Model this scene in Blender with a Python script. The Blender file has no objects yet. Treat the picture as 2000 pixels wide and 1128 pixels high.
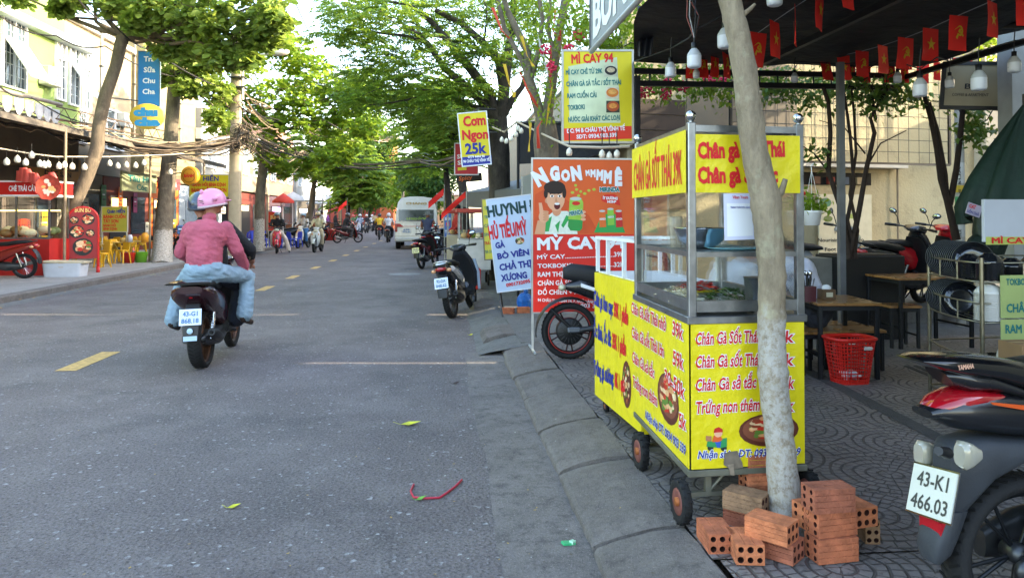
import bpy, bmesh, math, random
import numpy as np
from mathutils import Vector, Matrix, Euler
R = math.radians
random.seed(7)
SC = bpy.context.scene
COL = bpy.context.collection
# ---------------------------------------------------------------- camera
FPX, YAW, PIT, CH = 1480.0, R(5.48), R(-1.0), 1.5; PY0 = 423+1480*math.tan(PIT)     # the frame is a crop: principal point above its middle
cd = bpy.data.cameras.new('camera'); cam = bpy.data.objects.new('camera', cd); COL.objects.link(cam)
cd.sensor_width = 36; cd.lens = 36*FPX/2000; cd.clip_start = .05; cd.clip_end = 2000; cd.shift_y = -(564-PY0)/2000
cam.location = (0, 0, CH); cam.rotation_euler = (R(90)-PIT, 0, -YAW); SC.camera = cam
SC.render.resolution_x = 1024; SC.render.resolution_y = 577
# ---------------------------------------------------------------- light
SUN_AZ, SUN_EL = math.atan2(1, -.10), R(20)          # azimuth clockwise from +Y
W = bpy.data.worlds.new('World'); SC.world = W; W.use_nodes = True
nt = W.node_tree; sky = nt.nodes.new('ShaderNodeTexSky'); sky.sky_type = 'NISHITA'
sky.sun_disc = False; sky.sun_elevation = SUN_EL; sky.sun_rotation = SUN_AZ
sky.dust_density = 1.8; sky.air_density = 1.0; sky.ozone_density = 0
bg = nt.nodes['Background']; bg.inputs[1].default_value = .15
nt.links.new(sky.outputs[0], bg.inputs[0])
sd = bpy.data.lights.new('sun', 'SUN'); sun = bpy.data.objects.new('sun', sd); COL.objects.link(sun)
sd.energy = 2.0; sd.angle = R(.5); sd.color = (1, .86, .62)
D = Vector((math.sin(SUN_AZ)*math.cos(SUN_EL), math.cos(SUN_AZ)*math.cos(SUN_EL), math.sin(SUN_EL)))
sun.rotation_euler = D.to_track_quat('Z', 'Y').to_euler(); sun.location = D*60
SC.view_settings.view_transform = 'Standard'; SC.view_settings.look = 'None'
SC.view_settings.exposure = 3.17; SC.view_settings.gamma = 1
SC.cycles.max_bounces = 7; SC.cycles.transparent_max_bounces = 10
# ---------------------------------------------------------------- helpers
def ray(px, py):
    X, U = px-1000, PY0-py
    f = FPX*math.cos(PIT)+U*math.sin(PIT); z = -FPX*math.sin(PIT)+U*math.cos(PIT)
    return Vector((X*math.cos(YAW)+f*math.sin(YAW), -X*math.sin(YAW)+f*math.cos(YAW), z)), f
O = Vector((0, 0, CH))
def G(px, py, z=0.): r, f = ray(px, py); return O+r*((z-CH)/r.z)        # point on a level
def AX(px, py, x): r, f = ray(px, py); return O+r*(x/r.x)              # point on a plane across the road
def AY(px, py, y): r, f = ray(px, py); return O+r*(y/r.y)
def AD(px, py, d): r, f = ray(px, py); return O+r*(d/f)                # point at a distance
def srgb(h):
    h = h.lstrip('#'); o = []
    for i in (0, 2, 4):
        c = int(h[i:i+2], 16)/255; o.append(c/12.92 if c <= .04045 else ((c+.055)/1.055)**2.4)
    return tuple(o)
MATS = {}
def mk(c, rough=.6, metal=0., var=.12, sc=6., bump=0., bsc=60., coat=0., spec=.5, trans=0., alpha=1., emit=0., stain=0., ior=1.45):
    key = (c, rough, metal, var, sc, bump, bsc, coat, spec, trans, alpha, emit, stain)
    if key in MATS: return MATS[key]
    m = bpy.data.materials.new('mat_%d' % len(MATS)); MATS[key] = m
    m.use_nodes = True; n = m.node_tree; b = n.nodes['Principled BSDF']; L = n.links.new
    col = srgb(c) if isinstance(c, str) else c
    b.inputs['Base Color'].default_value = (*col, 1); b.inputs['Roughness'].default_value = rough
    b.inputs['Metallic'].default_value = metal; b.inputs['Coat Weight'].default_value = coat
    b.inputs['Coat Roughness'].default_value = .08
    b.inputs['Specular IOR Level'].default_value = spec; b.inputs['Transmission Weight'].default_value = trans
    b.inputs['Alpha'].default_value = alpha; b.inputs['IOR'].default_value = ior
    if emit: b.inputs['Emission Color'].default_value = (*col, 1); b.inputs['Emission Strength'].default_value = emit
    tc = n.nodes.new('ShaderNodeTexCoord')
    if var:
        t = n.nodes.new('ShaderNodeTexNoise'); t.inputs['Scale'].default_value = sc; t.inputs['Detail'].default_value = 6
        L(tc.outputs['Object'], t.inputs['Vector'])
        cr = n.nodes.new('ShaderNodeValToRGB'); L(t.outputs['Fac'], cr.inputs[0])
        e = cr.color_ramp.elements; e[0].position = .3; e[1].position = .72
        e[0].color = (*[max(0, x*(1-var)) for x in col], 1); e[1].color = (*[min(1, x*(1+var*.8)) for x in col], 1)
        out = cr.outputs[0]
        if stain:
            t2 = n.nodes.new('ShaderNodeTexNoise'); t2.inputs['Scale'].default_value = sc*2.3; t2.inputs['Detail'].default_value = 9
            t2.inputs['Roughness'].default_value = .75; L(tc.outputs['Object'], t2.inputs['Vector'])
            c2 = n.nodes.new('ShaderNodeValToRGB'); c2.color_ramp.elements[0].position = .52; c2.color_ramp.elements[1].position = .7
            L(t2.outputs['Fac'], c2.inputs[0]); mx = n.nodes.new('ShaderNodeMix'); mx.data_type = 'RGBA'
            ml = n.nodes.new('ShaderNodeMath'); ml.operation = 'MULTIPLY'; ml.inputs[1].default_value = stain
            L(c2.outputs[0], ml.inputs[0]); L(ml.outputs[0], mx.inputs[0]); L(out, mx.inputs[6])
            mx.inputs[7].default_value = (*[x*.22 for x in col], 1); out = mx.outputs[2]
        L(out, b.inputs['Base Color'])
        mr = n.nodes.new('ShaderNodeMapRange'); L(t.outputs['Fac'], mr.inputs[0])
        mr.inputs[3].default_value = max(.02, rough-.08); mr.inputs[4].default_value = min(1, rough+.1); L(mr.outputs[0], b.inputs['Roughness'])
    if bump:
        t = n.nodes.new('ShaderNodeTexNoise'); t.inputs['Scale'].default_value = bsc; t.inputs['Detail'].default_value = 5
        L(tc.outputs['Object'], t.inputs['Vector'])
        bp = n.nodes.new('ShaderNodeBump'); bp.inputs['Strength'].default_value = min(1, bump); bp.inputs['Distance'].default_value = 1/bsc*.6
        L(t.outputs['Fac'], bp.inputs['Height']); L(bp.outputs[0], b.inputs['Normal'])
    return m
def frame(o, x, y):
    x = Vector(x).normalized(); y = Vector(y); z = x.cross(y).normalized(); y = z.cross(x)
    M = Matrix((x, y, z)).transposed().to_4x4(); M.translation = o; return M
def TR(x=0, y=0, z=0, rx=0, ry=0, rz=0, s=1):
    return Matrix.Translation((x, y, z)) @ Euler((R(rx), R(ry), R(rz))).to_matrix().to_4x4() @ Matrix.Diagonal((s, s, s, 1))
def arr(a): return np.array([tuple(v) for v in a], dtype=float).reshape(-1, 3)
HORN = dict(zip('ơờớởỡợƠỜỚỞỠỢ', 'oòóỏõọOÒÓỎÕỌ'))
def _curve(s, bold, res=2):
    t = bpy.data.curves.new('t', 'FONT'); t.body = s; t.size = 1; t.bevel_depth = bold; t.bevel_resolution = 0; t.resolution_u = res
    o = bpy.data.objects.new('t', t); me = o.to_mesh()
    v = np.empty(len(me.vertices)*3); me.vertices.foreach_get('co', v); v = v.reshape(-1, 3)
    f = [tuple(p.vertices) for p in me.polygons]; o.to_mesh_clear(); bpy.data.objects.remove(o); bpy.data.curves.remove(t)
    return v, f
WC = {}
def _w(s):
    if s not in WC: v, f = _curve(s+'|', 0); WC[s] = v[:, 0].max()
    return WC[s]
TC = {}
def text_geo(s, bold, res=2):
    k = (s, bold, res)
    if k in TC: return TC[k]
    body, ex = '', []
    for i, ch in enumerate(s):
        if ch in HORN: ex.append(('horn', len(body))); body += HORN[ch]
        elif ch == 'Đ': ex.append(('bar', len(body))); body += 'D'
        else: body += ch
    v, f = _curve(body, bold, res); V = [v]; F = list(f); n = len(v)
    for kind, i in ex:
        if kind == 'horn':
            x = _w(body[:i+1])-_w('')-.02; z = .34 if body[i].islower() else .56
            hv = np.array([(x-.12, z, 0), (x+.01, z+.02, 0), (x+.08, z+.19, 0), (x-.03, z+.19, 0), (x-.05, z+.1, 0), (x-.12, z+.08, 0)])
        else:
            x = _w(body[:i])-_w('')+.0
            hv = np.array([(x-.03, .29, 0), (x+.26, .29, 0), (x+.26, .38, 0), (x-.03, .38, 0)])
        V.append(hv); F.append(tuple(range(n, n+len(hv)))); n += len(hv)
    TC[k] = (np.vstack(V), F); return TC[k]
class MB:
    def __init__(s): s.v = []; s.f = []; s.m = []; s.s = []; s.mats = []; s.n = 0; s.M = Matrix.Identity(4)
    def mi(s, m):
        if m not in s.mats: s.mats.append(m)
        return s.mats.index(m)
    def add(s, v, f, mat, smooth=False, M=None):
        v = np.asarray(v, float).reshape(-1, 3); T = s.M if M is None else s.M @ M
        A = np.array(T); v = v @ A[:3, :3].T + A[:3, 3]
        s.v.append(v); i = s.mi(mat); n = s.n
        s.f += [tuple(k+n for k in q) for q in f]; s.m += [i]*len(f); s.s += [smooth]*len(f); s.n += len(v)
        return s
    def box(s, c, d, mat, rot=None, bev=0., M=None):
        hx, hy, hz = d[0]/2, d[1]/2, d[2]/2
        if bev:
            b = min(bev, hx*.9, hy*.9, hz*.9); v = []
            for sx in (-1, 1):
                for sy in (-1, 1):
                    for sz in (-1, 1):
                        v += [(sx*(hx-b), sy*(hy-b), sz*hz), (sx*(hx-b), sy*hy, sz*(hz-b)), (sx*hx, sy*(hy-b), sz*(hz-b))]
            bm = bmesh.new(); [bm.verts.new(p) for p in v]; r = bmesh.ops.convex_hull(bm, input=bm.verts); bm.verts.index_update()
            bmesh.ops.dissolve_limit(bm, angle_limit=.01, verts=bm.verts, edges=bm.edges)
            bm.verts.index_update(); v = [tuple(q.co) for q in bm.verts]; f = [tuple(q.index for q in p.verts) for p in bm.faces]; bm.free()
        else:
            v = [(x, y, z) for x in (-hx, hx) for y in (-hy, hy) for z in (-hz, hz)]
            f = [(0, 1, 3, 2), (4, 6, 7, 5), (0, 4, 5, 1), (2, 3, 7, 6), (0, 2, 6, 4), (1, 5, 7, 3)]
        T = Matrix.Translation(c)
        if rot is not None: T = T @ (Euler([R(a) for a in rot]).to_matrix().to_4x4() if not isinstance(rot, Matrix) else rot)
        return s.add(v, f, mat, False, T if M is None else M @ T)
    def bb(s, x0, x1, y0, y1, z0, z1, mat, bev=0., M=None):
        return s.box(((x0+x1)/2, (y0+y1)/2, (z0+z1)/2), (abs(x1-x0), abs(y1-y0), abs(z1-z0)), mat, None, bev, M)
    def tube(s, pts, r, mat, n=8, cap=True, closed=False, flat=1., M=None):
        P = [Vector(p) for p in pts]; k = len(P); rr = r if isinstance(r, (list, tuple)) else [r]*k
        v = []; f = []; up = None
        for i, p in enumerate(P):
            if closed: t = P[(i+1) % k]-P[i-1]
            else: t = P[min(i+1, k-1)]-P[max(i-1, 0)]
            t.normalize()
            if up is None: up = Vector((0, 0, 1)) if abs(t.z) < .9 else Vector((0, 1, 0))
            a = t.cross(up)
            if a.length < 1e-4: a = t.cross(Vector((1, .1, 0)))
            a.normalize(); b = a.cross(t); up = b
            for j in range(n):
                th = 2*math.pi*j/n; v.append(p+a*(math.cos(th)*rr[i])+b*(math.sin(th)*rr[i]*flat))
        for i in range(k if closed else k-1):
            o1, o2 = i*n, ((i+1) % k)*n
            for j in range(n): f.append((o1+j, o2+j, o2+(j+1) % n, o1+(j+1) % n))
        s.add(arr(v), f, mat, n > 5, M)
        if cap and not closed:
            s.add(arr(v[:n]), [tuple(range(n))], mat, False, M); s.add(arr(v[-n:]), [tuple(reversed(range(n)))], mat, False, M)
        return s
    def lathe(s, prof, mat, n=20, M=None, smooth=True, arc=1.):
        v = []; f = []; k = n if arc == 1 else n+1
        for r, z in prof:
            for j in range(k): th = 2*math.pi*j/n*arc; v.append((r*math.cos(th), r*math.sin(th), z))
        for i in range(len(prof)-1):
            for j in range(n):
                a, b = i*k+j, i*k+(j+1) % k; f.append((a, b, b+k, a+k))
        return s.add(v, f, mat, smooth, M)
    def ell(s, c, r, mat, n=14, M=None, rot=None):
        if not isinstance(r, (tuple, list)): r = (r, r, r)
        m = max(4, n//2); prof = [(math.sin(math.pi*i/m), -math.cos(math.pi*i/m)) for i in range(m+1)]
        T = Matrix.Translation(c) @ (Euler([R(a) for a in rot]).to_matrix().to_4x4() if rot else Matrix.Identity(4)) @ Matrix.Diagonal((*r, 1))
        return s.lathe(prof, mat, n, T if M is None else M @ T)
    def poly(s, pts, mat, t=0., M=None):
        n = len(pts); P = [(p[0], p[1], p[2] if len(p) > 2 else 0.) for p in pts]
        if not t: return s.add(P, [tuple(range(n))], mat, False, M)
        v = P+[(p[0], p[1], p[2]-t) for p in P]
        f = [tuple(range(n)), tuple(reversed(range(n, 2*n)))]+[(i, i+n, (i+1) % n+n, (i+1) % n) for i in range(n)]
        return s.add(v, f, mat, False, M)
    def loft(s, secs, mat, n=16, e=2.6, M=None, smooth=True, axis='Y', cap=True):
        # secs: (x,y,z, half width, half height[, exponent]); sections square to the axis
        v = []; f = []
        for q in secs:
            ee = q[5] if len(q) > 5 else e
            for j in range(n):
                th = 2*math.pi*j/n; c, d = math.cos(th), math.sin(th)
                a = math.copysign(abs(c)**(2/ee), c)*q[3]; b = math.copysign(abs(d)**(2/ee), d)*q[4]
                v.append((q[0]+a, q[1], q[2]+b) if axis == 'Y' else ((q[0]+a, q[1]+b, q[2]) if axis == 'Z' else (q[0], q[1]+a, q[2]+b)))
        k = len(secs)
        for i in range(k-1):
            for j in range(n): f.append((i*n+j, i*n+(j+1) % n, (i+1)*n+(j+1) % n, (i+1)*n+j))
        s.add(v, f, mat, smooth, M)
        if cap: s.add(v[:n], [tuple(reversed(range(n)))], mat, False, M); s.add(v[-n:], [tuple(range(n))], mat, False, M)
        return s
    def text(s, t, x, y, h, mat, w=None, bold=.02, M=None, al='L', z=.003, outline=None, ow=.05, shear=0., res=2, rz=0.):
        # cap height h, baseline y; w stretches the line to a width
        v, f = text_geo(t, bold, res)
        x0, x1 = v[:, 0].min(), v[:, 0].max(); sy = h/.7; sx = sy if w is None else w/(x1-x0)
        ww = (x1-x0)*sx; ox = x-(0 if al == 'L' else ww/2 if al == 'C' else ww)
        T0 = Matrix.Translation((ox, y, 0)) @ Matrix.Rotation(R(rz), 4, 'Z')
        T = T0 if M is None else M @ T0
        def put(v, f, m, zz):
            q = np.array(v); q[:, 0] = (q[:, 0]-x0)*sx; q[:, 1] *= sy; q[:, 0] += q[:, 1]*shear; q[:, 2] = zz+q[:, 2]*.004
            s.add(q, f, m, False, T)
        if outline is not None:
            vo, fo = text_geo(t, bold+ow, 1); put(vo, fo, outline, z-.0012)
        put(v, f, mat, z); return s
    def build(s, name, parent=None, world=False, loc=None):
        me = bpy.data.meshes.new(name); V = np.vstack(s.v) if s.v else np.zeros((0, 3))
        if world and parent is not None: V = V-np.array(parent.location)
        if loc is not None: V = V-np.array(loc)
        nl = sum(len(q) for q in s.f)
        me.vertices.add(len(V)); me.vertices.foreach_set('co', V.ravel())
        me.loops.add(nl); me.loops.foreach_set('vertex_index', np.fromiter((i for q in s.f for i in q), dtype=np.int32, count=nl))
        ls = np.cumsum([0]+[len(q) for q in s.f])[:-1]
        me.polygons.add(len(s.f)); me.polygons.foreach_set('loop_start', ls.astype(np.int32))
        me.polygons.foreach_set('material_index', np.array(s.m, dtype=np.int32)); me.polygons.foreach_set('use_smooth', np.array(s.s, dtype=bool))
        for m in s.mats: me.materials.append(m)
        me.update(calc_edges=True); me.validate()
        o = bpy.data.objects.new(name, me); COL.objects.link(o)
        if parent is not None: o.parent = parent
        if loc is not None: o.location = loc
        return o
def tag(o, label=None, cat=None, group=None, kind=None):
    if label: o['label'] = label
    if cat: o['category'] = cat
    if group: o['group'] = group
    if kind: o['kind'] = kind
    return o
def empty(name, loc, label, cat, group=None, rz=0., M=None):
    o = bpy.data.objects.new(name, None); COL.objects.link(o); o.empty_display_size = .1
    if M is not None: o.matrix_world = M
    else: o.location = loc; o.rotation_euler = (0, 0, R(rz))
    return tag(o, label, cat, group)
def dup(o, loc=None, rz=None, label=None, parent=None, scale=None, M=None):
    c = o.copy(); COL.objects.link(c)
    if parent is not None: c.parent = parent
    if loc is not None: c.location = loc
    if rz is not None: c.rotation_euler = (0, 0, R(rz))
    if scale is not None: c.scale = (scale,)*3
    if M is not None: c.matrix_world = M
    if label: c['label'] = label
    for ch in list(o.children): dup(ch, parent=c)
    return c
def panel(TL, TRr, BL):
    M = frame(BL, TRr-TL, TL-BL); return M, (TRr-TL).length, (TL-BL).length
# common materials
BLK = mk('#101113', .45, var=.1); BLKP = mk('#0c0d10', .16, coat=.6, var=.05); RUB = mk('#141415', .82, var=.25, sc=20, bump=.4, bsc=90)
STEEL = mk('#8c8f92', .3, .85, var=.25, sc=14); CHR = mk('#c9cbcd', .12, 1., var=.08); DSTEEL = mk('#4a4c4e', .4, .8, var=.3, sc=10)
WHITE = mk('#d9dbdc', .5, var=.06); WPLAS = mk('#d5d8da', .35, var=.05); GREYP = mk('#5b5f64', .5, var=.15)
RED = mk('#c2201c', .35, var=.08, coat=.3); INK_R = mk('#c8161e', .6, var=0); INK_B = mk('#1d2b86', .6, var=0); INK_K = mk('#15181c', .6, var=0)
INK_T = mk('#0e6a6a', .6, var=0); INK_W = mk('#dfe1e4', .6, var=0); YEL = mk('#d0c010', .5, var=.06, sc=3)
GLASS = mk('#dfe8e8', .04, var=0, trans=1., spec=.5, ior=1.02, alpha=.32)
SKIN = mk('#a8705a', .55, var=.06)
# ---------------------------------------------------------------- ground
def nodes(name):
    m = bpy.data.materials.new(name); m.use_nodes = True; n = m.node_tree; b = n.nodes['Principled BSDF']
    tc = n.nodes.new('ShaderNodeTexCoord'); return m, n, b, tc
def N(n, t, **k):
    q = n.nodes.new('ShaderNode'+t)
    for a, v in k.items():
        if a.startswith('i'): q.inputs[int(a[1:])].default_value = v
        else: setattr(q, a, v)
    return q
def ramp(n, src, stops):
    q = n.nodes.new('ShaderNodeValToRGB'); n.links.new(src, q.inputs[0]); e = q.color_ramp.elements
    while len(e) < len(stops): e.new(.5)
    for x, (p, c) in zip(e, stops): x.position = p; x.color = (*((c,)*3 if isinstance(c, float) else c), 1)
    return q.outputs[0]
def noise(n, tc, s, d=5, r=.6, vec=None):
    q = N(n, 'TexNoise'); q.inputs['Scale'].default_value = s; q.inputs['Detail'].default_value = d; q.inputs['Roughness'].default_value = r
    n.links.new(vec or tc.outputs['Object'], q.inputs['Vector']); return q.outputs['Fac']
def mixc(n, f, a, b, bt='MIX'):
    q = N(n, 'Mix', data_type='RGBA', blend_type=bt)
    for i, v in ((0, f), (6, a), (7, b)):
        if isinstance(v, (int, float)): q.inputs[i].default_value = v
        elif isinstance(v, tuple): q.inputs[i].default_value = (*v, 1)
        else: n.links.new(v, q.inputs[i])
    return q.outputs[2]
def bump(n, b, h, st, dist, nrm=None):
    q = N(n, 'Bump'); q.inputs['Strength'].default_value = st; q.inputs['Distance'].default_value = dist
    n.links.new(h, q.inputs['Height'])
    if nrm: n.links.new(nrm, q.inputs['Normal'])
    n.links.new(q.outputs[0], b.inputs['Normal']); return q.outputs[0]
def asphalt():
    m, n, b, tc = nodes('asphalt'); L = n.links.new
    v = N(n, 'TexVoronoi'); v.inputs['Scale'].default_value = 52; L(tc.outputs['Object'], v.inputs['Vector'])
    col = ramp(n, noise(n, tc, .55, 6, .65), [(.3, (.098, .079, .077)), (.72, (.150, .126, .12))])
    col = mixc(n, ramp(n, noise(n, tc, 1.1, 9, .75), [(.47, 0.), (.62, .55)]), col, (.19, .165, .155)); col = mixc(n, ramp(n, noise(n, tc, .8, 8, .7), [(.36, .7), (.48, 0.)]), col, (.062, .055, .054))
    col = mixc(n, ramp(n, noise(n, tc, 62, 4, .8), [(.5, 0.), (.62, .7)]), col, (.21, .20, .205))
    col = mixc(n, ramp(n, v.outputs['Color'], [(.87, 0.), (.93, .8)]), col, (.36, .36, .36))
    col = mixc(n, ramp(n, noise(n, tc, 44, 5, .8), [(.36, .85), (.49, 0.)]), col, (.02, .018, .018))
    spots = ramp(n, noise(n, tc, 4.5, 9, .85), [(.70, 0.), (.76, .7)])
    col = mixc(n, spots, col, (.33, .33, .33)); L(col, b.inputs['Base Color']); b.inputs['Roughness'].default_value = .78
    h = N(n, 'Math', operation='ADD'); L(noise(n, tc, 95, 4, .75), h.inputs[0]); L(v.outputs['Distance'], h.inputs[1])
    bump(n, b, h.outputs[0], .8, .012); return m
def concrete(name, c0, c1, stain=.6, sc=1., bd=.006):
    m, n, b, tc = nodes(name); L = n.links.new
    col = ramp(n, noise(n, tc, 1.3*sc, 8, .7), [(.3, c0), (.7, c1)])
    col = mixc(n, ramp(n, noise(n, tc, 5*sc, 9, .8), [(.48, 0.), (.66, stain)]), col, tuple(x*.35 for x in c0))
    col = mixc(n, ramp(n, noise(n, tc, 160, 3, .7), [(.55, 0.), (.7, .5)]), col, tuple(min(.6, x*2.2) for x in c1))
    col = mixc(n, ramp(n, noise(n, tc, 45, 5, .8), [(.3, .6), (.46, 0.)]), col, tuple(x*.3 for x in c0))
    L(col, b.inputs['Base Color']); b.inputs['Roughness'].default_value = .85
    h = N(n, 'Math', operation='ADD'); L(noise(n, tc, 60, 7, .7), h.inputs[0]); L(noise(n, tc, 7, 6, .7), h.inputs[1])
    bump(n, b, h.outputs[0], .9, bd*2); return m
def fanpavers():
    m, n, b, tc = nodes('fan_pavers'); L = n.links.new
    def mth(op, a, c=None, d=None):
        q = N(n, 'Math', operation=op)
        for i, v in enumerate((a, c, d)):
            if v is None: continue
            if isinstance(v, (int, float)): q.inputs[i].default_value = v
            else: L(v, q.inputs[i])
        return q.outputs[0]
    wob = N(n, 'TexNoise'); wob.inputs['Scale'].default_value = 5; L(tc.outputs['Object'], wob.inputs['Vector'])
    mp = N(n, 'Mapping'); mp.inputs['Rotation'].default_value = (0, 0, R(40)); mp.inputs['Scale'].default_value = (1.55, 1.55, 0); L(tc.outputs['Object'], mp.inputs[0])
    wv = N(n, 'Mix', data_type='RGBA', blend_type='LINEAR_LIGHT'); wv.inputs[0].default_value = .035; L(mp.outputs[0], wv.inputs[6]); L(wob.outputs['Color'], wv.inputs[7])
    v = N(n, 'TexVoronoi', voronoi_dimensions='2D'); v.inputs['Scale'].default_value = 1; v.inputs['Randomness'].default_value = 0; L(wv.outputs[2], v.inputs['Vector'])
    df = N(n, 'VectorMath', operation='SUBTRACT'); L(wv.outputs[2], df.inputs[0]); L(v.outputs['Position'], df.inputs[1]); sp = N(n, 'SeparateXYZ'); L(df.outputs[0], sp.inputs[0])
    rd = mth('MULTIPLY', v.outputs['Distance'], 10.6); k = mth('FLOOR', rd); fr = mth('FRACT', rd); ang = mth('ARCTAN2', sp.outputs[1], sp.outputs[0])
    cnt = mth('MULTIPLY_ADD', k, 3.4, 2.5); t = mth('MULTIPLY', mth('MULTIPLY', ang, cnt), 1/3.14159); fa = mth('FRACT', mth('ADD', mth('ADD', t, mth('MULTIPLY', k, .37)), 20.))
    def gap(f, w): return ramp(n, mth('SUBTRACT', .5, mth('ABSOLUTE', mth('SUBTRACT', f, .5))), [(w*.35, 0.), (w, 1.)])
    g = mth('MULTIPLY', gap(fr, .14), gap(fa, .08))
    g = mth('MULTIPLY', g, ramp(n, noise(n, tc, 26, 5, .8), [(.30, .2), (.42, 1.)]))
    col = ramp(n, noise(n, tc, 2.2, 7, .7), [(.3, (.14, .124, .118)), (.7, (.24, .212, .195))])
    col = mixc(n, ramp(n, noise(n, tc, .9, 5, .6), [(.5, 0.), (.7, .6)]), col, (.115, .096, .076))
    col = mixc(n, ramp(n, noise(n, tc, 120, 3, .7), [(.52, 0.), (.7, .4)]), col, (.22, .22, .22))
    col = mixc(n, ramp(n, noise(n, tc, 7, 8, .8), [(.3, .6), (.48, 0.)]), col, (.04, .038, .036))
    kk = mth('MULTIPLY', mth('SUBTRACT', 1., g), .66)
    L(mixc(n, kk, col, (.02, .02, .021)), b.inputs['Base Color']); b.inputs['Roughness'].default_value = .6
    nb = bump(n, b, noise(n, tc, 40, 6, .7), .6, .008); bump(n, b, g, 1., .014, nb); return m
M_ASPH = asphalt(); M_GUT = concrete('gutter_concrete', (.105, .092, .084), (.205, .182, .168), .8, 1.5)
M_KERB = concrete('kerb_concrete', (.105, .09, .08), (.185, .163, .145), .55, 2, .008)
M_SLABC = concrete('slab_concrete', (.10, .097, .092), (.17, .165, .155), .6, 1.6); M_FAN = fanpavers()
M_LWALK = concrete('left_walk', (.20, .19, .175), (.30, .29, .27), .3)
def struct(mb, name): return tag(mb.build(name), kind='structure')
mb = MB(); mb.box((0, 150, -.06), (900, 900, .1), concrete('far_ground', (.12, .12, .1), (.2, .19, .17))); struct(mb, 'ground')
def sheet(x0, x1, y0, y1, z, mat, wob=0., nx=1, name='road'):
    mb = MB(); v = []; f = []; rnd = random.Random(3)
    ys = [y0]
    while ys[-1] < y1: ys.append(min(y1, ys[-1]+(.22 if ys[-1] < 14 else 3)))
    for y in ys:
        w = wob*(math.sin(y*1.7)+.6*math.sin(y*4.3+1)+.4*rnd.uniform(-1, 1)) if y < 14 else 0
        v += [(x0+w, y, z), (x1, y, z)]
    for i in range(len(ys)-1): f.append((2*i, 2*i+1, 2*i+3, 2*i+2))
    mb.add(v, f, mat); return struct(mb, name)
sheet(-7.5, .72, -8, 220, 0, M_ASPH, name='road')
sheet(.27, .70, -4, 8.4, .004, M_GUT, .015, name='gutter')
# kerb ramp of sloped blocks with open joints
mb = MB(); y = .6; rnd = random.Random(5)
while y < 8.2:
    L_ = rnd.uniform(.78, 1.05); a = y+.02; c = y+L_-.02; j = rnd.uniform(-.012, .012); jz = rnd.uniform(-.006, .008); k = 8
    v = []; f = []
    for i in range(k+1):
        yy = a+(c-a)*i/k; e = .012 if i in (0, k) else 0
        for t, (xx, zz) in enumerate([(.675, -.02), (.682, .035), (.70, .052), (.80, .082+jz), (.95, .112+jz), (1.09, .124+jz), (1.115, .10)]):
            v.append((xx+j+rnd.uniform(-.004, .004)+(e if t == 0 else 0), yy+rnd.uniform(-.004, .004), zz-e+rnd.uniform(-.003, .003)))
    for i in range(k):
        for t in range(6): f.append((i*7+t, i*7+t+1, i*7+t+8, i*7+t+7))
    for i in (0, k): f.append(tuple(i*7+t for t in range(7)))
    mb.add(v, f, M_KERB, False); y += L_
mb.bb(.72, 1.10, -4, 8.3, -.03, .02, mk('#1c1a18', .9, var=.2)); struct(mb, 'kerb')
mb = MB()
for y0, y1 in ((8.9, 9.7), (11.9, 14), (14.1, 60)):
    mb.add([(.50, y0, 0), (.50, y1, 0), (.56, y0, .08), (.56, y1, .08), (.75, y0, .125), (.75, y1, .125), (.9, y0, .12), (.9, y1, .12), (.9, y0, -.01), (.9, y1, -.01)],
           [(0, 1, 3, 2), (2, 3, 5, 4), (4, 5, 7, 6), (0, 2, 4, 6, 8), (9, 7, 5, 3, 1)], M_KERB)
struct(mb, 'kerb')
sheet(1.10, 12, 2.99, 8.33, .12, M_FAN, name='pavement'); sheet(1.13, 12, -6, 2.986, .116, M_FAN, name='pavement')
mb = MB(); mb.bb(.9, 12, 8.34, 13.2, .02, .118, M_SLABC); mb.bb(.9, 6, 13.21, 120, .02, .118, M_SLABC); struct(mb, 'pavement')
# ramp of broken concrete between kerbs
mb = MB(); v = []; f = []; rnd = random.Random(8)
xs = [.42, .55, .7, .85, 1.0]; ys = [8.2+.19*i for i in range(21)]
for y in ys:
    for i, x in enumerate(xs): v.append((x+rnd.uniform(-.02, .02), y, [0, .03, .065, .10, .119][i]+rnd.uniform(-.012, .012)*(0 < i < 4)))
for i in range(len(ys)-1):
    for j in range(4): f.append((i*5+j, i*5+j+1, i*5+j+6, i*5+j+5))
mb.add(v, f, M_SLABC, True); struct(mb, 'driveway_ramp')
# slab strips on the pavement: dark drain line, ribbed guide strip
M_STRIP = concrete('strip', (.05, .047, .044), (.085, .08, .075), .4)
mb = MB(); a, b_ = G(1560, 715, .12), G(1950, 915, .12); d = (b_-a).normalized(); q = Vector((-d.y, d.x, 0))*.06
mb.add([a-q+Vector((0, 0, .004)), b_-q+Vector((0, 0, .004)), b_+q+Vector((0, 0, .004)), a+q+Vector((0, 0, .004))], [(0, 1, 2, 3)], M_STRIP); struct(mb, 'drain_strip')
mb = MB()
for i in range(6):
    o_ = Vector((d.y, -d.x, 0))*(-.62-.085*i)
    p0, p1 = G(1640, 715, .12)+o_, G(1990, 890, .12)+o_; q2 = q*.42; h = Vector((0, 0, .009)); h0 = Vector((0, 0, .0))
    mb.add([p0-q2+h0, p1-q2+h0, p1-q2*.7+h, p0-q2*.7+h, p0+q2*.7+h, p1+q2*.7+h, p1+q2+h0, p0+q2+h0], [(0, 1, 2, 3), (3, 2, 5, 4), (4, 5, 6, 7)], M_STRIP)
struct(mb, 'guide_strip')
# left kerb and pavement
mb = MB(); mb.bb(-7.72, -7.5, -5, 120, -.02, .125, M_KERB, .02); struct(mb, 'kerb')
sheet(-16, -7.72, -5, 120, .12, M_LWALK, name='pavement')
sheet(-7.5, -7.15, -5, 60, .004, M_SLABC, 0, name='gutter')
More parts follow.
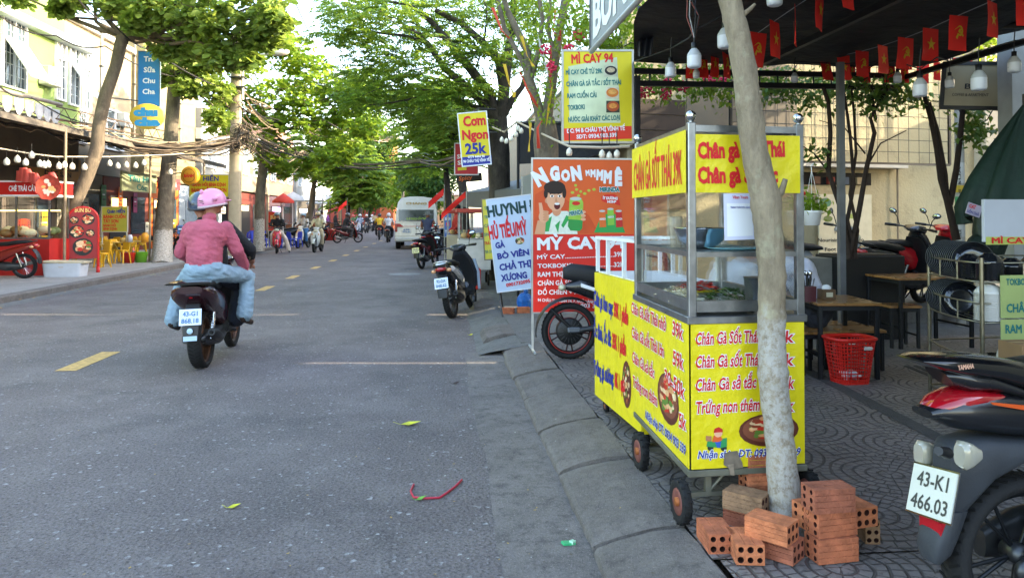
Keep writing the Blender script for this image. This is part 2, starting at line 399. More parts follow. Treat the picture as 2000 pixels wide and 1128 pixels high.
# painted centre line
M_PAINT = mk('#b8965a', .7, var=.35, sc=18, stain=.5)
for Y in (8.3, 12.3, 16.3, 19.3, 22.8, 26.4, 30, 34, 38, 43, 48, 54):
    mb = MB(); x = -3.62; l = 1.05; w = .10; mb.add([(x-w, Y-l/2, .004), (x+w, Y-l/2, .004), (x+w, Y+l/2, .004), (x-w, Y+l/2, .004)], [(0, 1, 2, 3)], M_PAINT if Y < 40 else M_PAINT)
    struct(mb, 'road_marking')
mb = MB(); c = G(790, 535, .004); mb.lathe([(0, .0), (.42, .0)], concrete('manhole', (.16, .16, .16), (.26, .26, .26)), 28, TR(c.x, c.y, .004)); struct(mb, 'manhole_cover')
# ---------------------------------------------------------------- left row of buildings
def wall(c, stain=.35, bmp=.3): return mk(c, .85, var=.1, sc=1.2, bump=bmp, bsc=25, stain=stain)
M_GRN = wall('#71894e', .12); M_CRM = wall('#857a66', .25); M_TAN = wall('#8f7f66', .35); M_ORG = wall('#b8633c', .2); M_PINKW = wall('#8f6c5c')
M_DARKIN = mk('#1b1917', .9, var=.2); M_SHUT = mk('#4e565c', .5, .3, var=.15); M_WHT = wall('#8a8880', .3); M_PANE = mk('#38444c', .08, var=.1, spec=.8)  # M_DARKIN: near-black that holds the painted shade of open interiors
M_TIN = mk('#6b665f', .55, .3, var=.35, sc=3, stain=.5); M_UNDER = mk('#5d5850', .8, var=.2)
def window_x(parent, X, y0, y1, z0, z1, bars=True, open_=False, face=1):
    # window in a wall facing +x (face 1): frame, pane, bars, maybe an open casement
    t = MB(); w = .06; fx = X+.03*face
    for a in ((y0-w, y1+w, z1, z1+w), (y0-w, y1+w, z0-w, z0), (y0-w, y0, z0, z1), (y1, y1+w, z0, z1), ((y0+y1)/2-.025, (y0+y1)/2+.025, z0, z1), (y0, y0+.0, z0, z0)):
        if a[1] > a[0]: t.bb(fx-.04, fx+.05, *a, WPLAS)
    zt = z1-(z1-z0)*.28; t.bb(fx-.03, fx+.045, y0, (y0+y1)/2-.03, zt-.025, zt+.025, WPLAS); t.bb(fx-.03, fx+.045, (y0+y1)/2+.03, y1, zt-.025, zt+.025, WPLAS)
    fr = t.build('window', parent, True)
    p = MB(); p.bb(X+.004, X+.012, y0, y1, z0, z1, M_PANE); p.build('pane', fr)
    p.v = p.v
    fr.children[0].location = -Vector(parent.location) if parent else (0, 0, 0)
    if bars:
        g = MB(); k = max(3, int((y1-y0)/.16)); kz = int((z1-z0)/.3)
        for i in range(1, k): yy = y0+(y1-y0)*i/k; g.bb(X+.016, X+.03, yy-.009, yy+.009, z0, z1, WHITE)
        for i in range(1, kz): zz = z0+(z1-z0)*i/kz; g.bb(X+.017, X+.028, y0, y1, zz-.008, zz+.008, WHITE)
        o = g.build('bars', fr); o.location = -Vector(parent.location)
    if open_:
        g = MB(); ym = y0+.02; zt2 = zt; L_ = zt2-z0
        g.M = TR(X+.06, (y0+y1)/2, zt2, 0, -33, 0); h = (y1-y0)/2*.98
        g.bb(-.02, .02, -h, -h+.06, -L_, 0, WPLAS); g.bb(-.02, .02, h-.06, h, -L_, 0, WPLAS); g.bb(-.02, .02, -h+.06, h-.06, -.06, 0, WPLAS); g.bb(-.02, .02, -h+.06, h-.06, -L_, -L_+.06, WPLAS)
        g.bb(-.006, .006, -h+.06, h-.06, -L_+.06, -.06, mk('#a8b4ba', .12, var=.05, spec=.8))
        o = g.build('casement', fr); o.location = -Vector(parent.location)
    return fr
# green two-storey house
GX = -12.
g = empty('green_house', (GX, 21, .12), 'pale green plastered house with white barred windows behind the left shops', 'house')
mb = MB(); mb.bb(-20, GX, 6, 26.6, 4.4, 7.0, M_GRN); mb.bb(-20, GX-.02, 6, 26.6, 3.0, 4.397, wall('#6f6250', .3)); mb.bb(-20, GX-.5, 6, 26.6, 7.25, 12, M_GRN); mb.bb(-20, GX-.5, 6, 26.6, .1, 3.0, M_DARKIN); mb.build('wall', g, True)
mb = MB(); mb.bb(-20, GX+.35, 5.9, 26.9, 7.0, 7.22, mk('#aab2b4', .5, var=.2, stain=.3), .02); mb.build('roof_ledge', g, True)
for (xa, xb, yt, yb, op) in ((4, 46, 42, 170, True), (109, 124, 85, 193, False), (135, 151, 95, 204, True), (159, 173, 105, 212, False)):
    pa, pb = AX(xa, yt, GX), AX(xb, yb, GX); zc = AX((xa+xb)/2, yt, GX).z, AX((xa+xb)/2, yb, GX).z
    window_x(g, GX, pa.y, pb.y, zc[1], zc[0], True, op)
# neighbours up the street
def house(name, label, y0, y1, h, X, mat, cat='house', wins=True, seed=0, ground=M_DARKIN):
    g = empty(name, (X, (y0+y1)/2, .12), label, cat)
    mb = MB(); mb.bb(X-8, X, y0, y1, 3.1, h, mat); mb.bb(X-8, X-.7, y0, y1, .1, 3.1, ground)
    mb.bb(X-.7, X, y0, y0+.35, .1, 3.1, mat); mb.bb(X-.7, X, y1-.35, y1, .1, 3.1, mat); mb.build('wall', g, True)
    mb = MB(); mb.bb(X-8, X+.18, y0-.003, y1+.003, h, h+.18, WHITE); mb.build('parapet', g, True)
    if wins:
        r = random.Random(seed); z = 4.2
        while z < h-1.6:
            n = max(1, int((y1-y0)/2.4)); s = (y1-y0)/n
            for i in range(n): window_x(g, X, y0+s*(i+.25), y0+s*(i+.72), z, z+1.5, r.random() < .6)
            z += 3.1
    return g
house('cream_house', 'cream house with a railed balcony beside the green house', 26.9, 33.4, 8.4, -13, M_CRM, seed=1, wins=True)
house('narrow_house', 'narrow pale yellow house behind the second left tree', 33.8, 40.6, 9.6, -12.6, wall('#8a7f5c', .4), seed=2, wins=False)
house('white_house', 'white house with blue window bars beyond the utility pole', 41, 47.5, 7.2, -12.4, M_WHT, seed=3)
house('tan_house', 'low tan house with a tiled eave behind the bare-limbed tree', 48, 56, 6.6, -12.2, M_TAN, seed=4)
house('pink_house', 'dull pink shop house beyond the tan house', 56.5, 66, 8.2, -12.4, M_PINKW, seed=5)
house('grey_house', 'grey shop house far down the left side', 66.5, 80, 7, -12.2, wall('#8e9090'), seed=6)
# far cross street closing the view
def slab(name, label, c0, c1, d, h0, h1, mat, dep=6, floors=3):
    a, b = AD(c0, 423, d), AD(c1, 423, d); za = AD(c0, h0, d).z; g = empty(name, ((a.x+b.x)/2, a.y, 0), label, 'building')
    mb = MB(); mb.bb(a.x, b.x, a.y, a.y+dep, 0, za, mat); mb.build('wall', g, True); mb = MB()
    w = b.x-a.x
    for i in range(max(1, int(w/3))):
        for k in range(floors):
            x = a.x+w*(i+.5)/max(1, int(w/3)); z = 3.6+3.2*k
            if z+1.6 < za: mb.bb(x-.6, x+.6, a.y-.05, a.y-.003, z, z+1.4, M_PANE)
    if mb.n: mb.build('window', g, True)
    mb = MB(); mb.bb(a.x-.1, b.x+.1, a.y-.2, a.y+dep, za, za+.3, WHITE); mb.build('parapet', g, True)
    return g
slab('orange_tower', 'tall orange building closing the end of the street', 742, 768, 92, 262, 0, M_ORG, 10, 5)
slab('far_shop', 'low red-fronted shop block at the far end of the road', 640, 745, 96, 392, 0, wall('#9c4434'), 8, 1)
slab('far_block', 'low cream block behind the van at the end of the road', 772, 900, 100, 380, 0, M_CRM, 8, 2)
# ---------------------------------------------------------------- right row
RX = 6.0
def rhouse(label, y0, y1, h, mat, X=RX, dep=9, name='shop_house', front=True):
    g = empty(name, (X, (y0+y1)/2, .1), label, 'building')
    mb = MB(); mb.bb(X, X+dep, y0, y1, .1, h, mat); mb.build('wall', g, True)
    if front:
        mb = MB(); mb.bb(X-.03, X-.004, y0+.4, y1-.4, .12, 2.9, M_DARKIN); mb.build('shopfront_shade', g, True)  # flat dark slab paints the shade inside an open front
    mb = MB(); mb.bb(X-.15, X+dep, y0-.002, y1+.002, h, h+.15, WHITE); mb.build('parapet', g, True); return g
rhouse('brown shop house behind the tree with ribbons', 13.6, 21, 7.2, wall('#5a4a3c'))
rhouse('dark grey shop house behind the rice sign', 21.3, 30, 7.4, wall('#51504e'))
rhouse('cream shop house further up the right side', 30.5, 44, 7.6, M_CRM)
rhouse('tan shop house beyond the parked van on the right', 44.5, 66, 8, M_TAN)
rhouse('pale shop house last on the right', 67, 95, 8, M_WHT)
# unseen wall added to block the sun, and the café back wall
M_CAFE = wall('#a49878', .4, .4)
g = empty('sun_block_wall', (8.9, 0, .12), 'house wall standing beside the pavement cafe on the right', 'building')
mb = MB(); mb.bb(8.9, 9.15, -14, 6.70, .1, 9.5, M_CRM); mb.bb(8.9, 9.15, 7.01, 10.7, .1, 9.5, M_CRM); mb.bb(8.9, 9.15, 6.70, 7.01, .1, 3.0, M_CRM); mb.bb(8.9, 9.15, 6.70, 7.01, 3.85, 9.5, M_CRM); mb.bb(9.15, 18, -14, -13.7, .1, 9.5, M_CRM); mb.build('wall', g, True)  # out-of-view sun blocker; its slot lets one thin streak reach the road
mb = MB(); mb.bb(8.7, 9.4, -14, 10.7, 9.5, 9.7, WHITE); mb.build('parapet', g, True)  # cap of the added sun-blocking wall
g = empty('sun_cut_block', (14, 11.8, .1), 'low house side closing the gap behind the cafe', 'building'); mb = MB(); mb.bb(11, 18, 10.75, 12.3, .1, 4.1, M_CRM); mb.build('wall', g, True)  # out-of-view block added to limit where sun strikes the back wall
WA, WB = Vector((2.9, 11.5, .1)), Vector((10.6, 12.85, .1))
WD = (WB-WA).normalized(); WN = Vector((WD.y, -WD.x, 0))      # wall line and the way it faces
MW = frame(WA, WD, (0, 0, 1))                                   # local x along the wall, y up, z out
def onwall(px, py, off=0.):
    r, f = ray(px, py); A = WA+WN*off; return O+r*((A-O).dot(WN)/r.dot(WN))
def wl(px, py, off=0.): p = MW.inverted() @ onwall(px, py, off); return p.x, p.y
g = empty('cafe_back_wall', WA, 'tall cream wall behind the cafe with sunlit patches', 'wall')
mb = MB(); mb.M = MW; mb.bb(.0, (WB-WA).length, 0, 7.0, -.3, 0, M_CAFE); mb.build('wall', g, True)
mb = MB(); mb.M = MW
x0, _ = wl(1236, 300); x1, _ = wl(1337, 300); z0 = wl(1290, 410)[1]; z1 = wl(1290, 195)[1]
for i in range(7): a = z0+(z1-z0)*i/7; mb.bb(x0, x1, a+.012, a+(z1-z0)/7, .003, .035, mk('#3e3026', .7, var=.25, sc=3))
mb.build('wood_cladding', g, True)
mb = MB(); mb.M = MW; xa, ya = wl(1340, 258); xb, yb = wl(1555, 215)
mb.bb(xa, xb, 1.9, 3.9, .003, .02, mk('#6d6354', .8, var=.15, sc=2)); mb.build('fibre_panel', g, True)
# ---------------------------------------------------------------- trees
def leafmat(name, c0, c1, c2, tr=.35):
    m, n, b, tc = nodes(name); L = n.links.new
    at = N(n, 'Attribute', attribute_name='rnd'); col = ramp(n, at.outputs['Fac'], [(0., c0), (.5, c1), (1., c2)])
    L(col, b.inputs['Base Color']); b.inputs['Roughness'].default_value = .45; b.inputs['Specular IOR Level'].default_value = .35
    t = N(n, 'BsdfTranslucent'); q = mixc(n, .5, col, (.30, .38, .03)); L(q, t.inputs[0])
    mx = N(n, 'MixShader'); mx.inputs[0].default_value = tr; L(b.outputs[0], mx.inputs[1]); L(t.outputs[0], mx.inputs[2])
    L(mx.outputs[0], n.nodes['Material Output'].inputs[0]); return m
LF_ALM = leafmat('almond_leaf', (.09, .155, .035), (.20, .29, .055), (.38, .46, .10), .45)
LF_YEL = leafmat('light_leaf', (.08, .17, .014), (.18, .31, .022), (.36, .44, .04), .5)
LF_FEA = leafmat('feather_leaf', (.045, .12, .024), (.13, .25, .03), (.32, .40, .05), .5)
LF_DRK = leafmat('dark_leaf', (.025, .075, .028), (.055, .14, .03), (.13, .22, .035), .4)
def barkmat(c0, c1, sc=9, white=0.):
    m, n, b, tc = nodes('bark'); L = n.links.new
    mp = N(n, 'Mapping'); mp.inputs['Scale'].default_value = (1, 1, .35); L(tc.outputs['Object'], mp.inputs[0])
    f = noise(n, tc, sc, 9, .75, mp.outputs[0]); col = ramp(n, f, [(.32, c0), (.66, c1)])
    col = mixc(n, ramp(n, noise(n, tc, sc*.5, 5, .7), [(.55, 0.), (.7, .5)]), col, tuple(min(.5, x*1.7) for x in c1))
    if white:
        sp = N(n, 'SeparateXYZ'); L(tc.outputs['Object'], sp.inputs[0])
        ad = N(n, 'Math', operation='MULTIPLY_ADD'); L(noise(n, tc, 5, 5, .7), ad.inputs[0]); ad.inputs[1].default_value = .5; L(sp.outputs[2], ad.inputs[2])
        lt = N(n, 'MapRange'); L(ad.outputs[0], lt.inputs[0]); lt.inputs[1].default_value = white+.26; lt.inputs[2].default_value = white+.20
        pt = ramp(n, noise(n, tc, 30, 8, .8), [(.40, .05), (.53, .95)]); k = N(n, 'Math', operation='MULTIPLY'); L(lt.outputs[0], k.inputs[0]); L(pt, k.inputs[1])
        col = mixc(n, k.outputs[0], col, (.44, .41, .36))
    L(col, b.inputs['Base Color']); b.inputs['Roughness'].default_value = .9
    v = N(n, 'TexVoronoi'); v.inputs['Scale'].default_value = sc*4; L(mp.outputs[0], v.inputs['Vector'])
    nb = bump(n, b, v.outputs['Distance'], .5, .008); bump(n, b, f, 1., .03, nb); return m
BK_GREY = barkmat((.075, .06, .042), (.19, .16, .115), 9); BK_DARK = barkmat((.018, .015, .012), (.07, .058, .046), 7)
BK_BRN = barkmat((.06, .045, .03), (.16, .12, .08), 7)
BK_WASH = lambda z: barkmat((.06, .048, .035), (.17, .14, .10), 8, z)
def leaf_obj(name, centers, dirs, size, mat, parent, rng, shape='oval', droop=.3, flat=.35, asp=.5):
    """one folded leaf per centre; dirs bias the way leaves point"""
    n = len(centers); C = np.asarray(centers)
    d = dirs if dirs is not None else rng.normal(size=(n, 3)); d = d/np.linalg.norm(d, axis=1, keepdims=True)
    d[:, 2] -= droop; d /= np.linalg.norm(d, axis=1, keepdims=True)
    up = rng.normal(size=(n, 3))*flat; up[:, 2] += 1; a = np.cross(d, up); a /= np.linalg.norm(a, axis=1, keepdims=True); nn = np.cross(a, d)
    s = size*rng.uniform(.65, 1.25, n)[:, None]
    if shape == 'oval': T = [(0, 0, 0), (.45, .42, .06), (.9, .5, .04), (1.25, .0, -.12), (.9, -.5, .04), (.45, -.42, .06), (.6, 0, -.06)]
    else: T = [(0, 0, 0), (.4, .5, .05), (1.15, 0, -.08), (.4, -.5, .05)]
    V = np.stack([C+d*s*t[0]+a*s*t[1]*asp*2*.5+nn*s*t[2] for t in T], 1); k = len(T)
    me = bpy.data.meshes.new(name); me.vertices.add(n*k); me.vertices.foreach_set('co', V.ravel())
    if shape == 'oval': F = np.array([(0, 1, 6), (1, 2, 6), (2, 3, 6), (3, 4, 6), (4, 5, 6), (5, 0, 6)])
    else: F = np.array([(0, 1, 2), (0, 2, 3)])
    idx = (np.arange(n)[:, None, None]*k+F[None]).reshape(-1, 3); nf = len(idx)
    me.loops.add(nf*3); me.loops.foreach_set('vertex_index', idx.ravel().astype(np.int32))
    me.polygons.add(nf); me.polygons.foreach_set('loop_start', (np.arange(nf)*3).astype(np.int32))
    me.polygons.foreach_set('use_smooth', np.ones(nf, bool))
    me.update(calc_edges=True); at = me.attributes.new('rnd', 'FLOAT', 'FACE')
    at.data.foreach_set('value', np.repeat(np.clip(rng.beta(2, 2.2, n), 0, 1), len(F)).astype(np.float32))
    me.materials.append(mat); o = bpy.data.objects.new(name, me); COL.objects.link(o)
    if parent is not None: o.parent = parent; o.location = -Vector(parent.location)
    return o
def wander(p, q, k, amp, rnd, sag=0.):
    p, q = Vector(p), Vector(q); o = []
    for i in range(k+1):
        t = i/k; j = Vector((rnd.uniform(-1, 1), rnd.uniform(-1, 1), rnd.uniform(-1, 1)))*amp*(math.sin(math.pi*t))
        o.append(p.lerp(q, t)+j-Vector((0, 0, sag*math.sin(math.pi*t))))
    return o
def taper(r0, r1, n): return [r0+(r1-r0)*i/(n-1) for i in range(n)]
def sprays(tips, rng, nsub, spread, leaves, kind, llen=.5):
    """twigs around limb tips; returns twig polylines, leaf centres and directions"""
    tw = []; C = []; Dd = []
    for (t, rad) in tips:
        t = np.array(t)
        for _ in range(nsub):
            u = rng.normal(size=3); u /= np.linalg.norm(u); u[2] = u[2]*.7; e = t+u*rad*(rng.uniform(.25, 1)**.6)
            if kind == 'almond':                      # whorl of big leaves at each twig end
                tw.append((t+(e-t)*.35, e))
                for k in range(leaves):
                    th = 2*math.pi*(k/leaves+rng.uniform(-.05, .05)); C.append(e+rng.normal(size=3)*.05); Dd.append((math.cos(th), math.sin(th), rng.uniform(-.3, .5)))
            elif kind == 'blob':
                for k in range(leaves): C.append(e+rng.normal(size=3)*spread); Dd.append(rng.normal(size=3))
            else:                                      # feather: leaflets in two ranks along an arching frond
                d = u*1.; d[2] = rng.uniform(-.15, .35); d /= np.linalg.norm(d); sd = np.cross(d, (0, 0, 1.)); sd /= np.linalg.norm(sd)+1e-6
                L_ = llen*rng.uniform(.7, 1.3)
                for k in range(leaves):
                    f = (k//2+.6)/(leaves/2); p = e+d*L_*f-np.array((0, 0, .28*L_*f*f)); s_ = 1 if k % 2 else -1
                    C.append(p); Dd.append(d*.55+sd*s_*.9+np.array((0, 0, -.1)))
    return tw, np.array(C), np.array(Dd)
def tree(name, label, base, trunk, limbs, tips, bark, leafm, kind, nsub, leaves, size, seed, group=None, extra=None, llen=.5, asp=.5, cat='tree', flat=.35, droop=.3, twr=.012):
    rnd = random.Random(seed); rng = np.random.default_rng(seed)
    g = empty(name, base, label, cat, group)
    mb = MB(); mb.tube(trunk[0], trunk[1], bark, 20); 
    for P, r in limbs: mb.tube(P, r, bark, 8)
    tw, C, Dd = sprays(tips, rng, nsub, .18, leaves, kind, llen)
    for a, b in tw[::2]: mb.tube([a, b], [twr, twr*.5], bark, 4, False)
    mb.build('trunk', g, True)
    if extra: extra(g)
    leaf_obj('crown', C, Dd, size, leafm, g, rng, 'oval' if kind == 'almond' else 'diamond', droop, flat, asp)
    return g
def cluster(pxlist, dj, rnd):
    """[(px,py,dist,radius)] -> crown lumps where they stand"""
    return [(AD(x, y, d+rnd.uniform(-dj, dj)), r) for x, y, d, r in pxlist]
def limbs_to(start, tips, r0, rnd, k=5, amp=.15, r1=.015):
    return [(wander(start, t, k, amp, rnd), taper(r0, r1, k+1)) for t, _ in tips]
TG = 'street trees'
rnd = random.Random(11)
# A: almond tree leaning over the snack carts
def At(px, py, d): return AD(px, py, d)
bA = G(96, 534, .12); dA = 19.
trk = [bA, At(112, 480, 19.0), At(140, 410, 19.1), At(168, 350, 19.2), At(190, 290, 19.3), At(193, 245, 19.3), At(205, 190, 19.4), At(226, 130, 19.5), At(240, 70, 19.5)]
fork = trk[-1]
tipsA = cluster([(20, -10, 19, .45), (130, -12, 18.5, .5), (225, 5, 18.8, .55), (300, 10, 18.6, .6), (365, 40, 18.8, .65), (330, 95, 19.4, .35), (400, 20, 18.5, .8), (460, 60, 18.7, .7), (430, 110, 18.8, .5), (520, 70, 18.5, .5), (535, 40, 18.4, .4), (500, 10, 18.3, .8), (270, 45, 19.2, .35), (118, 18, 18.6, .16), (300, -60, 18.5, 1.3), (450, -60, 18.5, 1.3), (120, -90, 18.5, .9), (385, 90, 18.9, .5), (480, 115, 18.6, .3)], .5, rnd)
def washA(g): pass
tree('almond_tree', 'leaning broad-leaved tree growing behind the white foam box', bA, (trk, [.20, .17, .155, .16, .17, .15, .155, .14, .16]), limbs_to(fork, tipsA, .07, rnd, 5, .2), tipsA,
     BK_BRN, LF_ALM, 'almond', 50, 9, .19, 3, TG, asp=.62, droop=.35, flat=.9)
# B: straight tree with a whitewashed foot
bB = G(316, 512, .12); bB.z = -.05; trk = [bB, At(320, 440, 24.3), At(327, 360, 24.3), At(333, 280, 24.4), At(338, 200, 24.5), At(342, 130, 24.5)]
tipsB = cluster([(340, 100, 24, .8), (390, 150, 24.2, .7), (330, 150, 24.6, .4), (420, 180, 24, .6), (370, 70, 24, .9), (400, 120, 24.3, .5), (410, 110, 24.2, .8), (425, 225, 24.2, .4), (365, 175, 24, .35)], .4, rnd)
tree('almond_tree', 'straight tree with whitewashed foot beside the leaning bicycle', bB, (trk, [.31, .27, .25, .22, .20, .17]), limbs_to(trk[-1], tipsB, .06, rnd), tipsB,
     BK_WASH(1.15), LF_ALM, 'almond', 52, 8, .185, 4, TG, asp=.6, flat=.9)
# C: bright yellow-green tree beyond the pole
bC = G(505, 490, .12); dC = 30.5; trk = [bC, At(507, 430, dC), At(509, 370, dC), At(516, 310, dC), At(522, 250, dC)]
cl = []
r2 = random.Random(5)
for i in range(46):
    a = r2.uniform(0, 2*math.pi); q = math.sqrt(r2.random()); x = 575+150*q*math.cos(a); y = 205+128*q*math.sin(a)
    if x > 640 and y < 120: continue
    cl.append((x, y, dC+r2.uniform(-1.6, 1.6), .75))
cl += [(450, 180, 30, .5), (470, 240, 30, .5), (430, 200, 30, .45), (555, 90, 30, .6), (640, 300, 30, .6), (600, 320, 31, .5)]
tipsC = cluster(cl, .2, rnd)
tree('almond_tree', 'bright yellow-green tree behind the concrete utility pole', bC, (trk, [.23, .2, .19, .17, .13]), limbs_to(trk[-1], tipsC[::3], .05, rnd, 5, .3), tipsC,
     BK_WASH(1.3), LF_YEL, 'almond', 32, 7, .2, 5, TG, asp=.6, flat=1.)
# further left trees
def roundtree(label, px, pyb, d, cx, cy, rx, ry, seed, leafm, n=34, bark=BK_DARK, size=.28, kind='blob', lump=.9, nsub=16, leaves=16, wash=None):
    r2 = random.Random(seed); b = AD(px, pyb, d); b.z = .1; cl = []
    for i in range(n):
        a = r2.uniform(0, 2*math.pi); q = math.sqrt(r2.random()); cl.append((cx+rx*q*math.cos(a), cy+ry*q*math.sin(a), d+r2.uniform(-1, 1)*rx/FPX*d*.7, lump*r2.uniform(.6, 1.2)))
    tp = cluster(cl, 0, r2); top = AD((px+cx)/2, cy+ry*.6, d)
    return tree('street_tree', label, b, ([b, b.lerp(top, .5)+Vector((.1, 0, 0)), top], [.2, .16, .12]), limbs_to(top, tp[::3], .05, r2, 4, .3), tp, wash or bark, leafm, kind, nsub, leaves, size, seed, TG, asp=.45, flat=.8, llen=.6)
roundtree('darker tree overhanging the white road lamps on the left', 593, 486, 40, 640, 300, 85, 50, 21, LF_FEA, 36, kind='feather', leaves=14, size=.3, wash=BK_WASH(1.2))
roundtree('feathery tree above the grey-clad scooter rider', 672, 470, 52, 690, 350, 60, 55, 22, LF_FEA, 34, kind='feather', leaves=14, size=.36)
roundtree('dark green tree hanging over the far left road', 700, 462, 66, 712, 300, 58, 65, 23, LF_DRK, 30, size=.4)
roundtree('bluish green tree at the far end of the left kerb', 720, 455, 84, 720, 345, 50, 55, 24, LF_DRK, 26, size=.5, lump=1.4)
roundtree('pale green tree standing behind the white van', 815, 450, 80, 812, 360, 48, 50, 25, LF_YEL, 26, size=.5, lump=1.4)
roundtree('yellow-green tree on the right behind the van', 876, 470, 38, 862, 270, 75, 70, 26, LF_YEL, 44, size=.26, kind='feather', leaves=14, bark=BK_DARK)
roundtree('dense green tree behind the rice sign', 910, 480, 27, 868, 215, 80, 62, 27, LF_FEA, 40, size=.2, kind='feather', leaves=14, lump=.6)
roundtree('dark tree far off beyond the van on the right', 850, 458, 62, 840, 330, 50, 60, 28, LF_DRK, 30, size=.34)
# D: big spreading tree with limbs reaching left over the road
dD = 15.; bD = G(972, 545, .12)
trk = [bD, At(975, 430, dD), At(976, 370, dD), At(974, 300, dD), At(972, 230, dD)]
F0 = At(972, 235, dD); F1 = At(982, 150, dD)
limbsD = []
def limb(pts, r0, r1, d=None):
    P = [At(x, y, d or dD) if len(q) == 2 else At(*q) for q in pts for x, y in (q[:2],)]; limbsD.append((P, taper(r0, r1, len(P)))); return P
limb([(972, 240), (940, 195), (905, 165), (870, 135), (835, 85), (800, 55)], .11, .04); limb([(972, 240), (955, 180), (915, 130), (875, 80), (840, 40), (800, 10)], .12, .04)
limb([(975, 240), (985, 180), (975, 120), (945, 85), (900, 45), (850, 20)], .12, .05); limb([(982, 200), (990, 120), (1000, 60), (1005, -20)], .12, .06)
limb([(978, 235), (1000, 195), (1020, 170), (1035, 120)], .08, .04); limb([(960, 215), (915, 205), (870, 180), (820, 175)], .05, .02)
limb([(835, 85), (790, 70), (720, 62), (670, 70)], .04, .015); limb([(800, 10), (740, 0), (690, 5)], .035, .015); limb([(870, 180), (820, 190), (770, 200), (720, 205)], .03, .01)
cl = []; r2 = random.Random(9)
for x, y, s in [(665, 12, .35), (690, 30, .4), (660, 66, .3), (700, 72, .4), (740, 20, .6), (760, 70, .6), (800, 30, .7), (800, 100, .6), (720, 110, .45), (760, 130, .55), (830, 150, .5), (790, 165, .45), (860, 20, .7), (870, 90, .5), (910, 30, .7), (935, 110, .45), (960, 20, .7), (1000, 90, .45), (1030, 20, .6), (700, 140, .3), (735, 165, .4), (775, 205, .4), (820, 215, .45), (860, 235, .45), (880, 190, .4), (900, 240, .3), (1000, 20, .6), (850, -40, 1), (950, -50, 1), (750, -40, .8), (1050, -30, .8), (920, 170, .3), (700, 190, .25), (850, 60, .6), (780, 0, .6), (1020, 130, .35)]:
    cl.append((x, y, dD+r2.uniform(-1.2, 1.6), s))
tipsD = cluster(cl, .3, r2)
tree('spreading_tree', 'dark-trunked spreading tree whose limbs reach over the road', bD, (trk, [.24, .22, .21, .22, .19]), limbsD+limbs_to(At(940, 100, dD), tipsD[::4], .02, r2, 4, .2, .008), tipsD,
     BK_DARK, LF_FEA, 'feather', 46, 16, .105, 31, TG, llen=.42, asp=.42)
# E: ribboned tree beside the menu light box
dE = 10.2; bE = G(1064, 560, .12); trk = [bE, At(1066, 400, dE), At(1068, 330, dE), At(1066, 270, dE), At(1064, 230, dE)]; limbsD = []
def limbE(*p): return limb([(x, y, dE) for x, y in p[0]], p[1], p[2])
limbE([(1060, 240), (1045, 190), (1032, 150), (1030, 100), (1010, 60), (990, 20), (980, -20)], .075, .035); limbE([(1066, 240), (1075, 180), (1085, 110), (1095, 50), (1105, -10)], .08, .05)
limbE([(1064, 240), (1050, 200), (1020, 120), (985, 55), (970, -10)], .04, .03); limbE([(1085, 110), (1070, 60), (1075, 0)], .035, .02); limbE([(1035, 160), (1050, 110), (1060, 40), (1050, -20)], .04, .025)
cl = [(x, y, dE+r2.uniform(-.6, .8), s) for x, y, s in [(1010, 30, .3), (1060, 90, .22), (1050, 20, .35), (1100, 60, .25), (1120, 30, .3), (1080, 140, .15), (1140, 70, .25), (1030, 80, .2), (1170, 20, .3), (1130, -10, .4), (1010, -20, .4), (1200, 110, .15), (1215, 60, .15), (1075, 190, .12)]]
tipsE = cluster(cl, .1, r2)
def ribbons(g):
    rr = random.Random(2)
    for i, (c, pts) in enumerate([('#c8a41c', [(1018, 70), (1030, 110), (1042, 130)]), ('#b8341c', [(1015, 140), (1030, 175), (1048, 205), (1052, 212)]), ('#c8a41c', [(1078, 170), (1072, 210), (1066, 250)]),
        ('#c8a41c', [(1036, 240), (1035, 270), (1033, 296)]), ('#b8341c', [(1062, 232), (1050, 250), (1052, 290)]), ('#b02a3a', [(1076, 90), (1074, 140), (1076, 170)]), ('#c8a41c', [(985, 125), (995, 165), (1004, 190), (1005, 180)]),
        ('#b8341c', [(1085, 20), (1080, 60), (1092, 80), (1098, 40)]), ('#c9c9c9', [(1050, 65), (1060, 110), (1072, 150)]), ('#b8341c', [(962, 15), (980, 60), (995, 75)])]):
        mb = MB(); m = mk(c, .5, var=.1); P = [At(x, y, dE-.25) for x, y in pts]; v = []; w = .018+.008*rr.random()
        for k, p in enumerate(P): s_ = Vector((math.cos(k*1.3+i), math.sin(k*1.3+i)*.5, 0))*w; v += [p-s_, p+s_]
        mb.add(arr(v), [(2*k, 2*k+1, 2*k+3, 2*k+2) for k in range(len(P)-1)], m); mb.build('ribbon', g, True)
tree('ribboned_tree', 'knotty tree tied with red and yellow ribbons beside the menu light box', bE, (trk, [.20, .17, .155, .17, .13]), limbsD, tipsE, BK_GREY, LF_YEL, 'blob', 24, 8, .07, 32, TG, extra=ribbons, asp=.6)
